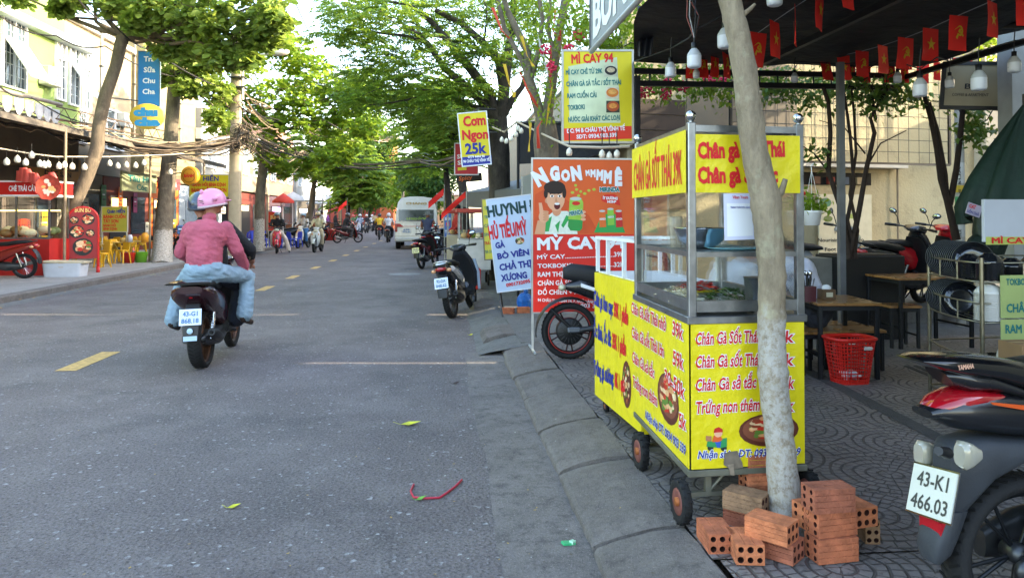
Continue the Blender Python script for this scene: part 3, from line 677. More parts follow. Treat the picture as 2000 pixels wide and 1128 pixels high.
# F: slim whitewashed street tree in front of the food cart
dF = 3.36; pF = [(1538, 1015), (1530, 940), (1522, 850), (1512, 760), (1507, 680), (1507, 600), (1508, 540), (1500, 440), (1494, 380), (1474, 300), (1462, 200), (1452, 120), (1440, 60), (1425, 0), (1402, -90), (1385, -200)]
trk = [At(x, y, dF) for x, y in pF]; trk[0] = At(1538, 1012, dF); trk[0].z = .1; bF = trk[0].copy()
limbsD = []; limb([(1500, 395, dF), (1526, 375, dF-.02), (1534, 350, dF-.04)], .02, .011); limb([(1474, 205, dF), (1482, 190, dF-.03), (1486, 178, dF-.05)], .012, .006); limb([(1450, 30, dF), (1465, 18, dF-.03), (1475, 8, dF-.05)], .013, .006)
cl = [(1300, -330, 3.6, .5), (1400, -380, 3.4, .5), (1200, -300, 3.9, .5)]
_P, _R = trk, [.076, .066, .062, .063, .060, .059, .060, .061, .064, .057, .054, .052, .051, .049, .045, .04]; trk = []; rF = []; rq = random.Random(17)
for i in range(len(_P)-1):
    for k in range(5):
        t = k/5; trk.append(_P[i].lerp(_P[i+1], t)+Vector((rq.uniform(-1, 1), rq.uniform(-1, 1), 0))*.0022); rF.append((_R[i]+(_R[i+1]-_R[i])*t)*rq.uniform(.965, 1.04)*(1.09 if (i, k) in ((7, 3), (7, 4), (3, 2), (9, 3), (4, 4)) else 1))
trk.append(_P[-1]); rF.append(_R[-1]); rF[0] *= 1.25; rF[1] *= 1.12; rF[2] *= 1.05
tree('young_street_tree', 'slim leaning tree with whitewashed lower trunk in front of the yellow food cart', bF, (trk, rF), limbsD, cluster(cl, 0, r2), barkmat((.15, .115, .075), (.36, .29, .19), 12, 1.0), LF_ALM, 'blob', 14, 12, .09, 33, TG)
# ---------------------------------------------------------------- picture-to-plane helpers for lettering on real surfaces
def uv(M, px, py):
    r, f = ray(px, py); o = M.translation; n = M.to_3x3().col[2]; p = O+r*((o-O).dot(n)/r.dot(n)); q = M.inverted() @ p; return q.x, q.y
def ptext(mb, M, s, a, b, h, mat, bold=.02, outline=None, ow=.05, z=.003, shear=0., res=2):
    """line of lettering whose baseline runs from picture point a to b, cap height h pixels, on the plane M"""
    p, q = Vector(uv(M, *a)), Vector(uv(M, *b)); t = Vector(uv(M, a[0], a[1]-h)); w = (q-p).length
    mb.text(s, p.x, p.y, (t-p).length, mat, w, bold, M, 'L', z, outline, ow, shear, res, math.degrees(math.atan2((q-p).y, (q-p).x)))
def ppoly(mb, M, pts, mat, z=.002, t=0.):
    mb.poly([(*uv(M, *p), z) for p in pts], mat, t, M)
def pell(mb, M, c, rx, ry, mat, z=.002, n=20):
    x, y = uv(M, *c); ax = abs(uv(M, c[0]+rx, c[1])[0]-x); ay = abs(uv(M, c[0], c[1]+ry)[1]-y)
    mb.poly([(x+ax*math.cos(2*math.pi*i/n), y+ay*math.sin(2*math.pi*i/n), z) for i in range(n)], mat, 0, M)
def blobs(mb, M, c, rx, ry, cols, n, s, z, seed=1):
    r = random.Random(seed)
    for i in range(n):
        a = r.uniform(0, 6.28); q = math.sqrt(r.random())*.85; pell(mb, M, (c[0]+rx*q*math.cos(a), c[1]+ry*q*math.sin(a)), s*r.uniform(.6, 1.3)*rx/ry, s*r.uniform(.5, 1.1), mk(r.choice(cols), .6, var=.2, sc=40), z+i*.00003, 8)
FOOD = ['#c98f5c', '#b8683a', '#d8a878', '#8c3a20', '#b82c18', '#5c7a2c', '#d9b88c', '#e0c8a0']
def vplane(p, q):                                      # upright plane through two points, x from p to q
    d = q-p; d.z = 0; return frame(p, d, (0, 0, 1))
def sframe(mb, M, w, h, t, r, mat, deep=.03):           # square-tube frame round a panel
    mb.bb(-r, 0, -r, h+r, -deep, t, mat, M=M); mb.bb(w, w+r, -r, h+r, -deep, t, mat, M=M)
    mb.bb(0, w, -r, 0, -deep, t, mat, M=M); mb.bb(0, w, h, h+r, -deep, t, mat, M=M)
# ---------------------------------------------------------------- yellow food cart with the glass case
P0 = AD(1348, 918, 3.45); P1 = AD(1572, 905, 3.54); P2 = AD(1241, 804, 4.48)
ux = (P1-P0); ux.z = 0; uy = (P2-P0); uy.z = 0; CW, CL = ux.length, uy.length
MF = frame(P0, ux, (0, 0, 1))                             # front face: x right, y up, z out
MS = frame(Vector((P2.x, P2.y, P0.z)), -uy, (0, 0, 1))    # road side face: x from far to near
zc = AD(1345, 620, 3.45).z-P0.z; zg = AD(1345, 605, 3.45).z-P0.z; zp0 = AD(1340, 376, 3.45).z-P0.z; zp1 = AD(1335, 262, 3.45).z-P0.z; zt = AD(1330, 247, 3.45).z-P0.z; zs = AD(1345, 492, 3.45).z-P0.z
ux.normalize(); uy.normalize()
MC = Matrix((ux, uy, Vector((0, 0, 1)))).transposed().to_4x4(); MC.translation = P0     # cart axes
YP = mk('#d8c614', .42, var=.05, sc=4, bump=.25, bsc=9, stain=.12)
cart = empty('food_cart', (P0.x, P0.y, .12), 'yellow glass-case snack cart on small tyres behind the slim tree trunk', 'food cart')
mb = MB(); mb.M = MC
mb.bb(.01, CW-.01, .01, CL-.01, .01, zc-.01, STEEL); mb.build('cabinet', cart, True)
def faceprint(M, w, side):
    mb = MB(); mb.bb(.004, w-.004, .006, zc-.012, .002, .007, YP, M=M); Z = .009
    T = lambda s, a, b, h, m, **k: ptext(mb, M, s, a, b, h, m, z=Z+.002, **k)
    if not side:
        for s, y, x1, pr in (('Chân Gà Sốt Thái nhỏ', 672, 1510, '39k'), ('Chân Gà sốt Thái lớn', 717, 1508, '59k'), ('Chân Gà sả tắc', 762, 1474, '30-50k'), ('Trứng non thêm', 806, 1481, '5k')):
            T(s, (1356, y), (x1, y-7), 23, INK_R, bold=.022, outline=INK_W, ow=.05, shear=.12)
            x2 = 1548; T(pr, (x2-(50 if len(pr) < 4 else 58)+(22 if pr == '5k' else 0), y-3), (x2, y-5), 23, INK_R, bold=.022, outline=INK_W, ow=.05, shear=.12)
        T('Nhận ship  ĐT: 0934 903 339', (1361, 893), (1560, 886), 14, INK_B, bold=.025, outline=INK_W, ow=.05, shear=.18)
        dish = (1500, 838, 58, 32); rid = (1398, 858, 1.)
    else:
        for s, a, b, h, pr, c, d in (('Chân Gà Sốt Thái nhỏ', (1236, 609), (1304, 646), 20, '39k', (1317, 652), (1338, 664)), ('Chân Gà sốt Thái lớn', (1237, 657), (1300, 697), 20, '59k', (1318, 710), (1339, 722)),
                ('Chân Gà sả tắc', (1238, 705), (1281, 738), 20, '30-50k', (1301, 745), (1341, 780)), ('Trứng non thêm', (1239, 752), (1287, 793), 20, '5k', (1330, 832), (1344, 840))):
            T(s, a, b, h, INK_R, bold=.022, outline=INK_W, ow=.05, shear=.12); T(pr, c, d, 27, INK_R, bold=.022, outline=INK_W, ow=.05, shear=.12)
        T('Nhận ship ĐT: 0934 903 339', (1264, 815), (1343, 888), 15, INK_B, bold=.025, outline=INK_W, ow=.05, shear=.18)
        dish = (1307, 778, 22, 48); rid = (1258, 802, .55)
    x, y, a, b = dish
    Zd = Z-.0015 if side else Z
    pell(mb, M, (x, y), a, b, mk('#5a2a1c', .5, var=.1), Zd); pell(mb, M, (x, y-b*.08), a*.88, b*.82, mk('#7c4630', .5, var=.1), Zd+.0003)
    blobs(mb, M, (x, y-b*.12), a*.8, b*.72, FOOD, 70, b*.16, Zd+.0005, 5)
    if not side:                                        # small drawing of a delivery rider
        x, y, k = rid; e = lambda dx, dy, rx, ry, c, z: pell(mb, M, (x+dx*k, y+dy*k), rx*k, ry*k, mk(c, .6, var=0), Z+z)
        e(-12, 14, 6, 6, '#1f2a26', .0003); e(14, 15, 6, 6, '#1f2a26', .0003); ppoly(mb, M, [(x-20*k, y+12*k), (x-18*k, y+2*k), (x-2*k, y+2*k), (x+2*k, y+8*k), (x+8*k, y-3*k), (x+20*k, y-5*k), (x+20*k, y+12*k), (x+8*k, y+15*k)], mk('#2f8a4c', .6, var=0), Z+.0006)
        ppoly(mb, M, [(x-4*k, y+2*k), (x+9*k, y+2*k), (x+7*k, y+14*k), (x+1*k, y+14*k)], mk('#2a56a8', .6, var=0), Z+.0008)
        ppoly(mb, M, [(x-9*k, y+3*k), (x-6*k, y-9*k), (x+6*k, y-9*k), (x+12*k, y-2*k), (x+5*k, y+3*k)], mk('#cf5a28', .6, var=0), Z+.001)
        ppoly(mb, M, [(x-21*k, y-9*k), (x-10*k, y-8*k), (x-10*k, y+2*k), (x-21*k, y+1*k)], mk('#a8744c', .6, var=0), Z+.0009)
        e(3, -14, 8, 8, '#e0a884', .0012); ppoly(mb, M, [(x-6*k, y-15*k), (x-4*k, y-23*k), (x+4*k, y-26*k), (x+11*k, y-22*k), (x+12*k, y-16*k)], mk('#b8281c', .6, var=0), Z+.0014)
        # torn patch at the lower edge
        ppoly(mb, M, [(1413, 884), (1420, 880), (1438, 878), (1441, 888), (1447, 900), (1449, 911), (1424, 914), (1411, 905)], mk('#6f6456', .85, var=.3, sc=30), Z+.004, .001)
        ppoly(mb, M, [(1418, 905), (1430, 903), (1432, 926), (1424, 924)], mk('#8a7c6a', .85, var=.3, sc=30), Z+.006, .001)
    mb.build('printed_panel', cart, True)
faceprint(MF, CW, False); faceprint(MS, CL, True)
mb = MB(); mb.M = MC                                                      # steel frame
pr = .03
for x in (0, CW-pr):
    for y in (0, CL-pr): mb.bb(x-.004, x+pr+.004, y-.004, y+pr+.004, zc-.004, zt+.02, STEEL, .004)
for y0, y1, xx in ((.03, CL-.03, 0), (.03, CL-.03, CW-pr)):
    for z, hh in ((zt-.01, .03), (zg-.0, .05), (zs-.012, .022)): mb.bb(xx+.002, xx+pr-.002, y0, y1, z-.01, z+hh-.01, STEEL)
for yy in (0, CL-pr):
    for z, hh in ((zt-.01, .03), (zg-.0, .05), (zs-.012, .022)): mb.bb(pr, CW-pr, yy+.003, yy+pr-.003, z-.012, z+hh-.012, STEEL)
mb.bb(-.012, CW+.012, -.012, CL+.012, zc-.03, zc+.004, STEEL, .003); mb.bb(-.01, CW+.01, -.01, CL+.01, -.03, .0, mk('#6b6a5c', .6, .3, var=.3), .003)
mb.bb(pr+.003, CW-pr-.003, pr+.003, CL-pr-.003, zt+.0, zt+.012, STEEL); mb.build('steel_frame', cart, True)
for x, y in ((pr/2, pr/2), (CW-pr/2, pr/2), (pr/2, CL-pr/2), (CW-pr/2, CL-pr/2)):
    mb = MB(); mb.M = MC; mb.tube([(x, y, zt+.02), (x, y, zt+.03)], .01, STEEL, 10); mb.ell((x, y, zt+.05), .025, CHR, 18); mb.build('ball_finial', cart, True)
mb = MB(); mb.M = MC; g_ = .012
mb.bb(pr, CW-pr, g_-.002, g_+.002, zg+.03, zp0+.03, GLASS); mb.bb(g_-.002, g_+.002, pr, CL-pr, zg+.03, zp0+.03, GLASS); mb.bb(CW-g_-.002, CW-g_+.002, pr, CL-pr, zg+.03, zp0+.03, GLASS)
mb.bb(pr, CW-pr, pr, CL-pr, zs-.016, zs-.010, mk('#9fb4b4', .06, var=0, alpha=.45)); mb.build('glass', cart, True)
mb = MB(); mb.M = MC; mb.bb(pr, CW-pr, pr, CL*.5, zs-.006, zs+.0, STEEL); mb.build('shelf', cart, True)
# header boards
mb = MB(); mb.bb(.03, CW-.02, zp0, zp1, .004, .010, YP, M=MF)
ptext(mb, MF, 'Chân gà Sốt Thái', (1361, 309), (1531, 305), 30, INK_R, bold=.045, z=.013); ptext(mb, MF, 'Chân gà Sả tắc', (1361, 357), (1517, 355), 30, INK_R, bold=.045, z=.013)
mb.build('header_board', cart, True)
mb = MB(); mb.bb(.0, CL-.012, zp0-.0, zp1+.02, .010, .016, YP, M=MS); mb.text('CHÂN GÀ SỐT THÁI 39K', .05, zp0+.045, .155, INK_R, CL-.10, .02, MS, z=.0185); mb.build('header_board', cart, True)
# paper notice
mb = MB(); ppoly(mb, MF, [(1411, 378), (1471, 378), (1473, 467), (1413, 469)], mk('#c8cbe0', .5, var=.04), .012, .002)
ppoly(mb, MF, [(1417, 397), (1467, 397), (1468, 460), (1418, 462)], INK_W, .013)
ptext(mb, MF, 'Viban Yours', (1428, 388), (1458, 388), 6, INK_R, z=.014); ptext(mb, MF, 'THANH TOÁN ĐƠN HÀNG', (1424, 407), (1462, 407), 4, INK_B, z=.0145)
mb.build('paper_notice', cart, True)
# legs, wheels, brace bars
mb = MB(); mb.M = MC; LG = mk('#777566', .5, .4, var=.25)
zb = -P0.z+.12
for y in (.05, CL*.7):
    for x in (.10, CW-.10):
        mb.bb(x-.014, x+.014, y-.014, y+.014, zb+.10, -.03, LG); mb.tube([(x+.01, y, zb+.12), (x+.09*(1 if x < .3 else -1), y, -.03)], .009, LG, 6)
    mb.bb(.0, CW, y-.012, y+.012, zb+.098, zb+.118, LG)
mb.build('leg_frame', cart, True)
def wheel_small(M, parent, r=.098, w=.045):
    t = MB(); t.M = M @ TR(0, 0, 0, 0, 90, 0); k = w/2
    t.lathe([(r*.62, -k*.8), (r*.8, -k), (r*.95, -k*.9), (r, -k*.5), (r, k*.5), (r*.95, k*.9), (r*.8, k), (r*.62, k*.8)], RUB, 36)
    for i in range(30): a = 12*i; t.M = M @ TR(0, 0, 0, 0, 90, 0) @ TR(0, 0, 0, 0, 0, a); t.box((r*1.0, 0, k*.45*(1 if i % 2 else -1)), (.007, .009, k*.95), RUB)
    o = t.build('wheel', parent, True); h = MB(); h.M = M @ TR(0, 0, 0, 0, 90, 0)
    h.lathe([(0, -k*.5), (r*.3, -k*.7), (r*.6, -k*.85), (r*.62, -k*.4), (r*.62, k*.4), (r*.6, k*.85), (r*.3, k*.7), (0, k*.5)], mk('#7c4a42', .6, .2, var=.25, sc=30), 24)
    h.lathe([(0, -k*1.2), (r*.2, -k*1.2), (r*.2, k*1.2), (0, k*1.2)], mk('#9a5a30', .6, .4, var=.3), 12); q = h.build('rim', o, True); q.location = -Vector(parent.location); return o
for x, y in ((-.045, .0), (-.045, .74), (CW+.03, .02), (CW+.03, .74)): wheel_small(MC @ TR(x+.0, y+.0, zb+.098, 0, 0, 4), cart)
# pans, trays and food in the case: things of their own
def thing1(name, label, cat, mb, group=None, loc=None):
    o = mb.build(name, None, loc=loc); return tag(o, label, cat, group)
def at(x, y, z): return MC @ Vector((x, y, z))
zw = zc+.006
p = at(.22, .16, zw); mb = MB(); mb.M = MC @ TR(.2, .15, zw)
mb.loft([(0, 0, 0, .12, .09, 5), (0, 0, .028, .135, .10, 5), (0, 0, .03, .145, .11, 5)], STEEL, 20, axis='Z'); mb.loft([(0, 0, .0305, .12, .085, 5), (0, 0, .031, .12, .085, 5)], DSTEEL, 20, axis='Z'); thing1('steel_tray', 'shallow steel tray lying at the front of the cart case', 'tray', mb, loc=p)
def mound(cx, cy, z, rx, ry, h, cols, n, s, seed, kind='lump'):
    mb = MB(); r = random.Random(seed); mb.M = MC @ TR(cx, cy, z)
    for i in range(n):
        a = r.uniform(0, 6.28); q = math.sqrt(r.random()); x, y = rx*q*math.cos(a), ry*q*math.sin(a); zz = h*(1-q*q)*.8
        m = mk(r.choice(cols), .6, var=.2, sc=40)
        if kind == 'lump': mb.ell((x, y, zz), (s*r.uniform(.7, 1.4), s*.8, s*.6), m, 8, rot=(r.uniform(0, 90), 0, r.uniform(0, 360)))
        else:
            d = Vector((r.uniform(-1, 1), r.uniform(-1, 1), r.uniform(-.1, .7))).normalized()*s*r.uniform(1, 2.4); mb.tube([(x, y, zz), (x+d.x*.5, y+d.y*.5, zz+abs(d.z)*.5), (x+d.x, y+d.y, zz+d.z*.6)], s*.12, m, 5)
    return mb
thing1('food_pile', 'pale heap of chicken feet at the road side of the cart case', 'food', mound(.10, .50, zw+.012, .075, .22, .07, ['#d6c8a8', '#e0d8c0', '#c9b890'], 90, .03, 3, 'strand'), loc=at(.1, .5, zw))
thing1('food_pile', 'dark green chopped herbs piled in the cart case', 'food', mound(.34, .42, zw+.012, .14, .12, .08, ['#33521c', '#24401a', '#4a6a28'], 130, .02, 4, 'strand'), loc=at(.34, .42, zw))
thing1('food_pile', 'red chillies heaped behind the herbs in the cart case', 'food', mound(.26, .62, zw+.05, .12, .06, .06, ['#b81c14', '#8c1410', '#c8341c'], 60, .022, 5, 'strand'), loc=at(.26, .62, zw))
mb = MB(); mb.M = MC @ TR(.4, .16, zw); mb.loft([(0, 0, 0, .045, .05, 6), (0, 0, .155, .055, .06, 6), (0, 0, .16, .062, .066, 6)], STEEL, 20, axis='Z'); thing1('steel_tub', 'tall square steel tub at the right of the cart case', 'tub', mb, loc=at(.4, .16, zw))
mb = MB(); mb.M = MC @ TR(.16, .3, zs+.002)
mb.lathe([(.0, .0), (.06, .0), (.11, .04), (.135, .1), (.138, .104), (.128, .1), (.1, .045), (.05, .012), (0, .012)], CHR, 28); thing1('steel_bowl', 'wide shiny steel bowl on the shelf of the cart case', 'bowl', mb, loc=at(.16, .3, zs))
mb = MB(); mb.M = MC @ TR(.3, .22, zs+.002); mb.lathe([(0, 0), (.11, 0), (.15, .012), (.11, .006), (0, .006)], mk('#7fb4c8', .3, var=.05), 28); thing1('blue_plate', 'pale blue plate on the shelf beside the steel bowl', 'plate', mb, loc=at(.3, .22, zs))
for i in range(3):
    mb = MB(); mb.M = MC @ TR(.12+.03*i, .60+.09*i, zs-.01+.002); mb.lathe([(0, 0), (.028, 0), (.036, .16), (.03, .17), (0, .17)], mk(['#c9b9a0', '#b8c4cc', '#d08c5c'][i], .25, var=.1, alpha=.9), 16)
    thing1('plastic_cup_stack', ['cream cup stack', 'bluish cup stack', 'orange cup stack'][i]+' standing in the upper part of the cart case', 'cups', mb, loc=at(.12+.03*i, .60+.09*i, zs))
# ---------------------------------------------------------------- second yellow cart with the white rail
Q0 = AD(1255, 850, 4.5); Q1 = AD(1163, 772, 5.5); Q0.z = Q1.z = .215
vy = (Q1-Q0); L2 = vy.length; vy.normalize(); vx = Vector((vy.y, -vy.x, 0))
MD = Matrix((vx, vy, Vector((0, 0, 1)))).transposed().to_4x4(); MD.translation = Q0
MDS = frame(Q1, -vy, (0, 0, 1)); h2 = AD(1160, 530, 5.5).z-Q1.z; h3 = AD(1160, 461, 5.5).z-Q1.z; W2 = .5
c2 = empty('food_cart', (Q0.x, Q0.y, .12), 'lower yellow cart with an empty white rail, behind the glass-case cart', 'food cart')
mb = MB(); mb.M = MD; mb.bb(0, W2, 0, L2, 0, h2-.004, YP); mb.bb(.02, W2-.02, .02, L2-.02, h2-.003, h2+.004, WHITE); mb.build('cabinet', c2, True)
mb = MB(); mb.bb(0.004, L2-.004, .004, h2-.006, .002, .006, YP, M=MDS)
for s, y0, y1, w1, s2, a2, b2, h in (('Chân gà Rau cay:', 592, 612, 1199, '39K 1 phần', 1201, 1229, 26), ('Ốc đinh, Ốc đá:', 655, 688, 1196, '35K 1 phần', 1198, 1225, 26), ('Trứng gà nướng:', 728, 772, 1201, '6K 1 quả', 1203, 1223, 26)):
    ptext(mb, MDS, s, (1162, y0), (w1, y0+(w1-1162)*.62), h, INK_B, bold=.05, z=.009, shear=0); ptext(mb, MDS, s2, (a2, y0+(a2-1162)*.62), (b2, y0+(b2-1162)*.62), h*1.05, INK_R, bold=.05, z=.009)
pell(mb, MDS, (1226, 750), 9, 46, mk('#5a2a1c', .5, var=.1), .0075); blobs(mb, MDS, (1226, 750), 7.5, 40, FOOD, 40, 6, .0085, 8)
mb.build('printed_panel', c2, True)
mb = MB(); mb.M = MD
for x in (0, W2-.03):
    for y in (0, L2*.37, L2*.72, L2-.03): mb.bb(x+.003, x+.027, y, y+.024, h2+.004, h3-.02, WHITE)
    mb.bb(x, x+.03, 0, L2, h3-.02, h3, WHITE)
for y in (0.002, L2-.032): mb.bb(.03, W2-.03, y, y+.03, h3-.021, h3-.001, WHITE)
mb.build('white_rail', c2, True)
mb = MB(); mb.M = MD
for x in (.05, W2-.05):
    for y in (.08, L2-.1): mb.bb(x-.012, x+.012, y-.012, y+.012, -.06, 0, DSTEEL)
mb.build('leg_frame', c2, True)
for x in (.05, W2-.05):
    for y in (.08, L2-.1): 
        o = wheel_small(MD @ TR(x, y, -.215+.12+.04), c2, .04, .025)
# ---------------------------------------------------------------- signs
def signbox(name, label, TLp, TRp, BLp, d, thick, face, fr=WPLAS, r=.03, dBL=None, cat='sign', dTR=None):
    TL, TRr, BL = AD(*TLp, d), AD(*TRp, dTR or d), AD(*BLp, dBL or d); M, w, h = panel(TL, TRr, BL)
    g = empty(name, BL, label, cat); mb = MB(); mb.bb(0, w, 0, h, -thick, 0, face, M=M); f = MB(); sframe(f, M, w, h, .006, r, fr, thick+.004)
    return g, M, w, h, mb, f
# MI CAY 94 light box
g, M, w, h, mb, f = signbox('menu_light_box', 'yellow spicy noodle menu light box hanging beside the ribboned tree', (1091, 101), (1224, 101), (1101, 276), 8.6, .1, YEL, mk('#a9a9a2', .4, .5, var=.2), .022)
ppoly(mb, M, [(1110, 130), (1205, 112), (1212, 240), (1112, 240)], mk('#c3cfa8', .5, var=.35, sc=2), .0015)
ppoly(mb, M, [(1100.5, 251), (1233.5, 246), (1234, 271), (1102, 275)], mk('#d8341c', .5, var=.05), .002)
for s, a, b, hh, m in (('MÌ CAY 94', (1116, 124), (1198, 121), 17, INK_R), ('MÌ CAY CHỈ TỪ 29K', (1105, 146), (1177, 143), 9, INK_T), ('CHÂN GÀ SẢ TẮC / SỐT THÁI', (1106, 169), (1213, 165), 9, INK_T), ('RAM CUỐN CẢI', (1108, 192), (1165, 190), 9, INK_T),
        ('TOKBOKI', (1109, 215), (1142, 213), 9, INK_T), ('NƯỚC GIẢI KHÁT CÁC LOẠI', (1110, 238), (1211, 234), 9, INK_T), ('ĐC: 94 B CHÂU THỊ VĨNH TẾ', (1107, 260), (1221, 254), 8, INK_W), ('SĐT: 0934.903.339', (1126, 271), (1205, 267), 7.5, INK_W)):
    ptext(mb, M, s, a, b, hh, m, bold=.035, z=.005)
for i, (x, y) in enumerate([(1193, 138), (1196, 181), (1197, 208)]):
    ppoly(mb, M, [(x-13, y-11), (x+13, y-11), (x+13, y+12), (x-13, y+12)], mk(['#b5b89c', '#c9c4a8', '#3c3a2c'][i], .6, var=.2, sc=20), .003)
    pell(mb, M, (x, y), 12, 9 if i < 2 else 10, mk(['#1c1a18', '#c8742c', '#a8481c'][i], .5, var=.1), .004); pell(mb, M, (x, y-1), 8, 5, mk(['#b5a582', '#d9a050', '#d08a3c'][i], .6, var=.3, sc=50), .005)
mb.build('lit_panel', g, True); f.build('frame', g, True)
mb = MB(); mb.bb(w+.023, w+.03, -.02, h+.02, -.09, -.01, WPLAS, M=M); mb.build('side_sheet', g, True)
# COM NGON
g, M, w, h, mb, f = signbox('rice_sign', 'yellow and blue rice shop sign hung on the dark tree trunk', (897, 223), (951, 218), (904, 324), 13.4, .08, YEL, WPLAS, .02, dTR=13.4)
ppoly(mb, M, [(902.6, 307), (960, 303), (961, 320), (903.8, 324)], mk('#1d2b8c', .5, var=.05), .002)
for s, a, b, hh, m in (('Cơm', (905, 247), (949, 243), 19, INK_R), ('Ngon', (903, 273), (954, 270), 18, INK_R), ('25k', (909, 301), (951, 298), 20, INK_B), ('0779 4444 90', (914, 309), (947, 307), 4.5, INK_W), ('98 CHÂU THỊ VĨNH TẾ', (905, 318), (957, 314), 5, INK_W)): ptext(mb, M, s, a, b, hh, m, bold=.04, z=.006)
mb.build('panel', g, True); f.build('frame', g, True)
mb = MB(); mb.tube([M @ Vector((w*.5, h+.02, -.04)), AD(935, 212, 13.6), AD(968, 214, 14.7)], .02, DSTEEL, 6); mb.tube([M @ Vector((w, h*.6, -.04)), AD(970, 258, 14.7)], .015, DSTEEL, 6); mb.build('bracket', g, True)
g, M, w, h, mb, f = signbox('red_sign', 'red shop sign half hidden behind the yellow rice sign', (886, 281), (930, 281), (889, 340), 16, .08, mk('#b3222c', .5, var=.1), WPLAS, .02)
ptext(mb, M, 'SƯƠNG', (893, 310), (935, 308), 8, INK_W, z=.006, bold=.03); ptext(mb, M, 'SHOP', (894, 322), (928, 320), 8, INK_W, z=.006, bold=.03); ppoly(mb, M, [(894, 327), (911, 326), (911, 332), (894, 333)], YEL, .003); mb.build('panel', g, True); f.build('frame', g, True)
g, M, w, h, mb, f = signbox('shop_name_board', 'dark board with orange lettering above the grey awning', (892, 342), (940, 338), (893, 356), 17, .06, mk('#2a2622', .6, var=.1), BLK, .01)
ptext(mb, M, 'Spicy', (896, 353), (922, 350), 8, mk('#d0682c', .5, var=0), z=.005, shear=.2); mb.build('panel', g, True); f.build('frame', g, True)
# NGON red standing banner
OR = mk('#d2571c', .45, var=.08, sc=2); RD = mk('#cf2318', .45, var=.05)
bl = AD(1041, 609, 7.85); M = vplane(bl, AD(1240, 606, 7.95)); w = (AD(1240, 606, 7.95)-bl).length; h = AD(1040, 311, 7.85).z-bl.z
g = empty('menu_banner', (bl.x, bl.y, .12), 'tall orange and red noodle menu banner on thin metal legs', 'banner')
mb = MB(); mb.bb(0, w, 0, h, -.012, 0, RD, M=M); y0 = uv(M, 1041, 458)[1]; mb.bb(.001, w-.001, y0, h-.001, .0005, .002, OR, M=M)
ppoly(mb, M, [(1045, 380), (1070, 365), (1150, 420), (1170, 456), (1042, 457)], mk('#c64a18', .5, var=.15), .0026)
T = lambda s, a, b, hh, m=INK_W, bold=.05, **k: ptext(mb, M, s, a, b, hh, m, bold=bold, z=k.pop('z', .008), **k)
for ch, a, b, hh in (('N', (1050, 364), (1072, 352), 28), ('G', (1075, 352), (1094, 350), 25), ('O', (1096, 353), (1114, 352), 20), ('N', (1117, 352), (1137, 349), 25), ('M', (1144, 343), (1152, 342), 10), ('M', (1153, 345), (1163, 345), 13), ('M', (1164, 350), (1177, 351), 18), ('M', (1178, 356), (1194, 357), 22), ('Ê', (1200, 361), (1215, 361), 26)): T(ch, a, b, hh, bold=.075)
# portrait: hair, face, shirt, thumb and can
E_ = lambda x, y, rx, ry, c, z=.0035: pell(mb, M, (x, y), rx, ry, mk(c, .6, var=0), z)
ppoly(mb, M, [(1060, 457), (1066, 425), (1082, 412), (1108, 412), (1124, 428), (1128, 457)], mk('#d5dccd', .6, var=.12, sc=30), .003)
for q in ([(1066, 430), (1078, 422), (1072, 452), (1064, 452)], [(1106, 420), (1114, 424), (1100, 445), (1096, 440)], [(1084, 440), (1094, 430), (1090, 455)]): ppoly(mb, M, q, mk('#2f9a4c', .6, var=0), .0033)
E_(1087, 410, 9, 12, '#c98a66', .0036); E_(1085, 388, 18, 24, '#d8a07c', .004); E_(1083, 366, 21, 13, '#2a1a14', .0044); E_(1066, 378, 4, 9, '#2a1a14', .0045); E_(1102, 376, 4, 11, '#2a1a14', .0045); E_(1068, 392, 4, 5, '#c98a66', .0038)
for x in (1078, 1093): E_(x, 383, 4, 2.6, '#e6e2dc', .0048); E_(x, 383, 1.8, 2.2, '#1a100c', .0052); ppoly(mb, M, [(x-5, 377), (x+4, 375), (x+5, 377), (x-4, 379.5)], mk('#1a100c', .6, var=0), .0052)
ppoly(mb, M, [(1086, 384), (1089, 394), (1083, 394)], mk('#bf8460', .6, var=0), .0045); E_(1088, 402, 6, 7, '#5a1410', .005); E_(1088, 398, 5, 2.2, '#e8e4e0', .0054)
E_(1062, 423, 10, 12, '#d8a07c', .005); ppoly(mb, M, [(1052, 396), (1058, 396), (1062, 416), (1054, 418)], mk('#d8a07c', .6, var=0), .0051); [E_(1066, 414+5*i, 6, 2.6, '#c98e68', .0054) for i in range(4)]
ppoly(mb, M, [(1050, 430), (1066, 432), (1064, 457), (1044, 457)], mk('#cf9872', .6, var=0), .0045)
ppoly(mb, M, [(1113, 386), (1135, 386), (1139, 396), (1137, 446), (1132, 451), (1114, 450), (1109, 442), (1112, 396)], mk('#8fb83c', .4, var=.2, sc=12), .005); ppoly(mb, M, [(1110, 428), (1138, 430), (1137, 446), (1132, 451), (1114, 450), (1109, 442)], mk('#1e8a3c', .4, var=.1), .0053)
E_(1124, 388, 11, 3.5, '#b8bcb8', .0056); E_(1125, 397, 8, 4, '#c8241c', .0056); T('MIRINDA', (1112, 421), (1139, 417), 8, INK_T, bold=.05, outline=INK_W, ow=.05)
for i, (x, y) in enumerate([(1118, 376), (1126, 370), (1134, 374), (1142, 378), (1150, 372), (1124, 362), (1160, 370), (1130, 382)]): E_(x, y, 3.4-.3*(i % 3), 2.6, '#a8b83c', .0045)
for i in range(3): E_(1139, 414+7*i, 5, 3, '#d8a07c', .006)
T('MIRINDA', (1171, 374), (1210, 374), 8, INK_T, bold=.06, outline=INK_W, ow=.06)
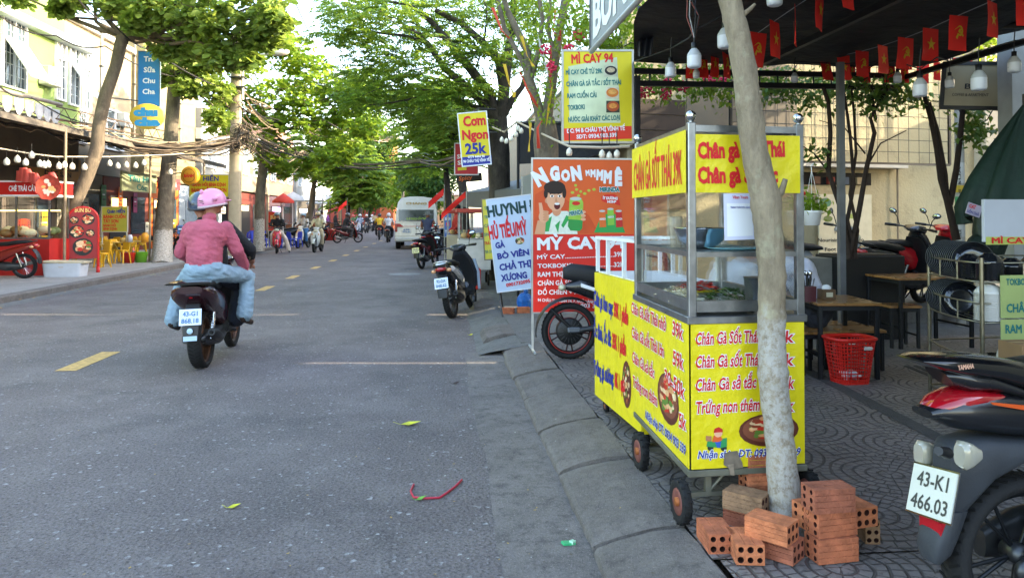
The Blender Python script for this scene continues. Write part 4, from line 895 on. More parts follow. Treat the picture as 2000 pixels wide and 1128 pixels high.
ppoly(mb, M, [(1174, 384), (1182, 380), (1200, 379), (1208, 386), (1212, 402), (1200, 398), (1184, 396), (1175, 392)], mk('#cc2418', .5, var=0), .003); T('ÍT ĐƯỜNG', (1177, 389), (1206, 390), 5); T('HƠN*', (1186, 396), (1203, 396.5), 4.5)
ppoly(mb, M, [(1160, 454), (1176, 418), (1208, 418), (1221, 454)], mk('#2c9a4a', .5, var=.1), .003)
for x, y, c in ((1176, 427, '#d8641c'), (1192, 423, '#7fb83c'), (1208, 427, '#b81c1c')): ppoly(mb, M, [(x-6, y-14), (x+6, y-15), (x+8, y+16), (x-5, y+17)], mk(c, .4, var=.1), .0042+.0004*(x > 1200)); E_(x, y-15, 6, 2.2, '#b8bcb8', .005); T('MIRINDA', (x-5, y+3), (x+7, y+2), 4, INK_W, bold=.03)
for s, a, b, hh in (('MỲ CAY 94', (1049, 487), (1220, 483), 22), ('MỲ CAY..............................', (1049, 506), (1199, 501), 8), ('39K', (1199, 501), (1220, 500), 9), ('TOKBOKKI...........................', (1050, 523), (1199, 520), 8), ('32K', (1199, 521), (1220, 520), 9), ('RAM THỊT', (1050, 540), (1108, 539), 9),
        ('CHÂN GÀ SỐT THÁI', (1050, 557), (1150, 555), 9), ('ĐỒ CHIÊN + ĂN VẶT', (1050, 575), (1165, 573), 9), ('94 CHÂU THỊ VĨNH TẾ, P. NGŨ HÀNH SƠN', (1050, 588), (1175, 592), 5.5), ('0934 903 339', (1104, 599), (1175, 601), 7.5)): T(s, a, b, hh, bold=.045 if hh > 10 else .02)
mb.build('printed_sheet', g, True)
mb = MB(); sframe(mb, M, w, h, .006, .018, mk('#a8adb0', .35, .7, var=.1), .016); z1 = .12-bl.z
for x in (.0, w-.01): mb.bb(x-.016, x+.006, z1, -.018, -.014, .004, mk('#b5b8b8', .4, .5, var=.2), M=M); mb.bb(x-.014, x+.006, z1, z1+.015, -.30, .22, mk('#b5b8b8', .4, .5, var=.2), M=M)
mb.build('frame', g, True)
# HUYNH leaning board
TL, BL_, TRr = AD(942, 392, 10.8), AD(972, 570, 10.75), AD(1040, 380, 10.8); M, _, h = panel(TL, TRr, BL_); w = .98
BLUE = mk('#a9bfd6', .5, var=.12, sc=1.5)
g = empty('menu_board', G(978, 611, .1), 'tilted pale blue noodle menu board behind the red banner', 'sign'); mb = MB(); mb.bb(0, w, 0, h, -.015, 0, mk('#b4c6dc', .5, var=.10, sc=1.5), M=M)
for s, a, b, hh, m in (('HUYNH ĐỆ', (953, 424), (1065, 408), 21, mk('#123c3c', .6, var=0)), ('HỦ TIẾU/MỲ', (956, 467), (1031, 456), 25, INK_R), ('GÀ', (968, 485), (987, 482), 11, INK_B), ('BÒ VIÊN', (972, 506), (1034, 497), 11, INK_B), ('CHẢ THỊT', (976, 528), (1050, 518), 12, INK_B), ('XƯƠNG', (979, 549), (1030, 542), 12, INK_B), ('0901732095', (989, 560), (1036, 551), 6.5, INK_R)):
    ptext(mb, M, s, a, b, hh, m, bold=.045, z=.006)
pell(mb, M, (1015, 470), 9, 7, mk('#3c2a20', .5, var=.1), .004); blobs(mb, M, (1015, 470), 8, 6, FOOD, 14, 2.4, .005)
mb.build('printed_panel', g, True)
mb = MB(); sframe(mb, M, w, h, .006, .012, WPLAS, .018)
for x in (.02, w-.05): mb.tube([M @ Vector((x, -.01, -.01)), M @ Vector((x+.01, -.35, .08))], .012, DSTEEL, 8); mb.tube([M @ Vector((x, h*.5, -.02)), M @ Vector((x+.02, -.33, -.4))], .01, DSTEEL, 8)
mb.build('easel_legs', g, True)
# yellow menu board further back
g, M, w, h, mb, f = signbox('menu_board', 'yellow tea menu board standing behind the pale blue board', (943, 390), (980, 388), (948, 506), 12.2, .02, mk('#c9bd3c', .5, var=.12), mk('#6d6452', .5, var=.1), .02)
for i, s in enumerate(['TRÀ ĐÀO', 'TRÀ SỮA', 'CÀ PHÊ', 'SINH TỐ', 'TRÀ ĐẬU', 'TRÀ CHANH']): ptext(mb, M, s, (946, 410+17*i), (970, 408+17*i), 6, INK_T if i != 4 else INK_R, bold=.02, z=.005)
mb.build('printed_panel', g, True); f.build('frame', g, True)
# ---------------------------------------------------------------- bricks
BRM = [mk(c, .9, var=.35, sc=16, bump=.9, bsc=70, stain=s) for c, s in (('#ab6242', .35), ('#b86e48', .25), ('#9a5a42', .45), ('#8c6c50', .6))]
HOLE = mk('#3c1a10', .95, var=.2)
def brick_mb(W_=.112, H_=.08, L_=.178, nx=3, nz=2, m=BRM[0], seed=0):
    mb = MB(); r = random.Random(seed); y0, y1 = 0, L_
    pts = []                                            # grooved outline
    def side(a, b, nrm, k):
        for i in range(k):
            t0, t1 = i/k, (i+1)/k; A = a.lerp(b, t0+(.016 if i else 0)); B = a.lerp(b, t1-(.016 if i < k-1 else 0)); pts.extend([A, B])
            if i < k-1: pts.append(a.lerp(b, t1)-nrm*.0035)
    c = [Vector((-W_/2, 0, 0)), Vector((W_/2, 0, 0)), Vector((W_/2, 0, H_)), Vector((-W_/2, 0, H_))]; n = [Vector((0, 0, -1)), Vector((1, 0, 0)), Vector((0, 0, 1)), Vector((-1, 0, 0))]
    for i in range(4): side(c[i], c[(i+1) % 4], n[i], 3 if i % 2 == 0 else 4)
    k = len(pts); v = [(p.x, y, p.z) for y in (y0, y1) for p in pts]; mb.add(v, [(i, (i+1) % k, (i+1) % k+k, i+k) for i in range(k)], m)
    cw, ch = W_/nx, H_/nz; ns = 12
    for ix in range(nx):
        for iz in range(nz):
            cx, cz = -W_/2+cw*(ix+.5)+r.uniform(-.001, .001), ch*(iz+.5); rr = min(cw, ch)*r.uniform(.29, .36); ci = []; sq = []
            for j in range(ns):
                a = 2*math.pi*j/ns; ca, sa = math.cos(a), math.sin(a); s_ = 1/max(abs(ca), abs(sa)); ci.append((cx+rr*ca, cz+rr*sa)); sq.append((-W_/2+cw*(ix+.5)+cw/2*ca*s_, ch*(iz+.5)+ch/2*sa*s_))
            # corners are hit exactly only at 45 degrees; ns=12 misses them, so snap
            for y, sg in ((y0, 1), (y1, -1)):
                V = [(x, y, z) for x, z in sq]+[(x, y, z) for x, z in ci]; mb.add(V, [(j, (j+1) % ns, (j+1) % ns+ns, j+ns) for j in range(ns)], m)
                for q in range(4):
                    j = [1, 4, 7, 10][q]; cs = (-W_/2+cw*(ix+(1 if q in (0, 3) else 0)), y, ch*(iz+(1 if q in (0, 1) else 0))); mb.add([V[j], V[(j+1) % ns], cs], [(0, 1, 2)], m)
            V = [(x, y, z) for y in (y0, y1) for x, z in ci]; mb.add(V, [(j, (j+1) % ns, (j+1) % ns+ns, j+ns) for j in range(ns)], HOLE)
    return mb
BP = {}
BG = 'hollow bricks piled round the tree foot'
def brick(px, py, lev, rz, label, kind=0, z0=.12, d=None, tilt=None, W_=.112, H_=.08):
    """px,py: near end bottom centre on the level it stands at"""
    p = G(px, py, z0+lev); key = (kind, W_, H_)
    if key not in BP:
        o = brick_mb(W_, H_, .178, 3 if W_ > H_*1.1 else 2, 2 if W_ > H_*1.1 else 3, BRM[kind], kind).build('brick'); BP[key] = o; tag(o, label, 'brick', BG); o.location = p; o.rotation_euler = (R(tilt or 0), 0, R(rz)); return o
    o = dup(BP[key], p, rz, label); o.rotation_euler = (R(tilt or 0), 0, R(rz)); return o
brick(1411, 1081, 0, -3, 'red hollow brick lying leftmost in front of the pile', 0)
brick(1466, 1103, 0, -9, 'red hollow brick lying nearest the camera, right of the leftmost one', 1)
brick(1560, 1096, 0, 42, 'dusty lower brick under the corner brick, end holes facing right', 2)
brick(1549, 1060, .08, 42, 'corner brick lying on top of the dusty lower brick', 1)
brick(1497, 1034, .0, 44, 'lower brick half hidden behind the corner brick', 2)
brick(1497, 1003, .08, 46, 'weathered greyish brick with mortar at the left back of the pile', 3)
for i, k in enumerate((0, 0, 2)):
    o = brick(1592, 1097, 0, 97, ['bottom brick of the tidy three-brick stack right of the trunk', 'middle brick of the tidy three-brick stack right of the trunk', 'mossy top brick of the three-brick stack right of the trunk'][i], k, W_=.10, H_=.096, )
    o.location = G(1585, 1092, .12)+Vector(([.0, .004, -.012][i], [0, .008, .004][i], i*.0985)); o.rotation_euler.z = R(-84+[0, 3, -2][i])
for i in range(2):
    o = brick(1566, 1030, i*.098, 0, ['bottom brick of the rear stack behind the trunk', 'white-stained top brick of the rear stack behind the trunk'][i], 2-i, W_=.10, H_=.096); o.location = G(1562, 1028, .12+i*.098)+Vector((0, .0, i*.098*0)); o.rotation_euler.z = R(-78)
for i in range(3):
    o = brick(1466, 1010, 0, 0, ['bottom brick of the stack under the front edge of the cart', 'middle brick of the stack under the front edge of the cart', 'top brick of the stack under the front edge of the cart'][i], i % 2, W_=.10, H_=.096); o.location = G(1452, 1005, .12)+Vector((0, 0, i*.0965)); o.rotation_euler.z = R(-88+i)
brick(1705, 1062, 0, -8, 'mossy broken block on the ground at the right end of the pile', 3, W_=.06, H_=.10)
brick(1693, 1029, .1, 12, 'brick tipped over the mossy block at the right of the pile', 1)
brick(1684, 1042, .0, 10, 'lower brick hidden beneath the tipped one at the right', 2)
# loose bricks by the banner
for i, (x, y, rz) in enumerate([(1004, 612, 75), (1034, 610, 90)]): brick(x, y, 0, rz, ['hollow brick end-on beside the blue bag', 'brick lying flat beside the banner leg'][i], i)
# ---------------------------------------------------------------- figures
def cap_mesh(mb, p, q, r0, r1, n=10):
    p, q = Vector(p), Vector(q); d = q-p; L_ = d.length
    if L_ < 1e-5: d = Vector((0, 0, 1)); L_ = 1e-5
    Mx = Matrix.Translation(p) @ d.to_track_quat('Z', 'Y').to_matrix().to_4x4(); prof = []
    for i in range(5): a = math.pi/2*i/4; prof.append((r0*math.sin(a), -r0*math.cos(a)))
    for i in range(5): a = math.pi/2*(1-i/4); prof.append((r1*math.sin(a), L_+r1*math.cos(a)))
    mb.lathe(prof, BLK, n, Mx)
def remeshed(mb, voxel, smooth=3):
    o = mb.build('tmp'); m = o.modifiers.new('r', 'REMESH'); m.mode = 'VOXEL'; m.voxel_size = voxel; m.use_smooth_shade = True
    if smooth: s = o.modifiers.new('s', 'SMOOTH'); s.iterations = smooth; s.factor = .5
    me = bpy.data.meshes.new_from_object(o.evaluated_get(bpy.context.evaluated_depsgraph_get()))
    old = o.data; bpy.data.objects.remove(o); bpy.data.meshes.remove(old); return me
def figure(name, prims, mats, voxel, parent=None, smooth=3, folds=0.):
    """one continuous body: prims are ('c',p,q,r0,r1,mat) tapered capsules or ('e',centre,radii,mat,rot) ellipsoids, fused and coloured by the nearest"""
    mb = MB()
    for q in prims:
        if q[0] == 'c': cap_mesh(mb, *q[1:5])
        else: mb.ell(q[1], q[2], BLK, 16, rot=q[4] if len(q) > 4 else None)
    me = remeshed(mb, voxel, smooth); me.materials.clear(); [me.materials.append(m) for m in mats]
    n = len(me.polygons); c = np.empty(n*3); me.polygons.foreach_get('center', c); c = c.reshape(-1, 3); best = np.full(n, 1e9); idx = np.zeros(n, np.int32)
    for q in prims:
        if q[0] == 'c':
            p, r = np.array(q[1]), np.array(q[2])-np.array(q[1]); t = np.clip(((c-p) @ r)/max(1e-9, r @ r), 0, 1); d = np.linalg.norm(c-p-t[:, None]*r, axis=1)-(q[3]+(q[4]-q[3])*t); k = q[5]
        else: d = (np.linalg.norm((c-np.array(q[1]))/np.array(q[2]), axis=1)-1)*min(q[2]); k = q[3]
        w = d < best; best[w] = d[w]; idx[w] = k
    if folds:                                            # cloth folds, kept off the skin
        from mathutils import noise as mn
        cloth = np.zeros(len(me.vertices), bool)
        for p, k in zip(me.polygons, idx):
            if k in (1, 2): cloth[list(p.vertices)] = True
        for v_ in me.vertices:
            if cloth[v_.index]:
                q = v_.co; a = mn.noise(Vector((q.x*9, q.y*9, q.z*24+q.x*10))); b = mn.noise(Vector((q.x*26, q.y*26, q.z*40))); v_.co += v_.normal*folds*((1-abs(a)*3.2)*.8+.35*b)
    me.polygons.foreach_set('material_index', idx); me.polygons.foreach_set('use_smooth', np.ones(n, bool)); me.update()
    o = bpy.data.objects.new(name, me); COL.objects.link(o)
    if parent is not None: o.parent = parent
    return o
def person(label, J, top, bottom, shoe='#2a2422', skin='#9c6a52', hair='#15110f', helmet=None, voxel=.02, short=False, M=None, flare=.05, shorts=False, hipw=.17, hood=False, hat=None, folds=0., shr=.062, pad=1., group=None, loose=0., hand=True, bag=None):
    """J: joints in the frame M (x right, y forward, z up)"""
    V = lambda k, s=1: Vector((J[k][0]*s, J[k][1], J[k][2]))
    def js(k, s): return Vector(J[k+('l' if s < 0 else 'r')]) if k+'l' in J else V(k, s)
    o = bpy.data.objects.new('person', None); COL.objects.link(o); o.matrix_world = M; tag(o, label, 'person', group)
    P = []; pe, ch, ne, hd = V('pelvis'), V('chest'), V('neck'), V('head'); A = P.append; lo = loose
    A(('c', pe.lerp(ch, .28), ch, .145+lo, .150+lo, 1)); A(('e', pe-Vector((0, .01, .0)), (hipw, .145, .125), 2)); A(('e', ne-Vector((0, .0, .0)), (.075, .08, .05), 1)); A(('c', pe+Vector((-.07, 0, -.05)), pe+Vector((.07, 0, -.05)), .12, .12, 2)); A(('c', pe.lerp(js('kn', -1), .25), pe.lerp(js('kn', 1), .25), .095, .095, 2)); A(('e', ch+Vector((0, -.01, .02)), (.185+lo, .13+lo, .19), 1)); A(('c', ch, ne-Vector((0, 0, .05)), .13, .07, 1)); A(('c', ne-Vector((0, 0, .06)), ne.lerp(hd, .6), .058, .052, 1 if hood else 0))
    f = Vector(J.get('face', (0, 1, 0))).normalized(); rz = math.degrees(math.atan2(-f.x, f.y))
    A(('e', hd, (.076, .094, .115), 0, (0, 0, rz))); A(('c', hd+f*.05-Vector((0, 0, .07)), hd+f*.055-Vector((0, 0, .075)), .036, .034, 0)); A(('c', hd+f*.092, hd+f*.105-Vector((0, 0, .03)), .011, .015, 0))
    sd = Vector((f.y, -f.x, 0))
    for s in (-1, 1): A(('e', hd+sd*s*.078-Vector((0, 0, .01)), (.014, .02, .03), 0))
    for s in (-1, 1):
        sh, el, ha = js('sh', s), js('el', s), js('ha', s); w = el.lerp(ha, .86)
        A(('c', ch.lerp(sh, .5)+Vector((0, 0, .03)), sh, .085*pad, shr+lo*.5, 1)); A(('c', sh, el, .062+lo*.6, .05+lo*.6, 0 if short == 2 else 1)); A(('c', el, w, .047+lo*.6, .036+lo*.5, 0 if short else 1)); A(('c', el.lerp(ha, .7), ha, .03, .026, 0))
        d = (ha-el).normalized(); sd2 = d.cross(Vector((0, 0, 1))).normalized(); pc = ha+d*.045
        A(('e', pc, (.036, .042, .026), 0, (0, 0, math.degrees(math.atan2(-d.x, d.y)))))
        if hand:
            for i in range(4):
                b = pc+sd2*(.028-.019*i)+d*.03; m_ = b+d*.032-Vector((0, 0, .008)); A(('c', b, m_, .0105, .0095, 0)); A(('c', m_, m_+d*(.022-.005*abs(i-1.3))-Vector((0, 0, .022)), .0095, .0085, 0))
            t0 = ha+d*.02-sd2*s*.03; A(('c', t0, t0+d*.035-sd2*s*.022-Vector((0, 0, .012)), .012, .010, 0))
        hp, kn, an = js('hip', s), js('kn', s), js('an', s); ft = js('ft', s)
        A(('c', hp, kn, .098, .072+flare*.25, 2)); A(('c', kn, kn.lerp(an, .93), .068+flare*.25, .05+flare, 0 if shorts else 2)); A(('c', kn.lerp(an, .8), an, .04, .036, 0)); A(('c', an-Vector((0, 0, .03)), ft, .038, .033, 3)); A(('c', an-Vector((0, 0, .035))-(ft-an).normalized()*.05, an-Vector((0, 0, .035)), .03, .035, 3))
    mats = [mk(skin, .5, var=.08, sc=20), mk(top, .85, var=.14, sc=7, bump=.5, bsc=22), mk(bottom, .85, var=.16, sc=6, bump=.5, bsc=26), mk(shoe, .6, var=.1)]
    figure('body', P, mats, voxel, o, 2, folds)
    if helmet:
        h = MB(); T = TR(hd.x, hd.y, hd.z+.025, 0, 0, rz) @ TR(0, -.01, 0, 8, 0, 0); mm = mk(helmet, .3, var=.03, coat=.5); pr = [(.0, .142)]+[(.136*math.sin(a), .142*math.cos(a)) for a in [i*math.pi/2/8 for i in range(1, 9)]]+[(.137, -.03), (.133, -.052), (.125, -.052), (.128, 0), (.0, .12)]
        h.lathe(pr, mm, 28, T @ Matrix.Diagonal((.93, 1.12, 1, 1)))
        h.poly([(.1*math.cos(a), .145+.0+.05*math.sin(a), -.002-.01*math.sin(a)) for a in [math.pi*i/10 for i in range(11)]]+[(-.1, .10, .0), (.1, .10, .0)], mm, .012, T)
        h.lathe([(.1365, -.03), (.1405, -.036), (.1405, -.05), (.134, -.054)], mk('#b7a4ac' if helmet.startswith('#c') else '#3a3d42', .5, var=0), 28, T @ Matrix.Diagonal((.93, 1.12, 1, 1)))
        for s in (-1, 1):
            for k in range(3): h.box((s*.045*1, -.137-.004*k, -.005+.018*k), (.05, .008, .004), BLK, (20, 0, s*18), M=T)
        h.build('helmet', o)
    elif hat:
        h = MB(); T = TR(hd.x, hd.y, hd.z+.04, 0, 0, rz); h.lathe([(0, .11), (.06, .105), (.095, .07), (.1, .01), (.19, -.03), (.192, -.036), (.1, .0)], mk(hat, .8, var=.1), 24, T); h.build('hat', o)
    else:
        h = MB(); h.ell(hd-f*.016+Vector((0, 0, .03)), (.086, .098, .108), mk(hair, .6, var=.2, sc=60), 20, rot=(0, 0, rz)); h.build('hair', o)
    if f.y*math.cos(o.rotation_euler.z) < 0 or J.get('eyes'):
        e = MB()
        for s in (-1, 1): e.ell(hd+f*.087+sd*s*.032+Vector((0, 0, .002)), (.014, .008, .008), mk('#dcd8d2', .3, var=0), 8, rot=(0, 0, rz)); e.ell(hd+f*.094+sd*s*.032+Vector((0, 0, .002)), (.007, .005, .007), BLK, 8)
        e.box(hd+f*.092-Vector((0, 0, .052)), (.04, .008, .010), mk('#8c4a42', .6, var=0), (0, 0, rz)); e.build('face', o)
    return o
RIDE = dict(pelvis=(0, -.22, .90), chest=(0, -.12, 1.18), neck=(0, -.04, 1.42), head=(0, .01, 1.56), sh=(.19, -.07, 1.36), el=(.27, .08, 1.14), ha=(.29, .26, 1.05), hip=(.10, -.20, .88), kn=(.21, .20, .74), an=(.18, .10, .36), ft=(.19, .24, .31))
# ---------------------------------------------------------------- two-wheelers
def bike_wheel(parent, y, r, w, rimc, n=6, M=Matrix.Identity(4), wire=False, det=True, world=False):
    k = w/2; t = MB(); t.M = M @ TR(0, y, r, 0, 90, 0); S = 40 if det else 20
    t.lathe([(r-.055, -k*.55), (r-.045, -k*.9), (r-.025, -k), (r-.008, -k*.75), (r, -k*.3), (r+.001, 0), (r, k*.3), (r-.008, k*.75), (r-.025, k), (r-.045, k*.9), (r-.055, k*.55)], RUB, S)
    if det:
        for i in range(44):
            for s in (-1, 1): t.box((0, 0, 0), (.004, .010, k*.8), mk('#050505', .9, var=0), M=TR(0, 0, 0, 0, 0, i*360/44+s*2) @ TR(r-.001, 0, s*k*.42, s*30, 0, 0))
    o = t.build('wheel', parent); q = MB(); q.M = t.M; m = mk(rimc, .35, .6, var=.15); ri = r-.055
    q.lathe([(ri-.022, -k*.35), (ri-.012, -k*.55), (ri+.004, -k*.62), (ri+.004, k*.62), (ri-.012, k*.55), (ri-.022, k*.35), (ri-.022, -k*.35)], m, S)
    q.lathe([(0, -k*.7), (.035, -k*.7), (.04, 0), (.035, k*.7), (0, k*.7)], DSTEEL, 14)
    if wire:
        for i in range(24): a = 2*math.pi*i/24; q.tube([(.03*math.cos(a+.5), .03*math.sin(a+.5), (k*.4 if i % 2 else -k*.4)), ((ri-.02)*math.cos(a), (ri-.02)*math.sin(a), 0)], .0018, CHR, 4)
    else:
        for i in range(n):
            a = 2*math.pi*i/n
            for s in (-.16, .16): q.tube([(.03*math.cos(a), .03*math.sin(a), 0), ((ri-.015)*math.cos(a+s), (ri-.015)*math.sin(a+s), 0)], .008, m, 6)
    q.build('rim', o); return o
def plate_mb(txt, w=.19, h=.14, M=Matrix.Identity(4), col='#c3cdd2', ink='#3c6a9c', bold=.03):
    mb = MB(); mb.M = M; mb.box((0, 0, -.004), (w+.012, h+.012, .004), CHR, bev=.0); mb.box((0, 0, 0), (w, h, .004), mk(col, .45, var=.04)); m = mk(ink, .5, var=0)
    mb.text(txt[0], 0, h*.08, h*.30, m, w*.72, bold, al='C', z=.0035); mb.text(txt[1], 0, -h*.40, h*.30, m, w*.84, bold, al='C', z=.0035); return mb
def scooter(name, label, M, col, col2='#17181a', plate=None, rimc='#3a3c3f', style='scooter', det=True, group=None, cat='scooter', front='#c9c4b0', tail=True, trim=None, mirrors=True, pcol='#c3cdd2', ink='#3c6a9c', basket=None, seatc='#151617', rw=.10):
    g = empty(name, None, label, cat, group, M=M); c = mk(col, .22, var=.05, coat=.7); k2 = mk(col2, .4, var=.1); n = 18 if det else 10
    und = style == 'under'
    bike_wheel(g, -.62, .28, rw if not und else .085, rimc, 5, det=det, wire=und); bike_wheel(g, .64, .28, .09 if not und else .075, rimc, 5, det=det, wire=und)
    mb = MB()
    if not und:
        mb.loft([(0, -.93, .77, .03, .02), (0, -.86, .745, .10, .06), (0, -.68, .69, .145, .11), (0, -.42, .62, .165, .16), (0, -.18, .55, .155, .19), (0, -.08, .48, .13, .16), (0, -.04, .44, .10, .1)], c, n, 2.8)
    else:
        mb.loft([(0, -.92, .76, .03, .02), (0, -.84, .74, .07, .05), (0, -.6, .67, .10, .08), (0, -.35, .58, .11, .10), (0, -.15, .5, .09, .12), (0, .05, .46, .07, .11), (0, .24, .55, .06, .09)], c, n, 2.6)
    mb.build('rear_body', g)
    mb = MB(); mb.loft([(0, -.80, .825, .07, .02), (0, -.72, .83, .115, .04), (0, -.5, .815, .13, .05), (0, -.3, .78, .13, .05), (0, -.12, .77, .10, .045), (0, -.0, .76, .06, .02)], mk(seatc, .6, var=.1, bump=.2, bsc=90), n, 2.4); mb.build('seat', g)
    mb = MB()
    if not und: mb.loft([(0, -.12, .33, .15, .07), (0, .1, .29, .16, .045), (0, .32, .30, .16, .05), (0, .42, .38, .13, .06)], k2, n, 4)
    mb.loft([(0, -.02, .30, .11, .09), (0, -.25, .27, .13, .1), (0, -.5, .27, .07, .08), (0, -.62, .28, .05, .05)], DSTEEL, n, 3); mb.build('engine', g)
    mb = MB(); mb.loft([(0, .47, .26, .10, .03), (0, .50, .40, .18, .045), (0, .47, .60, .215 if not und else .17, .05), (0, .41, .80, .18, .055), (0, .35, .94, .11, .06), (0, .32, .98, .08, .04)], c, n, 3, axis='Z')
    mb.loft([(0, .45, .34, .15, .02), (0, .43, .60, .18, .022), (0, .36, .80, .15, .022), (0, .31, .90, .1, .02)], k2, n, 3, axis='Z', M=TR(0, -.045, 0)); mb.build('leg_shield', g)
    mb = MB(); mb.loft([(0, .16, 1.0, .05, .02), (0, .22, 1.02, .13, .045), (0, .32, 1.01, .13, .06), (0, .40, .98, .09, .05), (0, .43, .96, .04, .03)], c if not und else k2, n, 2.6); mb.build('handlebar_cowl', g)
    mb = MB(); mb.tube([(-.33, .14, 1.03), (-.2, .22, 1.03), (0, .26, 1.02), (.2, .22, 1.03), (.33, .14, 1.03)], .012, DSTEEL, 8)
    for s in (-1, 1): mb.tube([(s*.34, .13, 1.03), (s*.22, .205, 1.03)], .019, k2, 10); mb.tube([(s*.18, .26, 1.02), (s*.32, .20, 1.01)], .006, CHR, 6)
    hb = mb.build('handlebar', g)
    if mirrors:
        for s in (-1, 1):
            mb = MB(); mb.tube([(s*.2, .24, 1.04), (s*.23, .22, 1.14), (s*.28, .2, 1.20)], .006, BLK, 6); mb.ell((s*.29, .2, 1.215), (.058, .014, .036), BLK, 14, rot=(0, s*-12, 0)); mb.ell((s*.29, .191, 1.215), (.05, .008, .030), mk('#9aa6ae', .05, 1., var=0), 14, rot=(0, s*-12, 0)); mb.build('mirror', g)
    mb = MB(); mb.ell((0, .425, .90 if not und else .95), (.10, .05, .06), mk(front, .08, var=0, coat=1.), 14); mb.build('headlight', g)
    for s in (-1, 1): mb = MB(); mb.ell((s*.13, .46, .76), (.035, .03, .03), mk('#c07a28', .15, var=0), 10); mb.build('indicator', g)
    mb = MB()                                                    # front fender and fork
    for x0 in (1,):
        P = []; 
        for i in range(9): a = R(20+150*i/8); P.append((0, .64+.315*math.cos(a), .28+.315*math.sin(a)))
        v = []; 
        for p in P: v += [(-.062, p[1], p[2]-.03), (-.045, p[1], p[2]), (0, p[1], p[2]+.012), (.045, p[1], p[2]), (.062, p[1], p[2]-.03)]
        mb.add(v, [(i*5+j, i*5+j+1, i*5+j+6, i*5+j+5) for i in range(8) for j in range(4)], c, True)
    mb.build('front_fender', g)
    mb = MB()
    for s in (-1, 1): mb.tube([(s*.065, .64, .28), (s*.065, .52, .62)], .018, DSTEEL, 8)
    mb.tube([(0, .52, .6), (0, .34, .96)], .03, DSTEEL, 8); mb.build('fork', g)
    mb = MB()
    for s in (-1, 1): mb.tube([(s*.10, -.62, .28), (s*.11, -.52, .58)], .02, CHR if det else STEEL, 10)
    if det:
        for s in (-1, 1):
            for i in range(9): f = i/8; mb.tube([(s*.10+.024*math.cos(a), -.61+.08*f+.024*math.sin(a), .33+.2*f) for a in [k*math.pi/4 for k in range(9)]], .004, STEEL, 4, False)
    mb.build('shock_absorber', g)
    mb = MB(); mb.tube([(.11, -.2, .24), (.14, -.42, .25), (.15, -.5, .28), (.155, -.78, .36), (.155, -.84, .375)], [.016, .02, .045, .052, .035], k2 if not und else STEEL, 14); mb.tube([(.155, -.83, .373), (.155, -.865, .38)], [.02, .016], mk('#050505', .8, var=0), 10); mb.build('exhaust', g)
    if tail:
        mb = MB(); mb.ell((0, -.895, .745), (.085, .05, .038), mk('#a01018', .12, var=.08, coat=1.), 16); mb.build('tail_light', g)
        for s in (-1, 1): mb = MB(); mb.ell((s*.115, -.86, .72), (.04, .045, .028), mk('#d8a06c', .12, var=0, coat=1.), 12); mb.build('indicator', g)
    mb = MB(); mb.loft([(0, -.84, .66, .07, .02), (0, -.92, .56, .075, .012), (0, -.96, .44, .08, .01), (0, -.975, .33, .07, .008)], k2, 12, 4, axis='Z'); mb.build('mudguard', g)
    if plate: plate_mb(plate, M=frame((0, -.968, .545), (1, 0, 0), (0, .25, 1)), col=pcol, ink=ink).build('licence_plate', g)
    mb = MB(); mb.tube([(-.09, -.68, .80), (-.1, -.86, .84), (0, -.93, .85), (.1, -.86, .84), (.09, -.68, .80)], .012, k2 if not trim else mk(trim, .3, .8, var=.1), 8); mb.build('grab_rail', g)
    mb = MB(); mb.tube([(-.08, -.05, .24), (-.18, -.1, .02), (-.2, -.1, .005)], .011, BLK, 6); mb.tube([(-.2, -.0, .27), (.2, -.0, .27)], .014, BLK, 6); mb.build('side_stand', g)
    return g
def bikeM(p, rz, lean=0., z=0., s=1.): return Matrix.Translation((p.x, p.y, z)) @ Euler((0, R(lean), R(rz))).to_matrix().to_4x4() @ Matrix.Diagonal((s, s, s, 1))
# the couple riding away on the maroon scooter
p = G(395, 717); p.y += .62
MB1 = bikeM(Vector((p.x-.02, p.y, 0)), 2, -2.5)
g = scooter('motor_scooter', 'dark maroon scooter ridden away down the road by two people', MB1, '#3c1420', '#17181a', ('43-G1', '868.18'), rimc='#4c3426', rw=.135)
mb = MB(); mb.ell((0, -1.0, .415), (.028, .006, .028), mk('#a8c4d8', .4, var=.1), 14); mb.box((0, -1.0, .345), (.125, .006, .045), mk('#a3bdd2', .4, var=.1), (-6, 0, 0)); mb.build('mudguard_sticker', g)
mb = MB(); mb.loft([(-.14, -.62, .29, .045, .05), (-.15, -.45, .30, .06, .09), (-.12, -.2, .30, .06, .1)], DSTEEL, 12, 3); mb.loft([(.0, -1.0, .865, .215, .012), (0, -.85, .875, .19, .02), (0, -.68, .86, .13, .02)], BLKP, 12, 3); mb.loft([(0, -.97, .80, .12, .035), (0, -.9, .76, .19, .075), (0, -.7, .70, .20, .12), (0, -.4, .62, .19, .15)], mk('#2c1018', .22, var=.05, coat=.7), 16, 3); mb.build('tail_spoiler', g)
Jd = dict(RIDE, pelvis=(0, -.08, .93), chest=(-.06, .04, 1.22), neck=(-.13, .12, 1.46), head=(-.17, .17, 1.62), shl=(-.24, .08, 1.38), shr=(.12, .08, 1.38), ell=(-.40, .14, 1.14), elr=(.34, .18, 1.12), hal=(-.33, .26, 1.04), har=(.34, .22, 1.04))
person('person driving the maroon scooter in a dark helmet and loose black jacket', Jd, '#16171b', '#1c2230', helmet='#39475a', voxel=.018, M=MB1, loose=.03)
